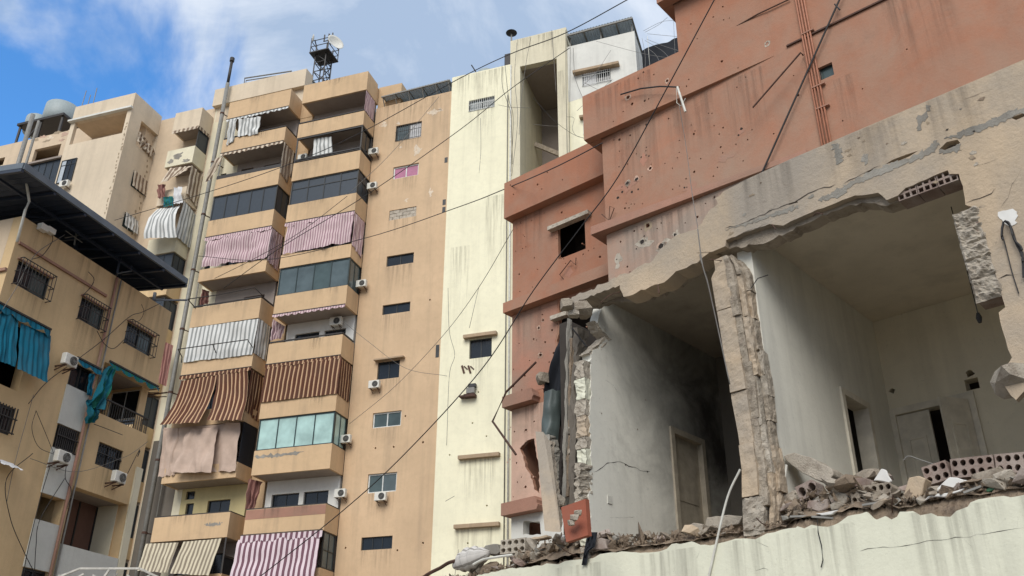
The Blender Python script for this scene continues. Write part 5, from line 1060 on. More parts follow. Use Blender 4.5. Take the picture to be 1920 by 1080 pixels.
for k in range(nB):
    a = (pA[0] + (pB[0] - pA[0]) * k / nB, pA[1] + (pB[1] - pA[1]) * k / nB); L = math.hypot(pB[0] - pA[0], pB[1] - pA[1]) / nB
    hollow_block('brick', D, a[0], a[1], L - .008, .16, -.25, -.02, wr, n=3, rows=2, tilt=math.atan2(pB[1] - pA[1], pB[0] - pA[0]), rnd=False)
# block edge down the right jamb
pj = [D.g('N5', *p, -.02) for p in ((138, 312), (158, 370), (172, 430), (190, 490), (210, 560), (235, 640))]
for k in range(5):
    (ua, za), (ub, zb) = pj[k], pj[k + 1]; m = MB(); Rk = random.Random(60 + k); rows = []
    for i in range(15):
        r = []
        for j in range(13):
            s_, t_ = j / 12, i / 14; u = ua + (ub - ua) * t_ + (s_ - .5) * .27; z = za + (zb - za) * t_ + (.006 if i == 0 else 0) - (.006 if i == 14 else 0)
            e = 0 if i in (0, 14) or j in (0, 12) else 1; q_ = noise.fractal(Vector((u * 9, z * 9, k)), .7, 2., 5) + .5 * noise.noise(Vector((u * 26, z * 26, k + 4.)))
            r.append(D.w(u + .012 * q_, z + .01 * noise.noise(Vector((u * 12, z * 14, 2.))), -.02 + (.03 + .04 * q_) * e))
        rows.append(r)
    m.grid(rows); m.build('block', 'concrete2', wr)
    MB().box(D, ua - .12, ua + .13, zb + .01, za - .01, -.28, -.022).build('block', 'block', wr)
# broken concrete foot at the end of the right wall
v, f = chunk(.26, random.Random(5), 1.0, 26); c = D.hit(*px('N5', 318, 950), -.06)
o = MB().add([D.w(0, 0, 0) * 0 + c + p for p in v], f).build('broken_wall_end', 'concrete2', wr)
# grey cement smears and crack
def smear(pts, seed, d=.0025):
    MB().plate(D, jag([D.g('V', *p) for p in pts] + [D.g('V', *pts[0])], .022, .022, seed)[:-1], (), d - .002, d + .002).build('cement_smear', 'cement', wr)
smear(((735, 262), (770, 250), (790, 285), (795, 350), (770, 366), (760, 330)), 1); smear(((897, 330), (922, 308), (932, 345), (915, 372)), 2); smear(((1240, 45), (1267, 52), (1250, 105), (1215, 150), (1210, 185), (1192, 186), (1190, 115), (1235, 90)), 3)
smear(((170, 712), (245, 690), (450, 612), (560, 585), (560, 600), (450, 632), (260, 695)), 4); smear(((665, 555), (760, 500), (860, 450), (960, 390), (1020, 370), (1150, 335), (1250, 275), (1300, 235), (1310, 250), (1290, 300), (1180, 345), (1000, 425), (850, 475), (790, 530), (720, 555)), 5)
smear(((1425, 190), (1560, 140), (1650, 95), (1762, 62), (1850, 30), (1850, 60), (1700, 115), (1590, 165), (1450, 215), (1335, 228)), 6)
smear(((1310, 292), (1400, 266), (1426, 255), (1432, 292), (1330, 312)), 8)
sp_ = jag([D.g('N5', *p) for p in ((278, 345), (262, 330), (285, 310), (318, 303), (338, 330), (335, 355), (310, 370), (288, 360), (278, 345))], .03, .03, 9)[:-1]
MB().plate(D, sp_, (), .001, .006).build('white_filler_patch', 'plasticw', wr)
def crack(F, pts, wdt, d=.001, parent=wr, m='soot', seed=0):
    Rk = random.Random(seed); p = jag(pts, wdt * 1.6, .06, seed); a, c = [], []
    for k, q_ in enumerate(p):
        w_ = .55 * wdt * Rk.uniform(.1, 1.0) * (0.15 if k in (0, len(p) - 1) else 1); a.append((q_[0], q_[1] + w_)); c.append((q_[0], q_[1] - w_))
    MB().grid([[F.w(*q_, d) for q_ in a], [F.w(*q_, d) for q_ in c]]).build('crack', m, parent)
for k, (v, pts, wd) in enumerate((('V', ((170, 705), (240, 688), (450, 600), (550, 560), (640, 510), (760, 470)), .010), ('V', ((800, 470), (900, 415), (1000, 370)), .008), ('V', ((1625, 975), (1700, 955), (1762, 945)), .012), ('V', ((1635, 600), (1680, 540), (1700, 470), (1745, 400)), .006), ('V', ((1500, 375), (1600, 345), (1640, 325)), .005), ('V', ((1455, 570), (1530, 545), (1590, 520), (1610, 490)), .008), ('V', ((1440, 20), (1500, 0), (1600, -40)), .004), ('V', ((175, 768), (300, 715), (400, 680)), .010),
                                  ('W', ((780, 790), (900, 765), (1100, 750), (1300, 712), (1500, 692), (1650, 670), (1920, 625)), .006), ('W', ((1850, 480), (1880, 560), (1870, 640)), .004), ('W', ((1500, 700), (1560, 760), (1580, 840)), .003), ('W', ((60, 925), (120, 905), (150, 915)), .006), ('W', ((60, 720), (150, 760), (175, 860), (170, 915)), .003), ('Z', (((1640, 300)), (1620, 340), (1625, 400)), .004), ('Z', ((1490, 400), (1480, 425)), .008))):
    crack(D, [D.g(v, *p, .03 if v in 'WZ' else 0) for p in pts], wd, .0318 if v in 'WZ' else .0048, seed=k)
rf = random.Random(91)
for k in range(48):
    u, z = rf.uniform(-.1, 3.4), rf.uniform(kz(6.2), ROOF - .1)
    if not (D.g('V', 175, 768)[0] < u) or any(abs(u - h[0][0]) < .3 and abs(z - h[0][1]) < .15 for h in crk): continue
    lim = kz(5.9) + .0
    q = [D.uz(*px('V', 660, 605)), D.uz(*px('V', 1355, 395))]
    if z < q[0][1] + (q[1][1] - q[0][1]) * .5 + .18 and u < 2.45: continue
    r_ = .012 + rf.expovariate(1 / .018)
    MB().plate(D, blob(D, u, z, min(r_ * 1.4, .055), min(r_, .032), rf, 14), (), .0031 + .0004 * (k % 5), .0036 + .0004 * (k % 5)).build('chip', rf.choice(['cement', 'concrete2', 'earth', 'soot', 'flake']), wr)
for u_, w_, L_ in ((-1.6, 1.0, 1.0), (-.4, .8, 1.2), (.5, .6, .9), (1.6, .9, 1.2), (2.6, .7, 1.0), (-2.9, .9, .8)): drip(D, u_, u_ + w_, FLR - .06, L_, .0325, wr)
for u_, w_ in ((.3, .8), (1.4, 1.0), (2.6, .9)): drip(D, u_, u_ + w_, ROOF - .01, .8, .0065, wr)
# torn-out cable mouth
m = MB(); c0 = D.hit(*px('N5', 285, 350), .02)
for k, pts in enumerate((((285, 350), (275, 380), (290, 440), (315, 540), (340, 620)), ((288, 348), (310, 370), (330, 430), (352, 480), (358, 560)), ((290, 350), (305, 360), (325, 420), (350, 450), (356, 500)), ((282, 352), (276, 400), (282, 420)))):
    m.tube(spline([D.hit(*px('N5', *p), .02 + .02 * k) for p in pts], 6), .006 if k == 0 else .012, 5)
tag(rest(m.build('torn_cables', 'cable')), 'bundle of torn cables dangling from the white filler patch', 'cables')
# --- the two rooms
zc_ = CEI
RL = D.side(-2.33)       # left wall of the first room
lw = [(.0, FLR - .05)] + jag([RL.g('X', *p) for p in ((420, 930), (412, 800), (418, 650), (412, 500), (420, 400), (415, 300), (416, 248), (440, 226), (484, 186), (462, 165), (440, 130))], .03, .045, 12) + [(.55, zc_), (4.6, zc_), (4.6, FLR - .05)]
dr1 = (RL.g('X', 722, 560)[0], RL.g('X', 828, 580)[0], FLR, RL.g('X', 722, 540)[1]); dr1 = (dr1[0], max(dr1[1], dr1[0] + .7), FLR, dr1[3])
sl1 = [RL.g('X', *p) for p in ((488, 655), (515, 651), (548, 660), (580, 672), (548, 668), (512, 657))]; sl2 = [RL.g('X', *p) for p in ((612, 686), (638, 688), (632, 693), (616, 691))]
lw[0] = (lw[1][0], FLR - .05)
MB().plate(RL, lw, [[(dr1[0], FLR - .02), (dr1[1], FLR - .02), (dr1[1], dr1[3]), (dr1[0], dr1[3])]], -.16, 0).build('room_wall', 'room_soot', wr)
m = MB()
for a, c, e, g_ in ((dr1[0] - .07, dr1[0] + .02, FLR, dr1[3] + .07), (dr1[1] - .02, dr1[1] + .07, FLR, dr1[3] + .07), (dr1[0] + .02, dr1[1] - .02, dr1[3] - .02, dr1[3] + .07)): m.box(RL, a, c, e, g_, -.15, .03)
m.build('door_frame', 'door_sooty', wr)
dl = MB().box(RL, dr1[0] + .02, dr1[1] - .02, FLR, dr1[3] - .022, -.1, -.06).build('door', 'door_sooty', wr)
for zz in (.25, 1.15): MB().box(RL, dr1[0] + .14, dr1[1] - .14, FLR + zz, FLR + zz + .75, -.06, -.05).build('door_panel', 'door_sooty', dl)
for pts_, w_c in ((((425, 690), (460, 672), (490, 655), (515, 651), (548, 662), (580, 672), (612, 687), (638, 689)), .012), (((470, 345), (500, 365), (520, 400)), .004), (((480, 860), (540, 862), (580, 858)), .003)): crack(RL, [RL.g('X', *p) for p in pts_], w_c, .0015, seed=int(w_c * 1e4))
for k_, (x_, y_) in enumerate(((545, 663), (627, 689), (700, 300), (620, 420), (455, 470), (590, 530))): MB().plate(RL, blob(RL, *RL.g('X', x_, y_), .02, .014, rb, 12), (), .002, .005).build('chip', 'soot' if k_ < 2 else 'concrete', wr)
su, sz = RL.g('X', 485, 795); MB().box(RL, su - .045, su + .045, sz - .05, sz + .05, .001, .012).build('wall_socket', 'pvc', wr)
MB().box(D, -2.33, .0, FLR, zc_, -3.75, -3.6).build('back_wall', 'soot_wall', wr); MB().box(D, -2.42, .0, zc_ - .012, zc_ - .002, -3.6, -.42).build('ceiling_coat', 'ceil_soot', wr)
# broken block ends of that wall, one piece per course
zs = FLR
kk = 0
while zs < RL.g('X', 416, 250)[1] - .12:
    Rk = random.Random(200 + kk); h = Rk.uniform(.16, .42); rows = []; nz = max(4, int(h / .03)); ztop = min(zs + h, RL.g('X', 416, 250)[1])
    for i in range(nz + 1):
        z = zs + .004 + (ztop - zs - .008) * i / nz; r = []
        for j in range(17):
            cs = [(-.03, -.008), (-.03, -.172), (.1, -.172), (.1, -.008), (-.03, -.008)]; t_ = j / 16 * 4; q_ = min(int(t_), 3); ff = t_ - q_
            a_ = cs[q_][0] + (cs[q_ + 1][0] - cs[q_][0]) * ff; d_ = cs[q_][1] + (cs[q_ + 1][1] - cs[q_][1]) * ff
            n_ = noise.fractal(Vector((a_ * 14 + kk, z * 9, d_ * 14)), .7, 2., 5); r.append(RL.w(lw[1][0] + a_ + .022 * n_ - .012 * Rk.random() * (j < 5), z + .01 * n_, min(-.006, d_ + .02 * n_)))
        rows.append(r)
    m = MB().grid(rows); m.f.append(tuple(range(16))); m.f.append(tuple(nz * 17 + j for j in range(16)))
    m.build('masonry', ['concrete2', 'plaster', 'concrete2', 'dgrey'][kk % 4], wr); zs += h; kk += 1
MB().box(D, -2.45, 5.8, zc_ + .002, zc_ + .11, -5.2, -.4).build('ceiling_slab', 'ceil', wr); MB().box(D, .1, 5.9, zc_ + .111, ROOF - .03, -5.2, -.31).build('roof_slab', 'concrete', wr)
MB().box(D, .0 - .0, .22, FLR, zc_, -4.6, -.25).build('partition_wall', 'room', wr)
P2 = D.side(.222)
od = rect(P2, 'Y', [(365, 405), (430, 450), (470, 660), (412, 685)]); od = (od[0] - .05, od[0] + .72, FLR, P2.g('Y', 360, 395)[1])
wrp = bpy.data.objects[wr.name]
for o in [o for o in wr.children if o.name.startswith('partition_wall')]: bpy.data.objects.remove(o)
MB().plate(P2, [(.25, FLR - .02), (4.6, FLR - .02), (4.6, zc_), (.25, zc_)], [[(od[0], FLR - .01), (od[1], FLR - .01), (od[1], od[3]), (od[0], od[3])]], -.2, 0).build('partition_wall', 'room', wr)
m = MB()
for a, c, e, g_ in ((od[0] - .07, od[0] + .02, FLR, od[3] + .07), (od[1] - .02, od[1] + .07, FLR, od[3] + .07), (od[0] + .02, od[1] - .02, od[3] - .02, od[3] + .07)): m.box(P2, a, c, e, g_, -.19, .03)
m.build('door_frame', 'door_beige', wr)
BD = -4.0
dL = [D.g('Y', *p, BD) for p in ((545, 470), (690, 458), (725, 425), (835, 420), (690, 690))]
ua, ub = dL[0][0] + .03, dL[3][0]; zd = (dL[0][1] + dL[3][1]) / 2
h1, h2, h3 = [D.g('Y', *p, BD) for p in ((546, 385), (838, 320), (845, 360))]
MB().plate(D, [(.222, FLR - .02), (5.8, FLR - .02), (5.8, zc_), (.222, zc_)], [[(ua, FLR - .01), (ub, FLR - .01), (ub, zd), (ua, zd)], ring(*h1, .045, 10, rb), ring(*h2, .06, 10, rb), R4(h3[0] - .09, h3[0] + .09, h3[1] - .08, h3[1] + .08)], BD - .2, BD).build('back_wall', 'roomdim', wr)
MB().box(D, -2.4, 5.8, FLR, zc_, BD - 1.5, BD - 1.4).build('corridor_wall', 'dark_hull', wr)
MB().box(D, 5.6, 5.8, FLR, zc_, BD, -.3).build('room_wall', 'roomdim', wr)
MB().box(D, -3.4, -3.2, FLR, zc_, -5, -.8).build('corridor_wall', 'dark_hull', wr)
MB().box(D, -.72, -.02, FLR, zc_, -2.06, -1.96).build('closet_wall', 'soot_wall', wr); MB().box(D, -.72, -.62, FLR, zc_, -3.6, -2.062).build('closet_wall', 'soot_wall', wr)  # added walls that keep the side doorway dark
m = MB()
for a, c, e, g_ in ((ua - .06, ua + .02, FLR, zd + .08), (ub - .02, ub + .08, FLR, zd + .08), (ua + .02, ub - .02, zd - .02, zd + .08)): m.box(D, a, c, e, g_, BD - .1, BD + .04)
m.build('door_frame', 'door_beige', wr)
wd = (ub - ua) * .46
def leaf(F, u0, u1, lab=None):
    o = MB().box(F, u0, u1, FLR, zd - .03, -.02, .02).build('door', 'door_beige', wr)
    for zz, hh in ((.2, .75), (1.1, .8)):
        m = MB(); a, c, e, g_ = u0 + .1, u1 - .1, FLR + zz, FLR + zz + hh
        for q_ in ((a, c, e, e + .03), (a, c, g_ - .03, g_), (a, a + .03, e + .03, g_ - .03), (c - .03, c, e + .03, g_ - .03)): m.box(F, *q_, .02, .035)
        m.build('door_moulding', 'door_beige', o)
    return o
g0 = Facade.__new__(Facade); g0.O = D.O + D.n * (BD - .03); g0.u = D.u; g0.n = D.n; leaf(g0, ua + .02, ua + wd)
g1 = Facade.__new__(Facade); hp = D.w(ub - .02, 0, BD + .05); g1.O = Vector((hp.x, hp.y, 0)); an = rad(58); g1.u = (D.u * math.cos(an) - D.n * math.sin(an)).normalized(); g1.n = Vector((g1.u.y, -g1.u.x, 0)); 
leaf(g1, -wd * .95, 0)
# wooden block at the hinge and small dark opening are part of the wall above; hanging lamp cord
p0, p1 = D.hit(*px('N5', 115, 425), -1.4), D.hit(*px('N5', 188, 700), -1.4)
lampt = thing('pendant_lamp_cord', 'bare lamp holder hanging on its cord in the larger room', 'lamp', p1)
MB().tube([Vector((p1.x, p1.y, zc_)), Vector((p1.x, p1.y, p1.z))], .006, 5).build('cord', 'cable', lampt); MB().tube([p1 + Vector((0, 0, .02)), p1 - Vector((0, 0, .04)), p1 - Vector((0, 0, .10))], [.018, .035, .02], 8).build('lamp_holder', 'cable', lampt)
# pier between the rooms: plaster face and stacked broken masonry, piece by piece
lft = [(110, 160), (95, 190), (125, 370), (140, 460), (160, 560), (165, 610), (190, 740), (205, 860), (205, 930), (210, 1060)]
rgt = [(175, 100), (215, 150), (230, 250), (250, 380), (270, 500), (280, 560), (295, 720), (315, 830), (330, 960), (325, 1050)]
Lp = [D.g('N4', *p) for p in lft]; Rp = [D.g('N4', *p) for p in rgt]
def edge(P_, z):
    Q = sorted(P_, key=lambda q: q[1])
    for (a, za), (c, zb) in zip(Q, Q[1:]):
        if za <= z <= zb: return a + (c - a) * (z - za) / max(1e-6, zb - za)
    return Q[0][0] if z < Q[0][1] else Q[-1][0]
zlow, zhigh = FLR - .03, Lp[0][1] + .15
def rough_column(name, lo, hi, fa, fb, d0, d1, m_, seed, amp):
    """A rough upright slab between two fractions of the pier's width."""
    rows = []; nz = max(4, int((hi - lo) / .028)); per = 28
    for i in range(nz + 1):
        z = lo + (hi - lo) * i / nz; a, c = edge(Lp, z), edge(Rp, z); u0, u1 = a + (c - a) * fa, a + (c - a) * fb; r = []
        for j in range(per + 1):
            t_ = j / per * 4 % 4; k, ff = int(t_) % 4, t_ - int(t_)
            if j == per: k, ff = 0, 0
            cs = [(u0, d1), (u1, d1), (u1, d0), (u0, d0), (u0, d1)]; uu, d_ = cs[k][0] + (cs[k + 1][0] - cs[k][0]) * ff, cs[k][1] + (cs[k + 1][1] - cs[k][1]) * ff
            q_ = noise.fractal(Vector((uu * 7 + seed, z * 7, d_ * 9)), .8, 2.0, 4); q2 = noise.noise(Vector((uu * 24, z * 20, d_ * 22 + seed)))
            r.append(D.w(uu + amp * .5 * q_, z + amp * .25 * q2, d_ + amp * q_ + amp * .25 * q2))
        rows.append(r)
    m = MB().grid(rows); n_ = per + 1; o0 = 0; m.f.append(tuple(range(per))); m.f.append(tuple(nz * n_ + j for j in range(per))); return m.build(name, m_, wr)
rc = random.Random(8); k = 0
lv = [zlow, zlow + .42, zlow + 1.02, zlow + 1.66, zlow + 2.05, zlow + 2.75, zhigh]
for a, c in zip(lv, lv[1:]):
    rough_column('masonry', a + .004, c - .006, .0 if k < 1 else .03, .50 if k > 0 else .62, -.26, .0 + rc.uniform(-.015, .015), 'dgrey' if k else 'concrete2', 3 + k, .012 if k else .04); k += 1
for fa, fb, dd_, lo_, hi_, am in ((.50, .73, -.015, .5, 1.0, .024), (.735, .87, -.05, .3, .8, .03), (.86, .97, -.11, .2, .6, .032)):
    z = zlow + (.3 if fa < .6 else .05); k = int(fa * 100)
    while z < zhigh - .12:
        h = rc.uniform(lo_, hi_); rough_column('masonry', z + .002, min(z + h, zhigh) - .004, fa - rc.uniform(0, .05), fb + rc.uniform(-.06, .03), -.28, dd_ + rc.uniform(-.02, .02), rc.choice(['dgrey', 'concrete2', 'dgrey', 'concrete']), k, am); z += h; k += 1

# ================================================================== HANGING AND LEANING WRECKAGE between the two buildings
def hang(v, x, y, Y): return at(*px(v, x, y), Y)
YW = 13.2
rows, uv = [], []
for i in range(13):
    t_ = i / 12; r, q_ = [], []
    for j in range(13):
        s_ = j / 12; a = hang('N3', 208, 450, YW).lerp(hang('N3', 290, 452, YW), s_); c = hang('N3', 192, 655, YW).lerp(hang('N3', 272, 662, YW), s_); p = a.lerp(c, t_)
        r.append(p + Vector((-.3, -.9, 0)) * (.16 * math.sin(s_ * 2.8) + .05 * noise.noise(Vector((s_ * 4, t_ * 4, 1)))) + Vector((0, 0, .04 * noise.noise(Vector((s_ * 6, t_ * 2, 3))) * (i in (0, 12)))))
        q_.append((s_, t_))
    rows.append(r); uv.append(q_)
tag(rest(MB().grid(rows, uv).build('steel_sheet', 'tarp', smooth=True)), 'curled grey green metal sheet hanging in the torn gap', 'metal sheet')
rows, uv = [], []
for i in range(13):
    t_ = i / 12; r, q_ = [], []
    for j in range(13):
        s_ = j / 12; a = hang('N3', 276, 205, YW + .3).lerp(hang('N3', 308, 210, YW + .3), s_); c = hang('N3', 205, 450, YW + .2).lerp(hang('N3', 300, 640, YW + .2), s_); p = a.lerp(c, t_)
        r.append(p + Vector((-.3, -.9, 0)) * (.1 * math.sin(s_ * 9 + t_ * 3) * t_ + .06 * noise.noise(Vector((s_ * 5, t_ * 5, 6))))); q_.append((s_, t_))
    rows.append(r); uv.append(q_)
tag(rest(MB().grid(rows, uv).build('dark_tarpaulin', 'net', smooth=True)), 'dark torn tarpaulin above the curled metal sheet', 'tarpaulin')
def post(label, name, pts, w0, m_, seed, cat, amp=.03, depth=.22):
    """A rough upright post along a list of points."""
    P_ = [Vector(p) for p in pts]; rows = []; n = 34
    for i in range(n + 1):
        t_ = i / n * (len(P_) - 1); k = min(int(t_), len(P_) - 2); c = P_[k].lerp(P_[k + 1], t_ - k); r = []
        ww = w0[0] + (w0[1] - w0[0]) * i / n
        for j in range(17):
            a = 6.2832 * j / 16; ca, sa = math.cos(a), math.sin(a); s_ = max(abs(ca), abs(sa)); ca, sa = ca / s_, sa / s_
            q_ = noise.fractal(Vector((ca * 1.5 + seed, sa * 1.5, i * .35)), .8, 2., 4); r.append(c + D.u * (ca * ww / 2 + amp * q_) - D.n * (sa * depth / 2 + amp * q_))
        rows.append(r)
    m = MB().grid(rows); m.f.append(tuple(range(16))); m.f.append(tuple(n * 17 + j for j in range(16))); return tag(rest(m.build(name, m_)), label, cat)
post('tall thin grey slat hanging in the torn gap', 'wall_slat', [hang('N3', 300, 960, 12.6), hang('N3', 305, 700, 12.6), hang('N3', 312, 400, 12.6), hang('N3', 316, 135, 12.6)], (.06, .03), 'cement', 1, 'slat', .02, .1)
post('brown slat beside the grey one in the torn gap', 'wall_slat', [hang('N3', 318, 900, 12.4), hang('N3', 326, 560, 12.4), hang('N3', 332, 220, 12.4)], (.05, .04), 'earth', 6, 'slat', .02, .1)
post('short dark slat below the curled metal sheet', 'wall_slat', [hang('N3', 280, 950, 12.8), hang('N3', 284, 800, 12.8), hang('N3', 290, 640, 12.8)], (.05, .03), 'soot', 7, 'slat', .02, .08)
post('splintered grey post leaning behind the curled sheet', 'concrete_post', [hang('N3', 285, 960, 13.0), hang('N3', 255, 760, 13.0), hang('N3', 235, 640, 13.1)], (.06, .10), 'cement', 2, 'post')
post('ragged brown brick pier left of the white room wall', 'brick_pier', [hang('N3', 350, 1000, 11.9), hang('N3', 350, 700, 11.9), hang('N3', 355, 420, 11.9), hang('N3', 365, 180, 11.9)], (.10, .07), 'grime', 3, 'pier', .04)
post('pale strip of broken wall beside the white room wall', 'broken_wall', [hang('N3', 372, 960, 11.6), hang('N3', 375, 760, 11.6)], (.07, .06), 'concrete2', 4, 'wall fragment', .04)
# leaning slab
a = [hang('N3', 170, 618, 11.9), hang('N3', 200, 660, 11.9), hang('N3', 243, 1050, 11.3), hang('N3', 210, 1046, 11.3)]; nv_ = (D.u * .9 - D.n * .35).normalized() * .07
sl_ = MB().hexa(a, [p + nv_ * (1 if i in (1, 2) else 1) - D.n * .06 for i, p in enumerate(a)]).build('leaning_slab', 'dgrey', None)
tag(rest(sl_), 'narrow beige slab leaning against the pink wall', 'slab')
post('rough broken edge strip along the leaning slab', 'broken_strip', [hang('N3', 262, 1045, 11.5), hang('N3', 246, 850, 11.8), hang('N3', 228, 660, 12.1)], (.08, .06), 'concrete', 5, 'wall fragment', .03, .12)
a = [hang('N3', 280, 945, 10.6), hang('N3', 385, 908, 10.6), hang('N3', 396, 1065, 10.35), hang('N3', 302, 1095, 10.35)]
tag(rest(MB().hexa(a, [p - D.n * .07 for p in a]).build('terracotta_board', 'red_panel')), 'terracotta painted wall panel propped on the rubble', 'panel')
post('ragged masonry edge along the broken top corner of the white room wall', 'broken_wall', [RL.w(*RL.g('X', *p), -.08) for p in ((418, 250), (440, 228), (482, 188), (464, 166), (440, 128))], (.15, .15), 'concrete2', 9, 'wall fragment', .02, .15)
# chunk of ceiling edge above the gap
for k, (v_, x, y, s_, Y) in enumerate((('N3', 305, 72, .14, 11.2), ('N3', 335, 108, .12, 11.3), ('N3', 200, 390, .17, 13.4), ('N3', 335, 610, .14, 12.0), ('N3', 335, 700, .14, 12.0), ('N3', 265, 915, .16, 11.8), ('N3', 375, 95, .2, 11.5))):
    vv, ff = chunk(s_, random.Random(300 + k), .9, 24); c = hang(v_, x, y, Y)
    tag(rest(MB().add([c + p for p in vv], ff).build('concrete_chunk', 'concrete2' if k % 2 else 'concrete')), ['jagged concrete lump at the left tip of the broken lintel', 'concrete lump under the lintel tip', 'block lump on the torn edge of the pink wall', 'upper lump lodged beside the brick pier', 'lower lump lodged beside the brick pier', 'lump at the foot of the leaning slab', 'wide lump over the brick pier'][k], 'concrete chunk')

# ================================================================== RUBBLE on the broken floor
rb2 = random.Random(77)
def rub(u): # height of the heap above the floor
    return .34 * math.exp(-((u + 2.7) / .8) ** 2) + .10 * math.exp(-((u + 1.2) / .8) ** 2) + .30 * math.exp(-((u - .60) / .25) ** 2) + .30 * math.exp(-((u - 1.1) / .3) ** 2) + .07 * math.exp(-((u - 2.2) / .8) ** 2) + .05
meshes = []
for k in range(36):
    v, f = chunk(1.0, random.Random(500 + k), random.Random(k).uniform(.45, 1), 14); me = bpy.data.meshes.new('rubble_chunk'); me.from_pydata(v, [], f)
    me.materials.append(M[['concrete', 'concrete2', 'block', 'earth', 'dgrey', 'concrete', 'concrete2', 'cement'][k % 8]]); meshes.append(me)
zones = [(-4.6, -2.5, 'small broken concrete piece in the left rubble heap beside the pink wall', 'rubble in the left heap', 90), (-2.4, -.2, 'small broken piece on the floor edge of the first room', 'rubble before the first room', 60), (.25, 3.4, 'small broken masonry piece in the rubble of the larger room', 'rubble before the larger room', 90)]
for (a, c, lb, gr, n) in zones:
    for k in range(n):
        u = rb2.uniform(a, c); d = -abs(rb2.gauss(0, .45)) - .03; s_ = min(.26, .055 + rb2.expovariate(1 / .055)); hh = rub(u) * max(0, 1 - abs(d) / 1.6)
        if -.25 < u < .25: continue
        o = bpy.data.objects.new('rubble_chunk', rb2.choice(meshes)); COL.objects.link(o); o.scale = (s_ * rb2.uniform(.7, 1.4), s_ * rb2.uniform(.7, 1.2), s_ * rb2.uniform(.6, 1))
        o.location = D.w(u, FLR + hh * rb2.uniform(.5, 1.0) + s_ * .25, d); o.rotation_euler = (rb2.uniform(-.6, .6), rb2.uniform(-.6, .6), rb2.uniform(0, 6.28)); tag(o, lb, 'rubble chunk', gr)
m = MB()
for k in range(6500):
    u = rb2.uniform(-5.2, 3.6); d = -abs(rb2.gauss(0, .5)) + .01; s_ = .006 + rb2.expovariate(1 / .013); hh = rub(u) * max(0, 1 - abs(d) / 1.6) * rb2.uniform(.3, 1.0)
    c = D.w(u, FLR + hh + .01, d); e = [Vector((rb2.uniform(-1, 1), rb2.uniform(-1, 1), rb2.uniform(-1, 1))) * s_ for _ in range(4)]
    m.add([c + e[0], c + e[1] + Vector((s_, 0, 0)), c + e[2] + Vector((0, s_, 0)), c + e[3] + Vector((0, 0, s_))], [(0, 1, 2), (0, 1, 3), (1, 2, 3), (0, 2, 3)])
struct(m.build('rubble_grit', 'earth'), 'stuff')
rows = []
for i in range(14):
    r = []
    for j in range(141):
        u = -5.2 + 8.9 * j / 140; d = .0 - 1.7 * i / 13; k = noise.fractal(Vector((u * 4, d * 4, 1)), .8, 2, 5)
        r.append(D.w(u, FLR + .004 + max(0, rub(u) * .6 * max(0, 1 - abs(d) / 1.6) * (0.35 if i == 0 else 1) + .05 * k), d))
    rows.append(r)
struct(MB().grid(rows).build('rubble_mound', 'earth'), 'stuff')
rp_ = random.Random(123)
for k in range(95):
    x = rp_.uniform(235, 1260) if k < 75 else rp_.uniform(1260, 1915)
    yt = (400 if x < 420 else 370 if x < 600 else 300 if x < 720 else 262 if x < 1000 else 330 if x < 1090 else 400 if x < 1260 else 345 - (x - 1260) * .06)
    yb = 560 - (x - 300) * .135; y = rp_.uniform(yt, yb); fr = (y - yt) / max(1, yb - yt); dd_ = -.36 + .34 * fr; s_ = rp_.uniform(.05, .12) if k % 4 else rp_.uniform(.1, .17)
    if x > 1090: s_ *= .7; dd_ = max(dd_, -.14)
    o = bpy.data.objects.new('rubble_chunk', rp_.choice(meshes)); COL.objects.link(o); o.scale = (s_ * rp_.uniform(.8, 1.4), s_ * rp_.uniform(.7, 1.1), s_ * rp_.uniform(.5, .9))
    o.location = D.hit(*px('W', x, y), dd_); o.rotation_euler = (rp_.uniform(-.7, .7), rp_.uniform(-.7, .7), rp_.uniform(0, 6.28))
    tag(o, 'broken piece in the pile between the tilted slab and the row of clay blocks' if x < 1260 else 'small broken piece lying under the row of clay blocks', 'rubble chunk', 'rubble in the right heap' if x < 1260 else 'rubble under the clay block row')
# named large pieces
def blockthing(label, v, x, y, L, H, dep, n, rows_, tilt, dd_, mat='block', broken=0.0, rnd=True):
    u, z = D.g(v, x, y, dd_); o = hollow_block('hollow_block', D, u, z, L, H, dd_ - dep, dd_, None, mat, n, rows_, tilt, rnd, rb2, broken); return tag(rest(o), label, 'clay block')
kk_ = 10 / 1710 * 1.02
def blockpx(label, v, p0, p1, H, n, dd_, mat='block', broken=0.0):
    (ua, za), (ub, zb) = D.g(v, *p0, dd_), D.g(v, *p1, dd_); L = math.hypot(ub - ua, zb - za)
    return tag(rest(hollow_block('hollow_block', D, ua, za, L, H, dd_ - .24, dd_, None, mat, n, 2, math.atan2(zb - za, ub - ua), True, rb2, broken)), label, 'clay block')
blockpx('left one of the row of perforated clay blocks under the double door', 'W', (1250, 335), (1418, 283), .19, 3, -.24)
blockpx('middle one of the row of perforated clay blocks on the right', 'W', (1424, 284), (1722, 255), .19, 5, -.25)
blockpx('right end one of the row of perforated clay blocks', 'W', (1730, 254), (2040, 232), .19, 5, -.25, broken=.04)
blockpx('dusty perforated clay block lying flat in the middle of the right heap', 'W', (728, 470), (1018, 430), .18, 6, -.06, 'concrete', .05)
blockpx('grey perforated block on top of the left heap', 'Z', (440, 318), (590, 303), .19, 4, -.12, 'concrete2')
blockthing('broken clay block piece with two holes at the left of the right heap', 'W', 370, 440, .24, .16, .2, 2, 1, .25, -.15, mat='block', broken=.05)
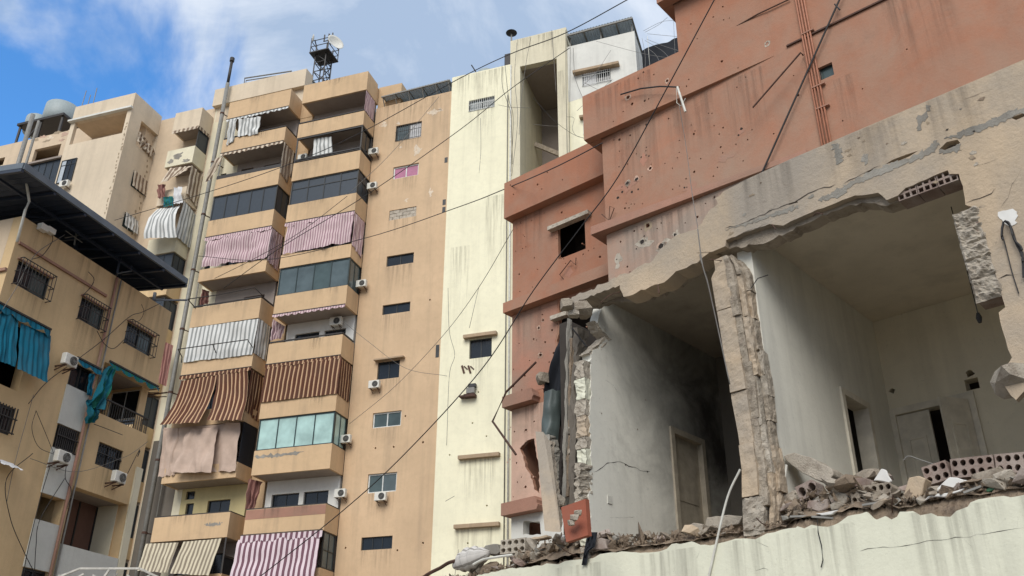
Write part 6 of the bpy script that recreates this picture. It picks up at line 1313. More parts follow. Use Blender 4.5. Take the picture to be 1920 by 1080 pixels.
def slab_(label, v, pts, dd_, th, m_, name='concrete_slab', cat='slab', seed=0, back=.0):
    o = [D.g(v, *p, dd_) for p in pts]; o = jag(o + [o[0]], .008, .06, seed)[:-1]; return tag(rest(MB().plate(D, o, (), dd_ - th, dd_).build(name, m_, None, bevel=.008)), label, cat)
slab_('tilted grey slab with ribbed top, left of the right heap', 'W', ((255, 130), (330, 105), (470, 150), (590, 220), (600, 260), (560, 310), (470, 290), (380, 245), (275, 165)), -.35, .3, 'concrete2', seed=1)
slab_('white triangular board scrap on the right heap', 'W', ((875, 300), (930, 215), (965, 225), (1005, 300), (985, 318), (900, 300)), -.2, .03, 'plasticw', 'board_scrap', 'scrap', 2)
slab_('white board corner sticking up beside the tilted slab', 'W', ((625, 300), (700, 275), (715, 320), (640, 340)), -.12, .05, 'plasticw', 'board_scrap', 'scrap', 3)
slab_('dusty striped block end leaning beside the clay blocks', 'W', ((1085, 405), (1120, 280), (1190, 265), (1240, 285), (1215, 390), (1175, 445), (1100, 425)), -.08, .22, 'dgrey', 'broken_block', 'block', 4)
slab_('thin plaster sheet under the row of clay blocks', 'W', ((1290, 380), (1400, 275), (1560, 300), (1500, 345), (1380, 365)), -.12, .02, 'plasticw', 'plaster_sheet', 'scrap', 5)
slab_('bent white metal strip lying on the right edge of the rubble', 'W', ((1215, 450), (1260, 400), (1380, 385), (1510, 350), (1480, 375), (1370, 415), (1270, 415)), -.02, .02, 'plasticw', 'metal_strip', 'scrap', 6)
slab_('flat white tile piece on the front edge of the right heap', 'W', ((475, 525), (560, 515), (635, 500), (590, 535), (520, 542)), -.0, .04, 'plasticw', 'tile_piece', 'scrap', 7)
slab_('rounded concrete lump with brown stain in the middle of the right heap', 'W', ((740, 260), (800, 225), (900, 215), (930, 240), (900, 265), (780, 285)), -.3, .25, 'concrete', 'concrete_lump', 'concrete chunk', 8)
slab_('big pale concrete lump left of the flat clay block', 'W', ((560, 400), (620, 375), (690, 390), (705, 430), (660, 480), (590, 470)), -.06, .25, 'concrete2', 'concrete_lump', 'concrete chunk', 9)
slab_('grey lump under the white board corner', 'W', ((600, 350), (640, 315), (720, 310), (715, 350), (640, 372)), -.12, .2, 'concrete', 'concrete_lump', 'concrete chunk', 10)
slab_('folded grey block piece at the left foot of the right heap', 'W', ((415, 490), (420, 440), (560, 425), (565, 490), (500, 515)), -.04, .2, 'block', 'concrete_lump', 'concrete chunk', 11)
slab_('pale timber plank leaning in the left heap', 'Z', ((590, 225), (612, 215), (675, 310), (655, 328)), -.02, .05, 'concrete2', 'plank', 'plank', 12)
slab_('short plank lying flat above the left heap', 'Z', ((600, 225), (715, 200), (722, 215), (610, 238)), -.4, .12, 'dgrey', 'plank', 'plank', 13)
slab_('round grey stone behind the patterned sack', 'Z', ((325, 300), (350, 265), (420, 255), (445, 300), (420, 320), (350, 318)), -.2, .3, 'cement', 'stone', 'stone', 14)
slab_('big angular lump below the terracotta panel', 'Z', ((665, 290), (690, 250), (740, 245), (762, 280), (740, 310), (690, 315)), -.1, .25, 'concrete', 'concrete_lump', 'concrete chunk', 15)
slab_('white plaster shard against the terracotta panel', 'Z', ((780, 250), (790, 205), (825, 200), (832, 245), (800, 265)), -.3, .06, 'plasticw', 'plaster_shard', 'scrap', 16)
slab_('grey concrete slab lying at the back of the first room floor', 'X', ((840, 905), (850, 860), (930, 850), (985, 855), (970, 885), (900, 905)), -1.0, .5, 'concrete2', seed=17)
slab_('curved shell of broken plaster beside the back slab', 'X', ((780, 890), (800, 880), (835, 885), (838, 915), (790, 915)), -.7, .2, 'concrete2', 'plaster_shell', 'scrap', 18)
slab_('orange brick wrapped in net at the foot of the white wall', 'Z', ((990, 290), (1000, 220), (1070, 225), (1080, 285)), -.0, .15, 'block', 'broken_brick', 'brick', 19)
slab_('crumpled green plastic piece at the right end of the rubble', 'W', ((1640, 370), (1680, 340), (1730, 335), (1725, 360), (1670, 380)), -.05, .06, 'greenbit', 'plastic_scrap', 'scrap', 20)
for k, (a_, c_) in enumerate((((300, 550), (450, 545)), ((450, 550), (600, 560)), ((800, 470), (1020, 435)), ((1500, 385), (1660, 325)))):
    p0, p1 = D.hit(*px('W', *a_), .02), D.hit(*px('W', *c_), -.05); tag(rest(MB().bar(p0, p1, .03, .02).build('metal_strip', 'galv')), ['short metal strip at the left front edge of the right heap', 'metal strip lying below the white tile piece', 'long metal strip under the flat clay block', 'grey wooden batten at the right end of the rubble'][k], 'metal strip')
m = MB(); n_ = 20                                 # sack on the left heap
ctr = [D.hit(*px('Z', *p), -.08) for p in ((165, 390), (230, 360), (300, 335), (370, 310))]
m.tube(spline(ctr, 5), [.03 + .13 * math.sin(math.pi * (i + .4) / 16) * (1 + .15 * math.sin(i * 2.1)) for i in range(16)], 14)
m.uv = [((i % 14) / 14 * .7, i / 14 * .08 + (i % 14) * .02) for i in range(len(m.v))]
tag(rest(m.build('sack', 'bag', smooth=True)), 'patterned white sack slumped at the left end of the rubble', 'sack')
tag(rest(MB().tube(spline([D.hit(*px('Z', *p), .03) for p in ((280, 380), (340, 350), (430, 333), (515, 322))], 6), .018, 6).build('white_pipe', 'pvc')), 'white plastic pipe lying on the left rubble heap', 'pipe')
tag(rest(MB().tube(spline([D.hit(*px('Z', *p), .0) for p in ((-40, 470), (20, 430), (80, 400), (130, 370), (180, 355))], 6), .025, 6).build('bent_pipe', 'rust')), 'rusty bent pipe at the far left end of the rubble', 'pipe')
tag(MB().tube(spline([D.hit(*px('P', *p), .05) for p in ((1327, 1090), (1345, 1010), (1365, 930), (1388, 880))], 6), .013, 7).build('leaning_pipe', 'pvc'), 'long pale plastic pipe leaning against the broken pier', 'pipe')
tag(rest(MB().tube([D.hit(*px('W', 275, 190), -.3), D.hit(*px('W', 255, 330), -.3), D.hit(*px('W', 228, 475), -.25)], .018, 6).build('white_pipe', 'pvc')), 'upright white pipe beside the pier in the larger room', 'pipe')
tag(rest(MB().tube(spline([D.hit(*px('W', *p), -.4) for p in ((1085, 160), (1120, 130), (1200, 155), (1290, 185))], 5), .006, 5).build('bent_wire', 'galv')), 'bent wire sticking out over the clay blocks', 'wire')
rows, uv = [], []
for i in range(10):
    r, q_ = [], []
    for j in range(9):
        p = D.hit(*px('Z', 965 + (j / 8) * (60 if i < 5 else 30) - i * 4 + 5 * noise.noise(Vector((i, j, 2))), 185 + i * 22), .06 + .05 * noise.noise(Vector((j * .7, i * .5, 4)))); r.append(p); q_.append((j / 8, i / 9))
    rows.append(r); uv.append(q_)
tag(rest(MB().grid(rows, uv).build('torn_net', 'net')), 'torn black net hanging over the plaster edge below the white wall', 'netting')
for k, (v_, x, y, dx, dy, L_) in enumerate((('W', 150, 620, -.05, .08, .22), ('W', 1010, 520, .1, .12, .25), ('Z', 905, 330, -.1, .1, .3), ('V', 420, 690, .15, -.22, .35), ('V', 640, 640, .2, -.15, .3), ('U', 800, 1040, -.2, -.2, .35), ('U', 1010, 1000, .12, -.25, .3), ('N4', 150, 130, -.15, .02, .2))):
    p = D.hit(*px(v_, x, y), -.05); q = [p, p + D.n * L_ * .45 + D.u * dx * .5 + Vector((0, 0, dy * .4)), p + D.n * L_ * .7 + D.u * dx + Vector((0, 0, dy))]
    tag(rest(MB().tube(spline(q, 5), .006, 5).build('rebar', 'rust')), ['short rebar at the slab edge beside the pier', 'bent rebar under the flat clay block', 'rebar poking from the plaster edge before the white wall', 'rebar hanging from the beam right of the pier', 'rebar hanging from the middle of the torn beam', 'rebar at the left tip of the lintel', 'rebar under the middle of the left lintel', 'rebar at the head of the broken pier'][k], 'rebar')
# rubble stuck to the terracotta panel
for k, (x, y, s_) in enumerate(((322, 1012, .07), (338, 990, .08), (352, 968, .07))):
    vv, ff = chunk(s_, random.Random(800 + k), .8, 18); c = hang('N3', x, y, 10.3); tag(rest(MB().add([c + p for p in vv], ff).build('rubble_chunk', 'concrete2')), 'small pale lump stuck to the front of the terracotta panel', 'rubble chunk', 'lumps stuck to the terracotta panel')

# ================================================================== AIR CONDITIONERS
def ac(label, F, v, x, y, d=.25, sc_=1.0, cage=False):
    c = F.hit(*px(v, x, y), d); t = thing('air_conditioner', label, 'air conditioner', c, 'outdoor air conditioner units')
    u, n_ = F.u, F.n; sc_ *= .8 if F is not N else .62; W_, H_, P_ = .39 * sc_, .27 * sc_, .14 * sc_
    f = Facade.__new__(Facade); f.O = Vector((c.x, c.y, 0)) + n_ * 0; f.u = u; f.n = n_; z = c.z
    MB().box(f, -W_, W_, z - H_, z + H_, -P_, P_).build('casing', 'casing', t, bevel=.015)
    m = MB(); ring_ = [f.w(.1 * sc_ + .21 * sc_ * math.cos(6.283 * i / 20), z + .21 * sc_ * math.sin(6.283 * i / 20), P_ + .012) for i in range(20)]
    m.add(ring_ + [p - n_ * .01 for p in ring_], [tuple(range(20))] + [(i, (i + 1) % 20, 20 + (i + 1) % 20, 20 + i) for i in range(20)]); g = m.build('fan_grille', 'fan', t)
    m = MB()
    for r in (.07, .14, .2):
        p = [f.w(.1 * sc_ + r * sc_ * math.cos(6.283 * i / 16), z + r * sc_ * math.sin(6.283 * i / 16), P_ + .02) for i in range(17)]; m.tube(p, .006, 4)
    for k in range(4):
        a = math.pi * k / 4; m.bar(f.w(.1 * sc_ + .2 * sc_ * math.cos(a), z + .2 * sc_ * math.sin(a), P_ + .02), f.w(.1 * sc_ - .2 * sc_ * math.cos(a), z - .2 * sc_ * math.sin(a), P_ + .02), .006)
    m.build('grille_wire', 'galv', g)
    m = MB()
    for uu in (-.25 * sc_, .25 * sc_): m.bar(f.w(uu, z - H_ - .02, -d), f.w(uu, z - H_ - .02, P_), .03); m.bar(f.w(uu, z - H_ - .22 * sc_, -d), f.w(uu, z - H_ - .02, P_ * .5), .02)
    m.build('bracket', 'rust', t); return t
ac('white air conditioner under the fifth window of the tan gable', T, 'P', 702, 721, .3)
ac('white air conditioner under the white framed lower window of the tan gable', T, 'P', 714, 931, .3)
ac('air conditioner beside the dark framed top balcony', T, 'B1', 1532, 740, .35)
ac('air conditioner beside the dark blue panelled right balcony', T, 'P', 698, 349, .35)
ac('air conditioner beside the grey glass balcony', T, 'B2', 1520, 955, .35)
ac('air conditioner beside the mint glass balcony', T, 'B4', 1200, 265, .35)
ac('air conditioner at the right end of the white walled balcony', T, 'B4', 1170, 588, .35)
ac('air conditioner high on the white wall inside the balcony', T, 'B3', 1330, 345, .3, 1.15)
ac('air conditioner inside the dark framed balcony, behind the rail', T, 'B1', 935, 790, .5)
ac('white air conditioner below the top narrow window of the brown building', N, 'N1', 440, 797, .25, .8)
ac('white air conditioner under the barred narrow window of the pale panel', N, 'N2', 372, 373, .25, .8)
ac('white air conditioner below the window above the lower loggia', N, 'N2', 708, 493, .25, .8)
ac('grimy air conditioner inside the open balcony of the brown building', N, 'N1', 805, 975, -1.2, 1.0)
ac('air conditioner under the shuttered window of the old block', T, 'B7', 408, 625, DO + .3, 1.1)
c = T.hit(882, 735, .2); t = thing('broken_air_conditioner', 'smashed air conditioner dangling on the cream wall', 'air conditioner', c)
f = Facade.__new__(Facade); f.O = Vector((c.x, c.y, 0)); f.u = T.u; f.n = T.n
MB().box(f, -.2, .25, c.z - .1, c.z + .22, -.1, .12).build('casing', 'galv', t, bevel=.02); MB().box(f, -.3, .3, c.z - .3, c.z - .15, -.14, .2).build('tray', 'rust', t); MB().box(f, -.55, -.25, c.z - .28, c.z - .2, -.14, .2).build('tray', 'rust', t); MB().box(f, -.1, .3, c.z + .24, c.z + .42, -.1, .1).build('fan_housing', 'fan', t)
m = MB()
for x in (870, 882): p = T.hit(x, 690, .05); m.bar(p + T.u * -.12 + Vector((0, 0, .15)), p - T.u * -.02 - Vector((0, 0, .3)), .06, .1); m.bar(p + Vector((0, 0, .1)), p + T.u * .2 - Vector((0, 0, .1)), .06)
tag(rest(m.build('empty_bracket', 'rust')), 'pair of empty brackets on the cream wall below the lintel window', 'bracket')

# ================================================================== ROOF GEAR, PIPES, POLES
mast = thing('antenna_mast', 'black lattice mast with dishes on the tan roof', 'antenna mast', T.w(*T.g('P', 597, 150, -1), -1))
uM, zM = T.g('P', 595, 140, -1.2); uT, zTp = T.g('P', 602, 100, -1.2); hw = .42
legs = [(-hw, -hw), (hw, -hw), (hw, hw), (-hw, hw)]
z0m, z1m = 40.5, T.g('P', 600, 84, -1.2)[1]
for a, c in legs: MB().bar(T.w(uT + a, z0m, -1.6 + c), T.w(uT + a, z1m, -1.6 + c), .07).build('leg', 'iron', mast)
m = MB(); zz = z0m
while zz < z1m - 1.3:
    for (a, c), (a2, c2) in zip(legs, legs[1:] + legs[:1]): m.bar(T.w(uT + a, zz, -1.6 + c), T.w(uT + a2, zz + .8, -1.6 + c2), .045); m.bar(T.w(uT + a, zz + .8, -1.6 + c), T.w(uT + a2, zz + .8, -1.6 + c2), .045)
    zz += .8
m.build('bracing', 'iron', mast)
zp = T.g('P', 600, 100, -1.2)[1]; MB().box(T, uT - .75, uT + .75, zp - .08, zp, -2.35, -.85).build('platform', 'iron', mast)
m = MB()
for h in (.5, 1.0):
    for (a, c), (a2, c2) in zip(((-.7, -.7), (.7, -.7), (.7, .7), (-.7, .7)), ((.7, -.7), (.7, .7), (-.7, .7), (-.7, -.7))): m.bar(T.w(uT + a, zp + h, -1.6 + c), T.w(uT + a2, zp + h, -1.6 + c2), .04)
for a, c in ((-.7, -.7), (.7, -.7), (.7, .7), (-.7, .7)): m.bar(T.w(uT + a, zp, -1.6 + c), T.w(uT + a, zp + 1.3, -1.6 + c), .05)
m.build('guard_rail', 'iron', mast)
m = MB(); zz = T.g('P', 606, 60, -1.2)[1]; m.bar(T.w(uT + .2, zp, -1.6), T.w(uT + .2, zz, -1.6), .06); m.bar(T.w(uT - .2, zz - .5, -1.6), T.w(uT + .6, zz - .5, -1.6), .05)
for k in (-.15, .2, .5): m.bar(T.w(uT + k, zz - .5, -1.6), T.w(uT + k, zz + .1, -1.6), .08)
m.build('aerial', 'iron', mast)
def dish(parent, c, nd, r, m_='casing', name='dish'):
    nd = Vector(nd).normalized(); a = nd.cross(Vector((0, 0, 1))).normalized(); b_ = nd.cross(a); rows = []
    for i in range(6):
        t_ = i / 5; rows.append([c + (a * math.cos(6.283 * j / 24) + b_ * math.sin(6.283 * j / 24)) * r * t_ + nd * (.32 * r * t_ * t_) for j in range(25)])
    m = MB().grid(rows); o = m.build(name, m_, parent, True); s_ = o.modifiers.new('thick', 'SOLIDIFY'); s_.thickness = .02; return o
dish(mast, T.w(*T.g('P', 627, 82, -1), -1), T.u * .8 + T.n * .5 + Vector((0, 0, .2)), .62); dish(mast, T.w(*T.g('P', 589, 73, -1), -1), -T.u * .6 + T.n * .6, .32)
m = MB(); cdx = T.w(*T.g('P', 620, 85, -1), -1); m.bar(cdx, T.w(uT + .5, zp + .9, -1.4), .06); m.bar(T.w(*T.g('P', 589, 73, -1), -1.1), T.w(uT - .6, zp + 1.0, -1.4), .06); m.build('dish_arm', 'iron', mast)
# tall flue pipe
p0, p1 = T.uz(432, 112, .7), T.uz(240, 1060, .7)
fl = thing('flue_pipe', 'tall steel flue pipe rising past the roof at the left edge of the tan block', 'pipe', T.w(p1[0], 8, .7))
uF = T.uz(345, 600, .7)[0]
MB().tube([T.w(uF, 2, .7), T.w(uF, 42.6, .7)], .13, 10).build('lower_pipe', 'galv', fl, True); MB().tube([T.w(uF, 42.6, .7), T.w(uF, p0[1] - .2, .7)], .10, 10).build('upper_pipe', 'iron', fl, True); MB().tube([T.w(uF, p0[1] - .2, .7), T.w(uF, p0[1] + .1, .7)], .16, 10).build('cap', 'iron', fl)
m = MB()
for z in range(8, 43, 4): m.tube([T.w(uF, z - .06, .7), T.w(uF, z + .06, .7)], .15, 10); m.bar(T.w(uF, z, .7), T.w(uF + .3, z, .0), .05)
m.build('pipe_band', 'rust', fl)
tag(MB().tube([T.w(uF + .26, 2, .3), T.w(uF + .26, 41, .3)], .05, 7).build('drain_pipe', 'galv', None, True), 'thin drain pipe beside the tall flue', 'pipe')
p0 = T.uz(62, 215, 4); p1 = T.uz(30, 300, 4)
tag(MB().tube([T.w(p0[0], 30, 4), T.w(p0[0], p0[1], 4)], .15, 10).build('flue_pipe', 'galv', None, True), 'grey flue pipe beside the water tanks at the far left', 'pipe'); tag(MB().tube([T.w(p0[0] + .45, 30, 3.8), T.w(p0[0] + .45, p0[1] - .5, 3.8)], .09, 8).build('drain_pipe', 'galv', None, True), 'thinner pipe right of the far left flue', 'pipe')
def npipe(label, pts, r, m_, d=.08, name='drain_pipe'): return tag(rest(MB().tube(spline([N.w(*N.g(*p[:3], d), d) for p in pts], 4) if len(pts) > 3 else [N.w(*N.g(*p[:3], d), d) for p in pts], r, 7).build(name, m_, None, True)), label, 'pipe')
uP = N.g('N1', 660, 640, .06)[0]; tag(MB().tube([N.w(uP, 1, .06), N.w(uP, zr - .1, .06)], .035, 7).build('drain_pipe', 'ledge', None, True), 'brown drain pipe down the middle of the brown building', 'pipe')
uP = N.g('N1', 665, 640, .05)[0] + .12; tag(MB().tube([N.w(uP, 1, .05), N.w(uP, zr - .1, .05)], .02, 7).build('conduit', 'galv', None, True), 'thin conduit beside the brown drain pipe', 'pipe')
tag(rest(MB().tube([N.w(*N.g('B7', *p, .3), .3) for p in ((157, 525), (165, 600), (185, 735), (160, 790), (108, 990))], .03, 7).build('gutter_pipe', 'pvc', None, True)), 'bent white gutter pipe under the left end of the steel canopy', 'pipe')
pv = T.uz(956, 400, .15)[0]; tag(MB().tube([T.w(pv, 8, .15), T.w(pv, 39.2, .15)], .05, 7).build('drain_pipe', 'pvc', None, True), 'white drain pipe on the seam of the cream tower', 'pipe'); tag(MB().tube([T.w(pv - .2, 8, .12), T.w(pv - .2, 37, .12)], .03, 6).build('conduit', 'cable_grey', None, True), 'thin grey conduit left of the white drain pipe', 'pipe')
# roof lamp/vent on the cream stair tower, rails and little aerials
vt = thing('roof_vent', 'black mushroom vent on the corner of the cream stair tower', 'vent', T.w(*T.g('P', 959, 85, -.2), -.2)); c = T.w(*T.g('P', 959, 62, -.2), -.2)
MB().tube([T.w(*T.g('P', 959, 85, -.2), -.2) - Vector((0, 0, 1)), c], .05, 7).build('stem', 'galv', vt); MB().tube([c - Vector((0, 0, .08)), c, c + Vector((0, 0, .12))], [.1, .36, .06], 14).build('cap', 'iron', vt)
m = MB(); c = T.w(*T.g('N6', 410, 295, -.3), -.3); f.O = Vector((c.x, c.y, 0)); m.box(f, -.22, .18, c.z - .8, c.z + .35, -.2, .2); tag(rest(m.build('roof_box', 'iron', None, bevel=.03)), 'small black box on the cream roof edge below the mushroom vent', 'box')
m = MB(); pts = [T.w(*T.g('B1', *p, -1), -1) for p in ((440, 180), (445, 120), (840, 60))]; m.tube(pts, .05, 6); pts = [p + Vector((0, 0, -.25)) + T.u * .15 for p in pts]; m.tube(pts, .04, 6); tag(rest(m.build('roof_pipe', 'galv')), 'bent twin pipe along the top of the pale roof box', 'pipe')
m = MB(); m.tube([N.w(*N.g('B7', *p, -.2), -.2) for p in ((495, 870), (470, 1010))], .02, 5); m.tube([N.w(*N.g('B7', *p, -.2), -.2) for p in ((410, 965), (560, 940))], .012, 5); m.tube([N.w(*N.g('B7', *p, -.1), -.1) for p in ((415, 920), (520, 995))], .012, 5); tag(rest(m.build('aerial', 'galv')), 'small crossed aerial under the steel canopy', 'aerial')
m = MB(); m.tube([N.w(*N.g('N1', *p, .1), .1) for p in ((770, 110), (740, 245))], .03, 5); m.tube([N.w(*N.g('N1', *p, .3), .3) for p in ((740, 245), (830, 228), (835, 195))], .02, 5); tag(rest(m.build('aerial', 'canopy')), 'bent bracket aerial under the right end of the steel canopy', 'aerial')
jb = thing('junction_box', 'pale twin junction box at the roof edge of the brown building', 'box', N.w(*N.g('B7', 295, 915, .1), .1))
for a_, c_ in (((255, 880), (295, 930)), ((298, 900), (340, 945))):
    p0, p1 = N.g('B7', *a_, .1), N.g('B7', *c_, .1); MB().box(N, p0[0], p1[0], min(p0[1], p1[1]) - .02, max(p0[1], p1[1]) + .05, .01, .16).build('box', 'casing', jb, bevel=.01)
m = MB()
for k, (xa, ya, xb, yb) in enumerate(((313, 200, 322, 170), (325, 195, 330, 178), (335, 192, 342, 165))): m.tube([T.w(*T.g('P', xa - 160, ya - 0, DO - 1), DO - 1) , T.w(*T.g('P', xb - 160, yb, DO - 1), DO - 1)], .03, 5)
tag(rest(m.build('aerial', 'galv')), 'thin aerial rods on the roof of the old beige block', 'aerial')
m = MB(); pl = [T.w(*T.g('P', 884, 122, -.3), -.3), T.w(*T.g('P', 893, 136, -.3), -.3)]; m.tube(pl + [pl[1] - Vector((0, 0, 1))], .04, 5); tag(rest(m.build('aerial', 'iron')), 'short leaning rod on the cream roof edge', 'aerial')
bq = T.w(*T.g('P', 1219, 131, -.8), -.8)
m = MB(); m.tube([bq + Vector((0, 0, .15 * math.cos(math.pi * i / 8))) for i in range(9)], [max(.01, .15 * math.sin(math.pi * i / 8)) for i in range(9)], 14); m.tube([bq, bq + Vector((0, 0, 2.6))], .015, 5); tag(rest(m.build('globe_lamp', 'casing', None, True)), 'small white globe lamp hanging before the black net', 'lamp')
# iron rods and broken antennas fixed to the terracotta wall
def rod(label, pts, r, m_='rust', name='iron_rod', cat='rod', F=R_): return tag(rest(MB().tube([F.hit(*px(p[0], p[1], p[2]), p[3]) for p in pts], r, 6).build(name, m_, None)), label, cat)
rod('long black rod slanting across the terracotta wall', [('P', 1580, -14, .12), ('P', 1428, 326, .12)], .022, 'cable'); rod('short bent rod with its bracket left of the pipes', [('C5', 750, 292, .05), ('C5', 738, 278, .3), ('C5', 484, 570, .35)], .02)
rod('thin rod sticking up beside the long slanting rod', [('C5', 918, 22, .12), ('C5', 945, 52, .12)], .02, 'cable')
rod('long curved rod over the parapet of the terracotta building', [('N6', 1165, 530, .35), ('N6', 1300, 490, .35), ('N6', 1430, 475, .35), ('N6', 1560, 480, .35)], .02, 'cable'); rod('white strut hanging from the curved rod', [('C5', 85, 460, .4), ('C5', 128, 592, .4)], .03, 'pvc', 'strut', 'strut')
rod('white wire loop below the curved rod', [('C5', 80, 470, .38), ('C5', 82, 545, .38), ('C5', 105, 562, .38), ('C5', 128, 520, .38)], .01, 'pvc', 'wire', 'wire')
rod('slanting dark drip rod above the pipes', [('C5', 385, 147, .03), ('C5', 510, 75, .05), ('C5', 680, -5, .05)], .018)
rod('zigzag broken antenna rod sticking out before the pink wall', [('X', 210, 278, 1.0), ('X', 98, 390, 1.0), ('X', 47, 500, 1.0), ('X', 135, 625, 1.0)], .03, 'rust', 'broken_antenna', 'antenna', LV)
rod('bent rebar loop right of the dark window', [('U', 685, 605, .1), ('U', 725, 640, .15), ('U', 730, 560, .15), ('U', 755, 570, .12), ('U', 718, 670, .02)], .012, 'rust', 'rebar', 'rebar'); rod('zigzag rebar below the dark window', [('U', 540, 850, .1), ('U', 538, 890, .1), ('U', 510, 865, .1), ('U', 448, 945, .1), ('U', 470, 970, .05)], .015, 'rust', 'rebar', 'rebar', LV)
rod('bent rebar inside the broken end of the lintel', [('X', 345, 150, .0), ('X', 400, 220, -.1)], .012, 'cable', 'rebar', 'rebar', D); rod('bent wire on the wall of the larger room', [('N4', 238, 225, -.05), ('N4', 262, 190, -.1), ('N4', 298, 178, -.1)], .006, 'cable', 'wire', 'wire', D)
rod('loose wire hanging down the plaster wall', [('W', 490, 570, .05), ('W', 495, 660, .06), ('W', 518, 750, .06), ('W', 528, 850, .06), ('W', 515, 900, .05)], .006, 'cable', 'wire', 'wire', D)

# ================================================================== CABLES across the street
def cab(label, pts, r=.02, m_='cable', group='cables strung across the view'):
    return tag(MB().tube(spline([at(*px(v, x, y), Y) for v, x, y, Y in pts], 8), r * .78, 5).build('cable', m_, None, True), label, 'cable', group)
cab('thick black cable sagging from the terracotta building down to the bottom left', [('P', 1350, -20, 14), ('P', 1247, 172, 15.5), ('P', 1160, 330, 17), ('P', 1090, 425, 18), ('P', 1000, 545, 19.5), ('P', 905, 690, 21), ('P', 760, 850, 23), ('P', 640, 960, 25), ('P', 470, 1095, 27)], .018)
cab('cable from the top edge past the cream roof to the old block', [('P', 1190, -8, 22), ('P', 1060, 62, 25), ('P', 960, 100, 28), ('P', 860, 148, 31), ('P', 680, 247, 36), ('P', 550, 305, 39), ('P', 400, 357, 43), ('P', 215, 413, 47)], .024)
cab('cable across the cream tower and pink curtains', [('P', 1068, 90, 34), ('P', 960, 165, 35), ('P', 860, 245, 36), ('P', 685, 367, 38), ('P', 525, 465, 40), ('P', 420, 540, 42)], .024)
cab('cable from the set-back parapet to the left balconies', [('P', 1130, 268, 19), ('P', 1040, 314, 21), ('P', 945, 355, 24), ('P', 860, 388, 28), ('P', 690, 445, 34), ('P', 500, 487, 39), ('P', 372, 480, 44)], .02)
cab('thin cable from the cream tower down to the tan gable', [('P', 962, 430, 26), ('P', 897, 540, 29), ('P', 830, 630, 33), ('P', 740, 725, 38), ('P', 655, 795, 42)], .014, 'cable_grey')
cab('thin cable crossing below the top windows', [('B5', 450, 150, 44), ('B5', 230, 410, 44), ('B5', 30, 600, 44)], .018, 'cable_grey')
cab('cable rising from the pink curtain to the dark panels', [('B2', 280, 910, 43), ('B2', 620, 740, 43), ('B2', 1000, 520, 42), ('B2', 1400, 215, 42)], .02)
cab('thin cable to the fifth window of the gable', [('P', 838, 705, 43), ('P', 760, 690, 44), ('P', 690, 640, 44), ('P', 640, 600, 44)], .015, 'cable_grey')
cab('thin wire hanging from the top of the wrecked facade', [('U', 1120, -10, 14), ('U', 1160, 230, 14), ('U', 1195, 500, 13), ('U', 1225, 680, 12.5), ('V', 35, 850, 10.2), ('V', 75, 980, 10.1), ('N4', 118, 340, 10)], .008, 'cable_grey')
cab('pair wire slack between the pier and the lintel', [('U', 1225, 690, 10.0), ('U', 1250, 880, 9.9), ('U', 1285, 1010, 9.9), ('N4', 120, 350, 9.9), ('N4', 165, 560, 9.85)], .010, 'cable_grey')
for k, pts in enumerate((((365, 335), (368, 480), (420, 640), (430, 760), (435, 1000)), ((385, 330), (410, 560), (440, 690), (425, 1050)), ((465, 180), (450, 420), (470, 700), (430, 1080)), ((560, 145), (530, 300), (495, 560), (480, 800)), ((700, 95), (715, 300), (730, 520)), ((795, 95), (797, 500), (800, 690), (805, 960)), ((825, 210), (822, 600), (822, 950)), ((845, 215), (860, 420), (930, 600)), ((800, 680), (850, 690), (840, 760), (870, 810), (960, 830)), ((570, 730), (660, 740), (745, 745)), ((575, 550), (700, 690), (830, 790), (930, 830)), ((870, 640), (1040, 490), (1240, 315)), ((920, 450), (1040, 510), (1110, 520)), ((910, 470), (1000, 380), (1100, 230)), ((220, 690), (222, 900), (210, 1060)), ((340, 600), (420, 615), (560, 620)))):
    cab(['black cable hanging down the cream wall from its roof edge', 'second cable hanging beside the white drain pipe', 'cable looping over the seam of the stair tower', 'cable slanting across the stair tower head', 'cable down the corner of the dark slot', 'black cable down the right pillar of the dark slot', 'cable on the white wall edge right of the slot', 'slack cable slanting below the white topped wall', 'looped slack wire on the right pillar', 'short wire strung across the dark slot', 'long slack wire from the slot to the small window', 'wire rising from the terracotta parapet to the white wall', 'wire at the sill of the white wall window', 'wire rising past the white wall window', 'thin wire down the middle of the cream wall', 'thin wire along the cream wall to the slot'][k],
        [('N6', x, y, 43.0 - .1 * k) for x, y in pts], .018 if k < 8 else .014, 'cable' if k in (0, 1, 5, 6, 10) else 'cable_grey', 'cables on the cream building')
for k, (a_, c_, e_) in enumerate((((1000, 170), (1300, 250), (1530, 290)), ((1340, 155), (1450, 200), (1560, 235)), ((1330, 110), (1420, 60), (1480, 10)), ((1345, 120), (1450, 130), (1560, 140)), ((1330, 165), (1440, 230), (1500, 290)), ((1310, 150), (1330, 260), (1330, 380)), ((1520, -40), (1530, 200), (1545, 470)), ((1350, 220), (1400, 260), (1440, 330)), ((1320, 100), (1440, 40), (1540, 30)))):
    cab(['wire crossing the white wall to the black net', 'wire sagging from the grey roof corner to the terracotta wall', 'wire rising steeply from the grey roof corner', 'nearly level wire right of the grey roof corner', 'wire falling from the roof corner across the black net', 'wire dropping beside the corner of the white wall', 'vertical wire in front of the black net', 'short wire over the black net', 'upper wire fanning out from the grey roof corner'][k], [('N6', *a_, 38), ('N6', *c_, 36), ('N6', *e_, 34)], .012, 'cable_grey', 'wires right of the grey roof')
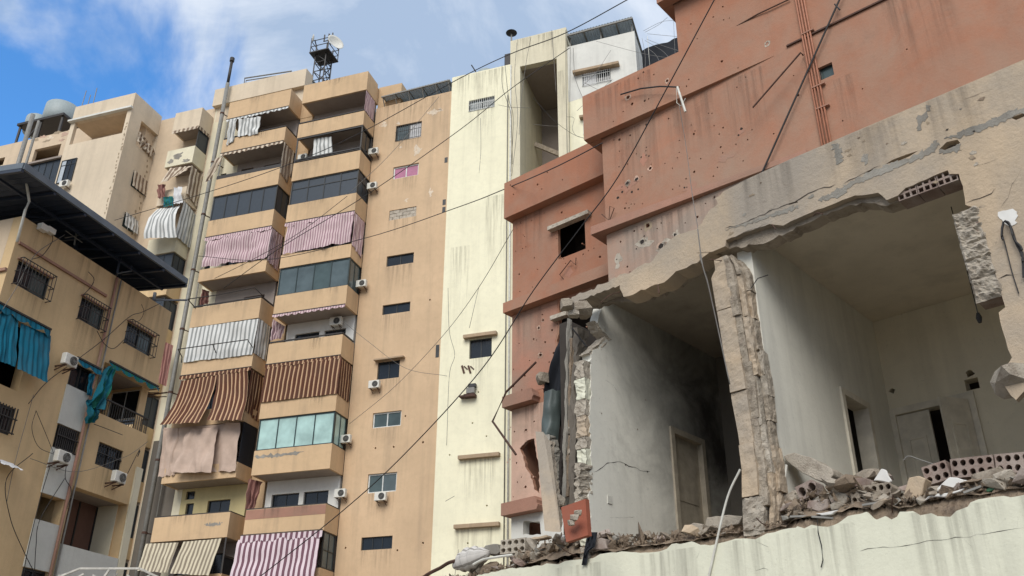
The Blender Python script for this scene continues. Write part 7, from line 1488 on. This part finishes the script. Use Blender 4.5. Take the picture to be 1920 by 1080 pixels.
for k, pts in enumerate((((400, 540), (405, 700), (425, 790), (405, 870), (395, 1130)), ((440, 980), (420, 1120), (400, 1300), (360, 1560)), ((515, 0), (480, 150)), ((390, 800), (425, 780)))):
    cab(['cable hanging down the lower cream wall beside the gable', 'lower length of that wire near the bottom lintel', 'wire above the bracketed window of the cream wall', 'short link wire near the seam of the gable'][k], [('P', 640 + x / 2, 540 + (y if k != 0 else y - 540) / 2, 43.5) for x, y in pts], .016, 'cable_grey', 'cables on the cream building')
for k, pts in enumerate(((('N1', 330, 0), ('N1', 330, 45), ('N1', 270, 130), ('N1', 205, 155)), (('N1', 560, 235), ('N1', 595, 280), ('N1', 575, 330), ('N1', 520, 390)), (('N1', 615, 610), ('N1', 660, 690), ('N1', 720, 720), ('N1', 790, 660)), (('N1', 1025, 430), ('N1', 900, 490), ('N1', 820, 520), ('N1', 660, 660), ('N1', 490, 790), ('N1', 300, 930), ('N1', 180, 1070)), (('N1', 895, 440), ('N1', 910, 490), ('N1', 880, 545), ('N1', 810, 550)), (('N1', 410, 700 - 700), ('N1', 220, 130), ('N1', 100, 340), ('N1', 0, 500)), (('N2', 215, 95), ('N2', 190, 200), ('N2', 230, 310), ('N2', 320, 355)), (('N2', 215, 95), ('N2', 280, 250), ('N2', 320, 350)), (('N2', 395, 420), ('N2', 390, 500), ('N2', 425, 570), ('N2', 400, 680)), (('N2', 300, 420), ('N2', 240, 620), ('N2', 165, 930), ('N2', 140, 1080)), (('N2', 385, 500), ('N2', 240, 740), ('N2', 215, 900), ('N2', 205, 1080)), (('N2', 195, 350), ('N2', 40, 500), ('N2', 60, 730), ('N2', 140, 930), ('N2', 210, 1070)), (('N2', 880, 280), ('N2', 800, 340), ('N2', 720, 380), ('N2', 450, 460), ('N2', 180, 380)), (('N2', 200, 0), ('N2', 90, 400), ('N2', 40, 640)), (('N2', 560, 175), ('N2', 640, 205), ('N2', 730, 240)), (('N2', 835, 335), ('N2', 820, 370), ('N2', 830, 330), ('N2', 760, 470)))):
    cab(['black cable looping from the junction box', 'cable loop above the middle barred window', 'cable loop under the middle barred window', 'long cable slanting across the brown wall', 'cable knot above the right barred window', 'pale cable crossing the left barred window', 'cable loop left of the narrow barred window', 'straight cable left of the narrow barred window', 'cable from the middle air conditioner to the loggia', 'left cable down the pale panel', 'right cable down the pale panel', 'slack cable on the lower brown wall', 'thin cable slanting to the lower air conditioner', 'thin cable down the left brown wall', 'cable under the balcony railing', 'looped cable end beside the lower air conditioner'][k],
        [(v, x, y, 0) for v, x, y in pts] if False else [(v, x, y, N.hit(*px(v, x, y), .12).y) for v, x, y in pts], .008 if k in (4, 6, 7, 12, 13) else .011, 'cable_grey' if k in (5, 12, 13) else 'cable', 'cables on the brown building')
# white lattice truss in the bottom left corner
tr = thing('lattice_truss', 'white steel lattice truss at the bottom left corner', 'truss', at(200, 1079, 14.5) - Vector((0, 0, 3)))
A0, A1 = at(85, 1092, 14.8), at(360, 1086, 14.5); B0, B1 = at(150, 1050, 14.8), at(262, 1058, 14.4)
up = Vector((0, 0, 1)); bk = Vector((.1, .55, 0))
m = MB()
for o_ in (Vector(), bk): m.bar(A0 + o_, A1 + o_, .05); m.bar(A0 - up * .5 + o_, A1 - up * .5 + o_, .05)
m.build('chord', 'truss', tr)
m = MB()
for k in range(9):
    p = A0.lerp(A1, k / 8); p2 = A0.lerp(A1, min(1, (k + 1) / 8)); m.bar(p, p + bk, .035); m.bar(p - up * .5, p, .035)
    if k < 8: m.bar(p, p2 - up * .5, .03); m.bar(p, p2 + bk, .03)
for k in range(6): p = at(110 + 32 * k, 1078 + (k % 2) * 6, 14.6); m.bar(p, at(125 + 32 * k, 1088 - (k % 2) * 12, 14.6), .022)
m.build('bracing', 'truss', tr)
m = MB(); q0 = at(150, 1062, 14.7); q1 = at(150, 1066, 14.7); q2 = at(262, 1066, 14.3); m.bar(q1, q2, .03); m.bar(at(85, 1092, 14.8), q1, .03); m.bar(q2, at(300, 1084, 14.4), .03); m.bar(at(205, 1068, 14.5), at(190, 1090, 14.5), .03)
m.build('top_rail', 'truss', tr)
m = MB()
for p in (A0, A1): m.bar(Vector((p.x, p.y, 0)), p, .08); m.bar(Vector((p.x, p.y, 0)) + bk, p + bk, .08)
m.build('leg', 'truss', tr)
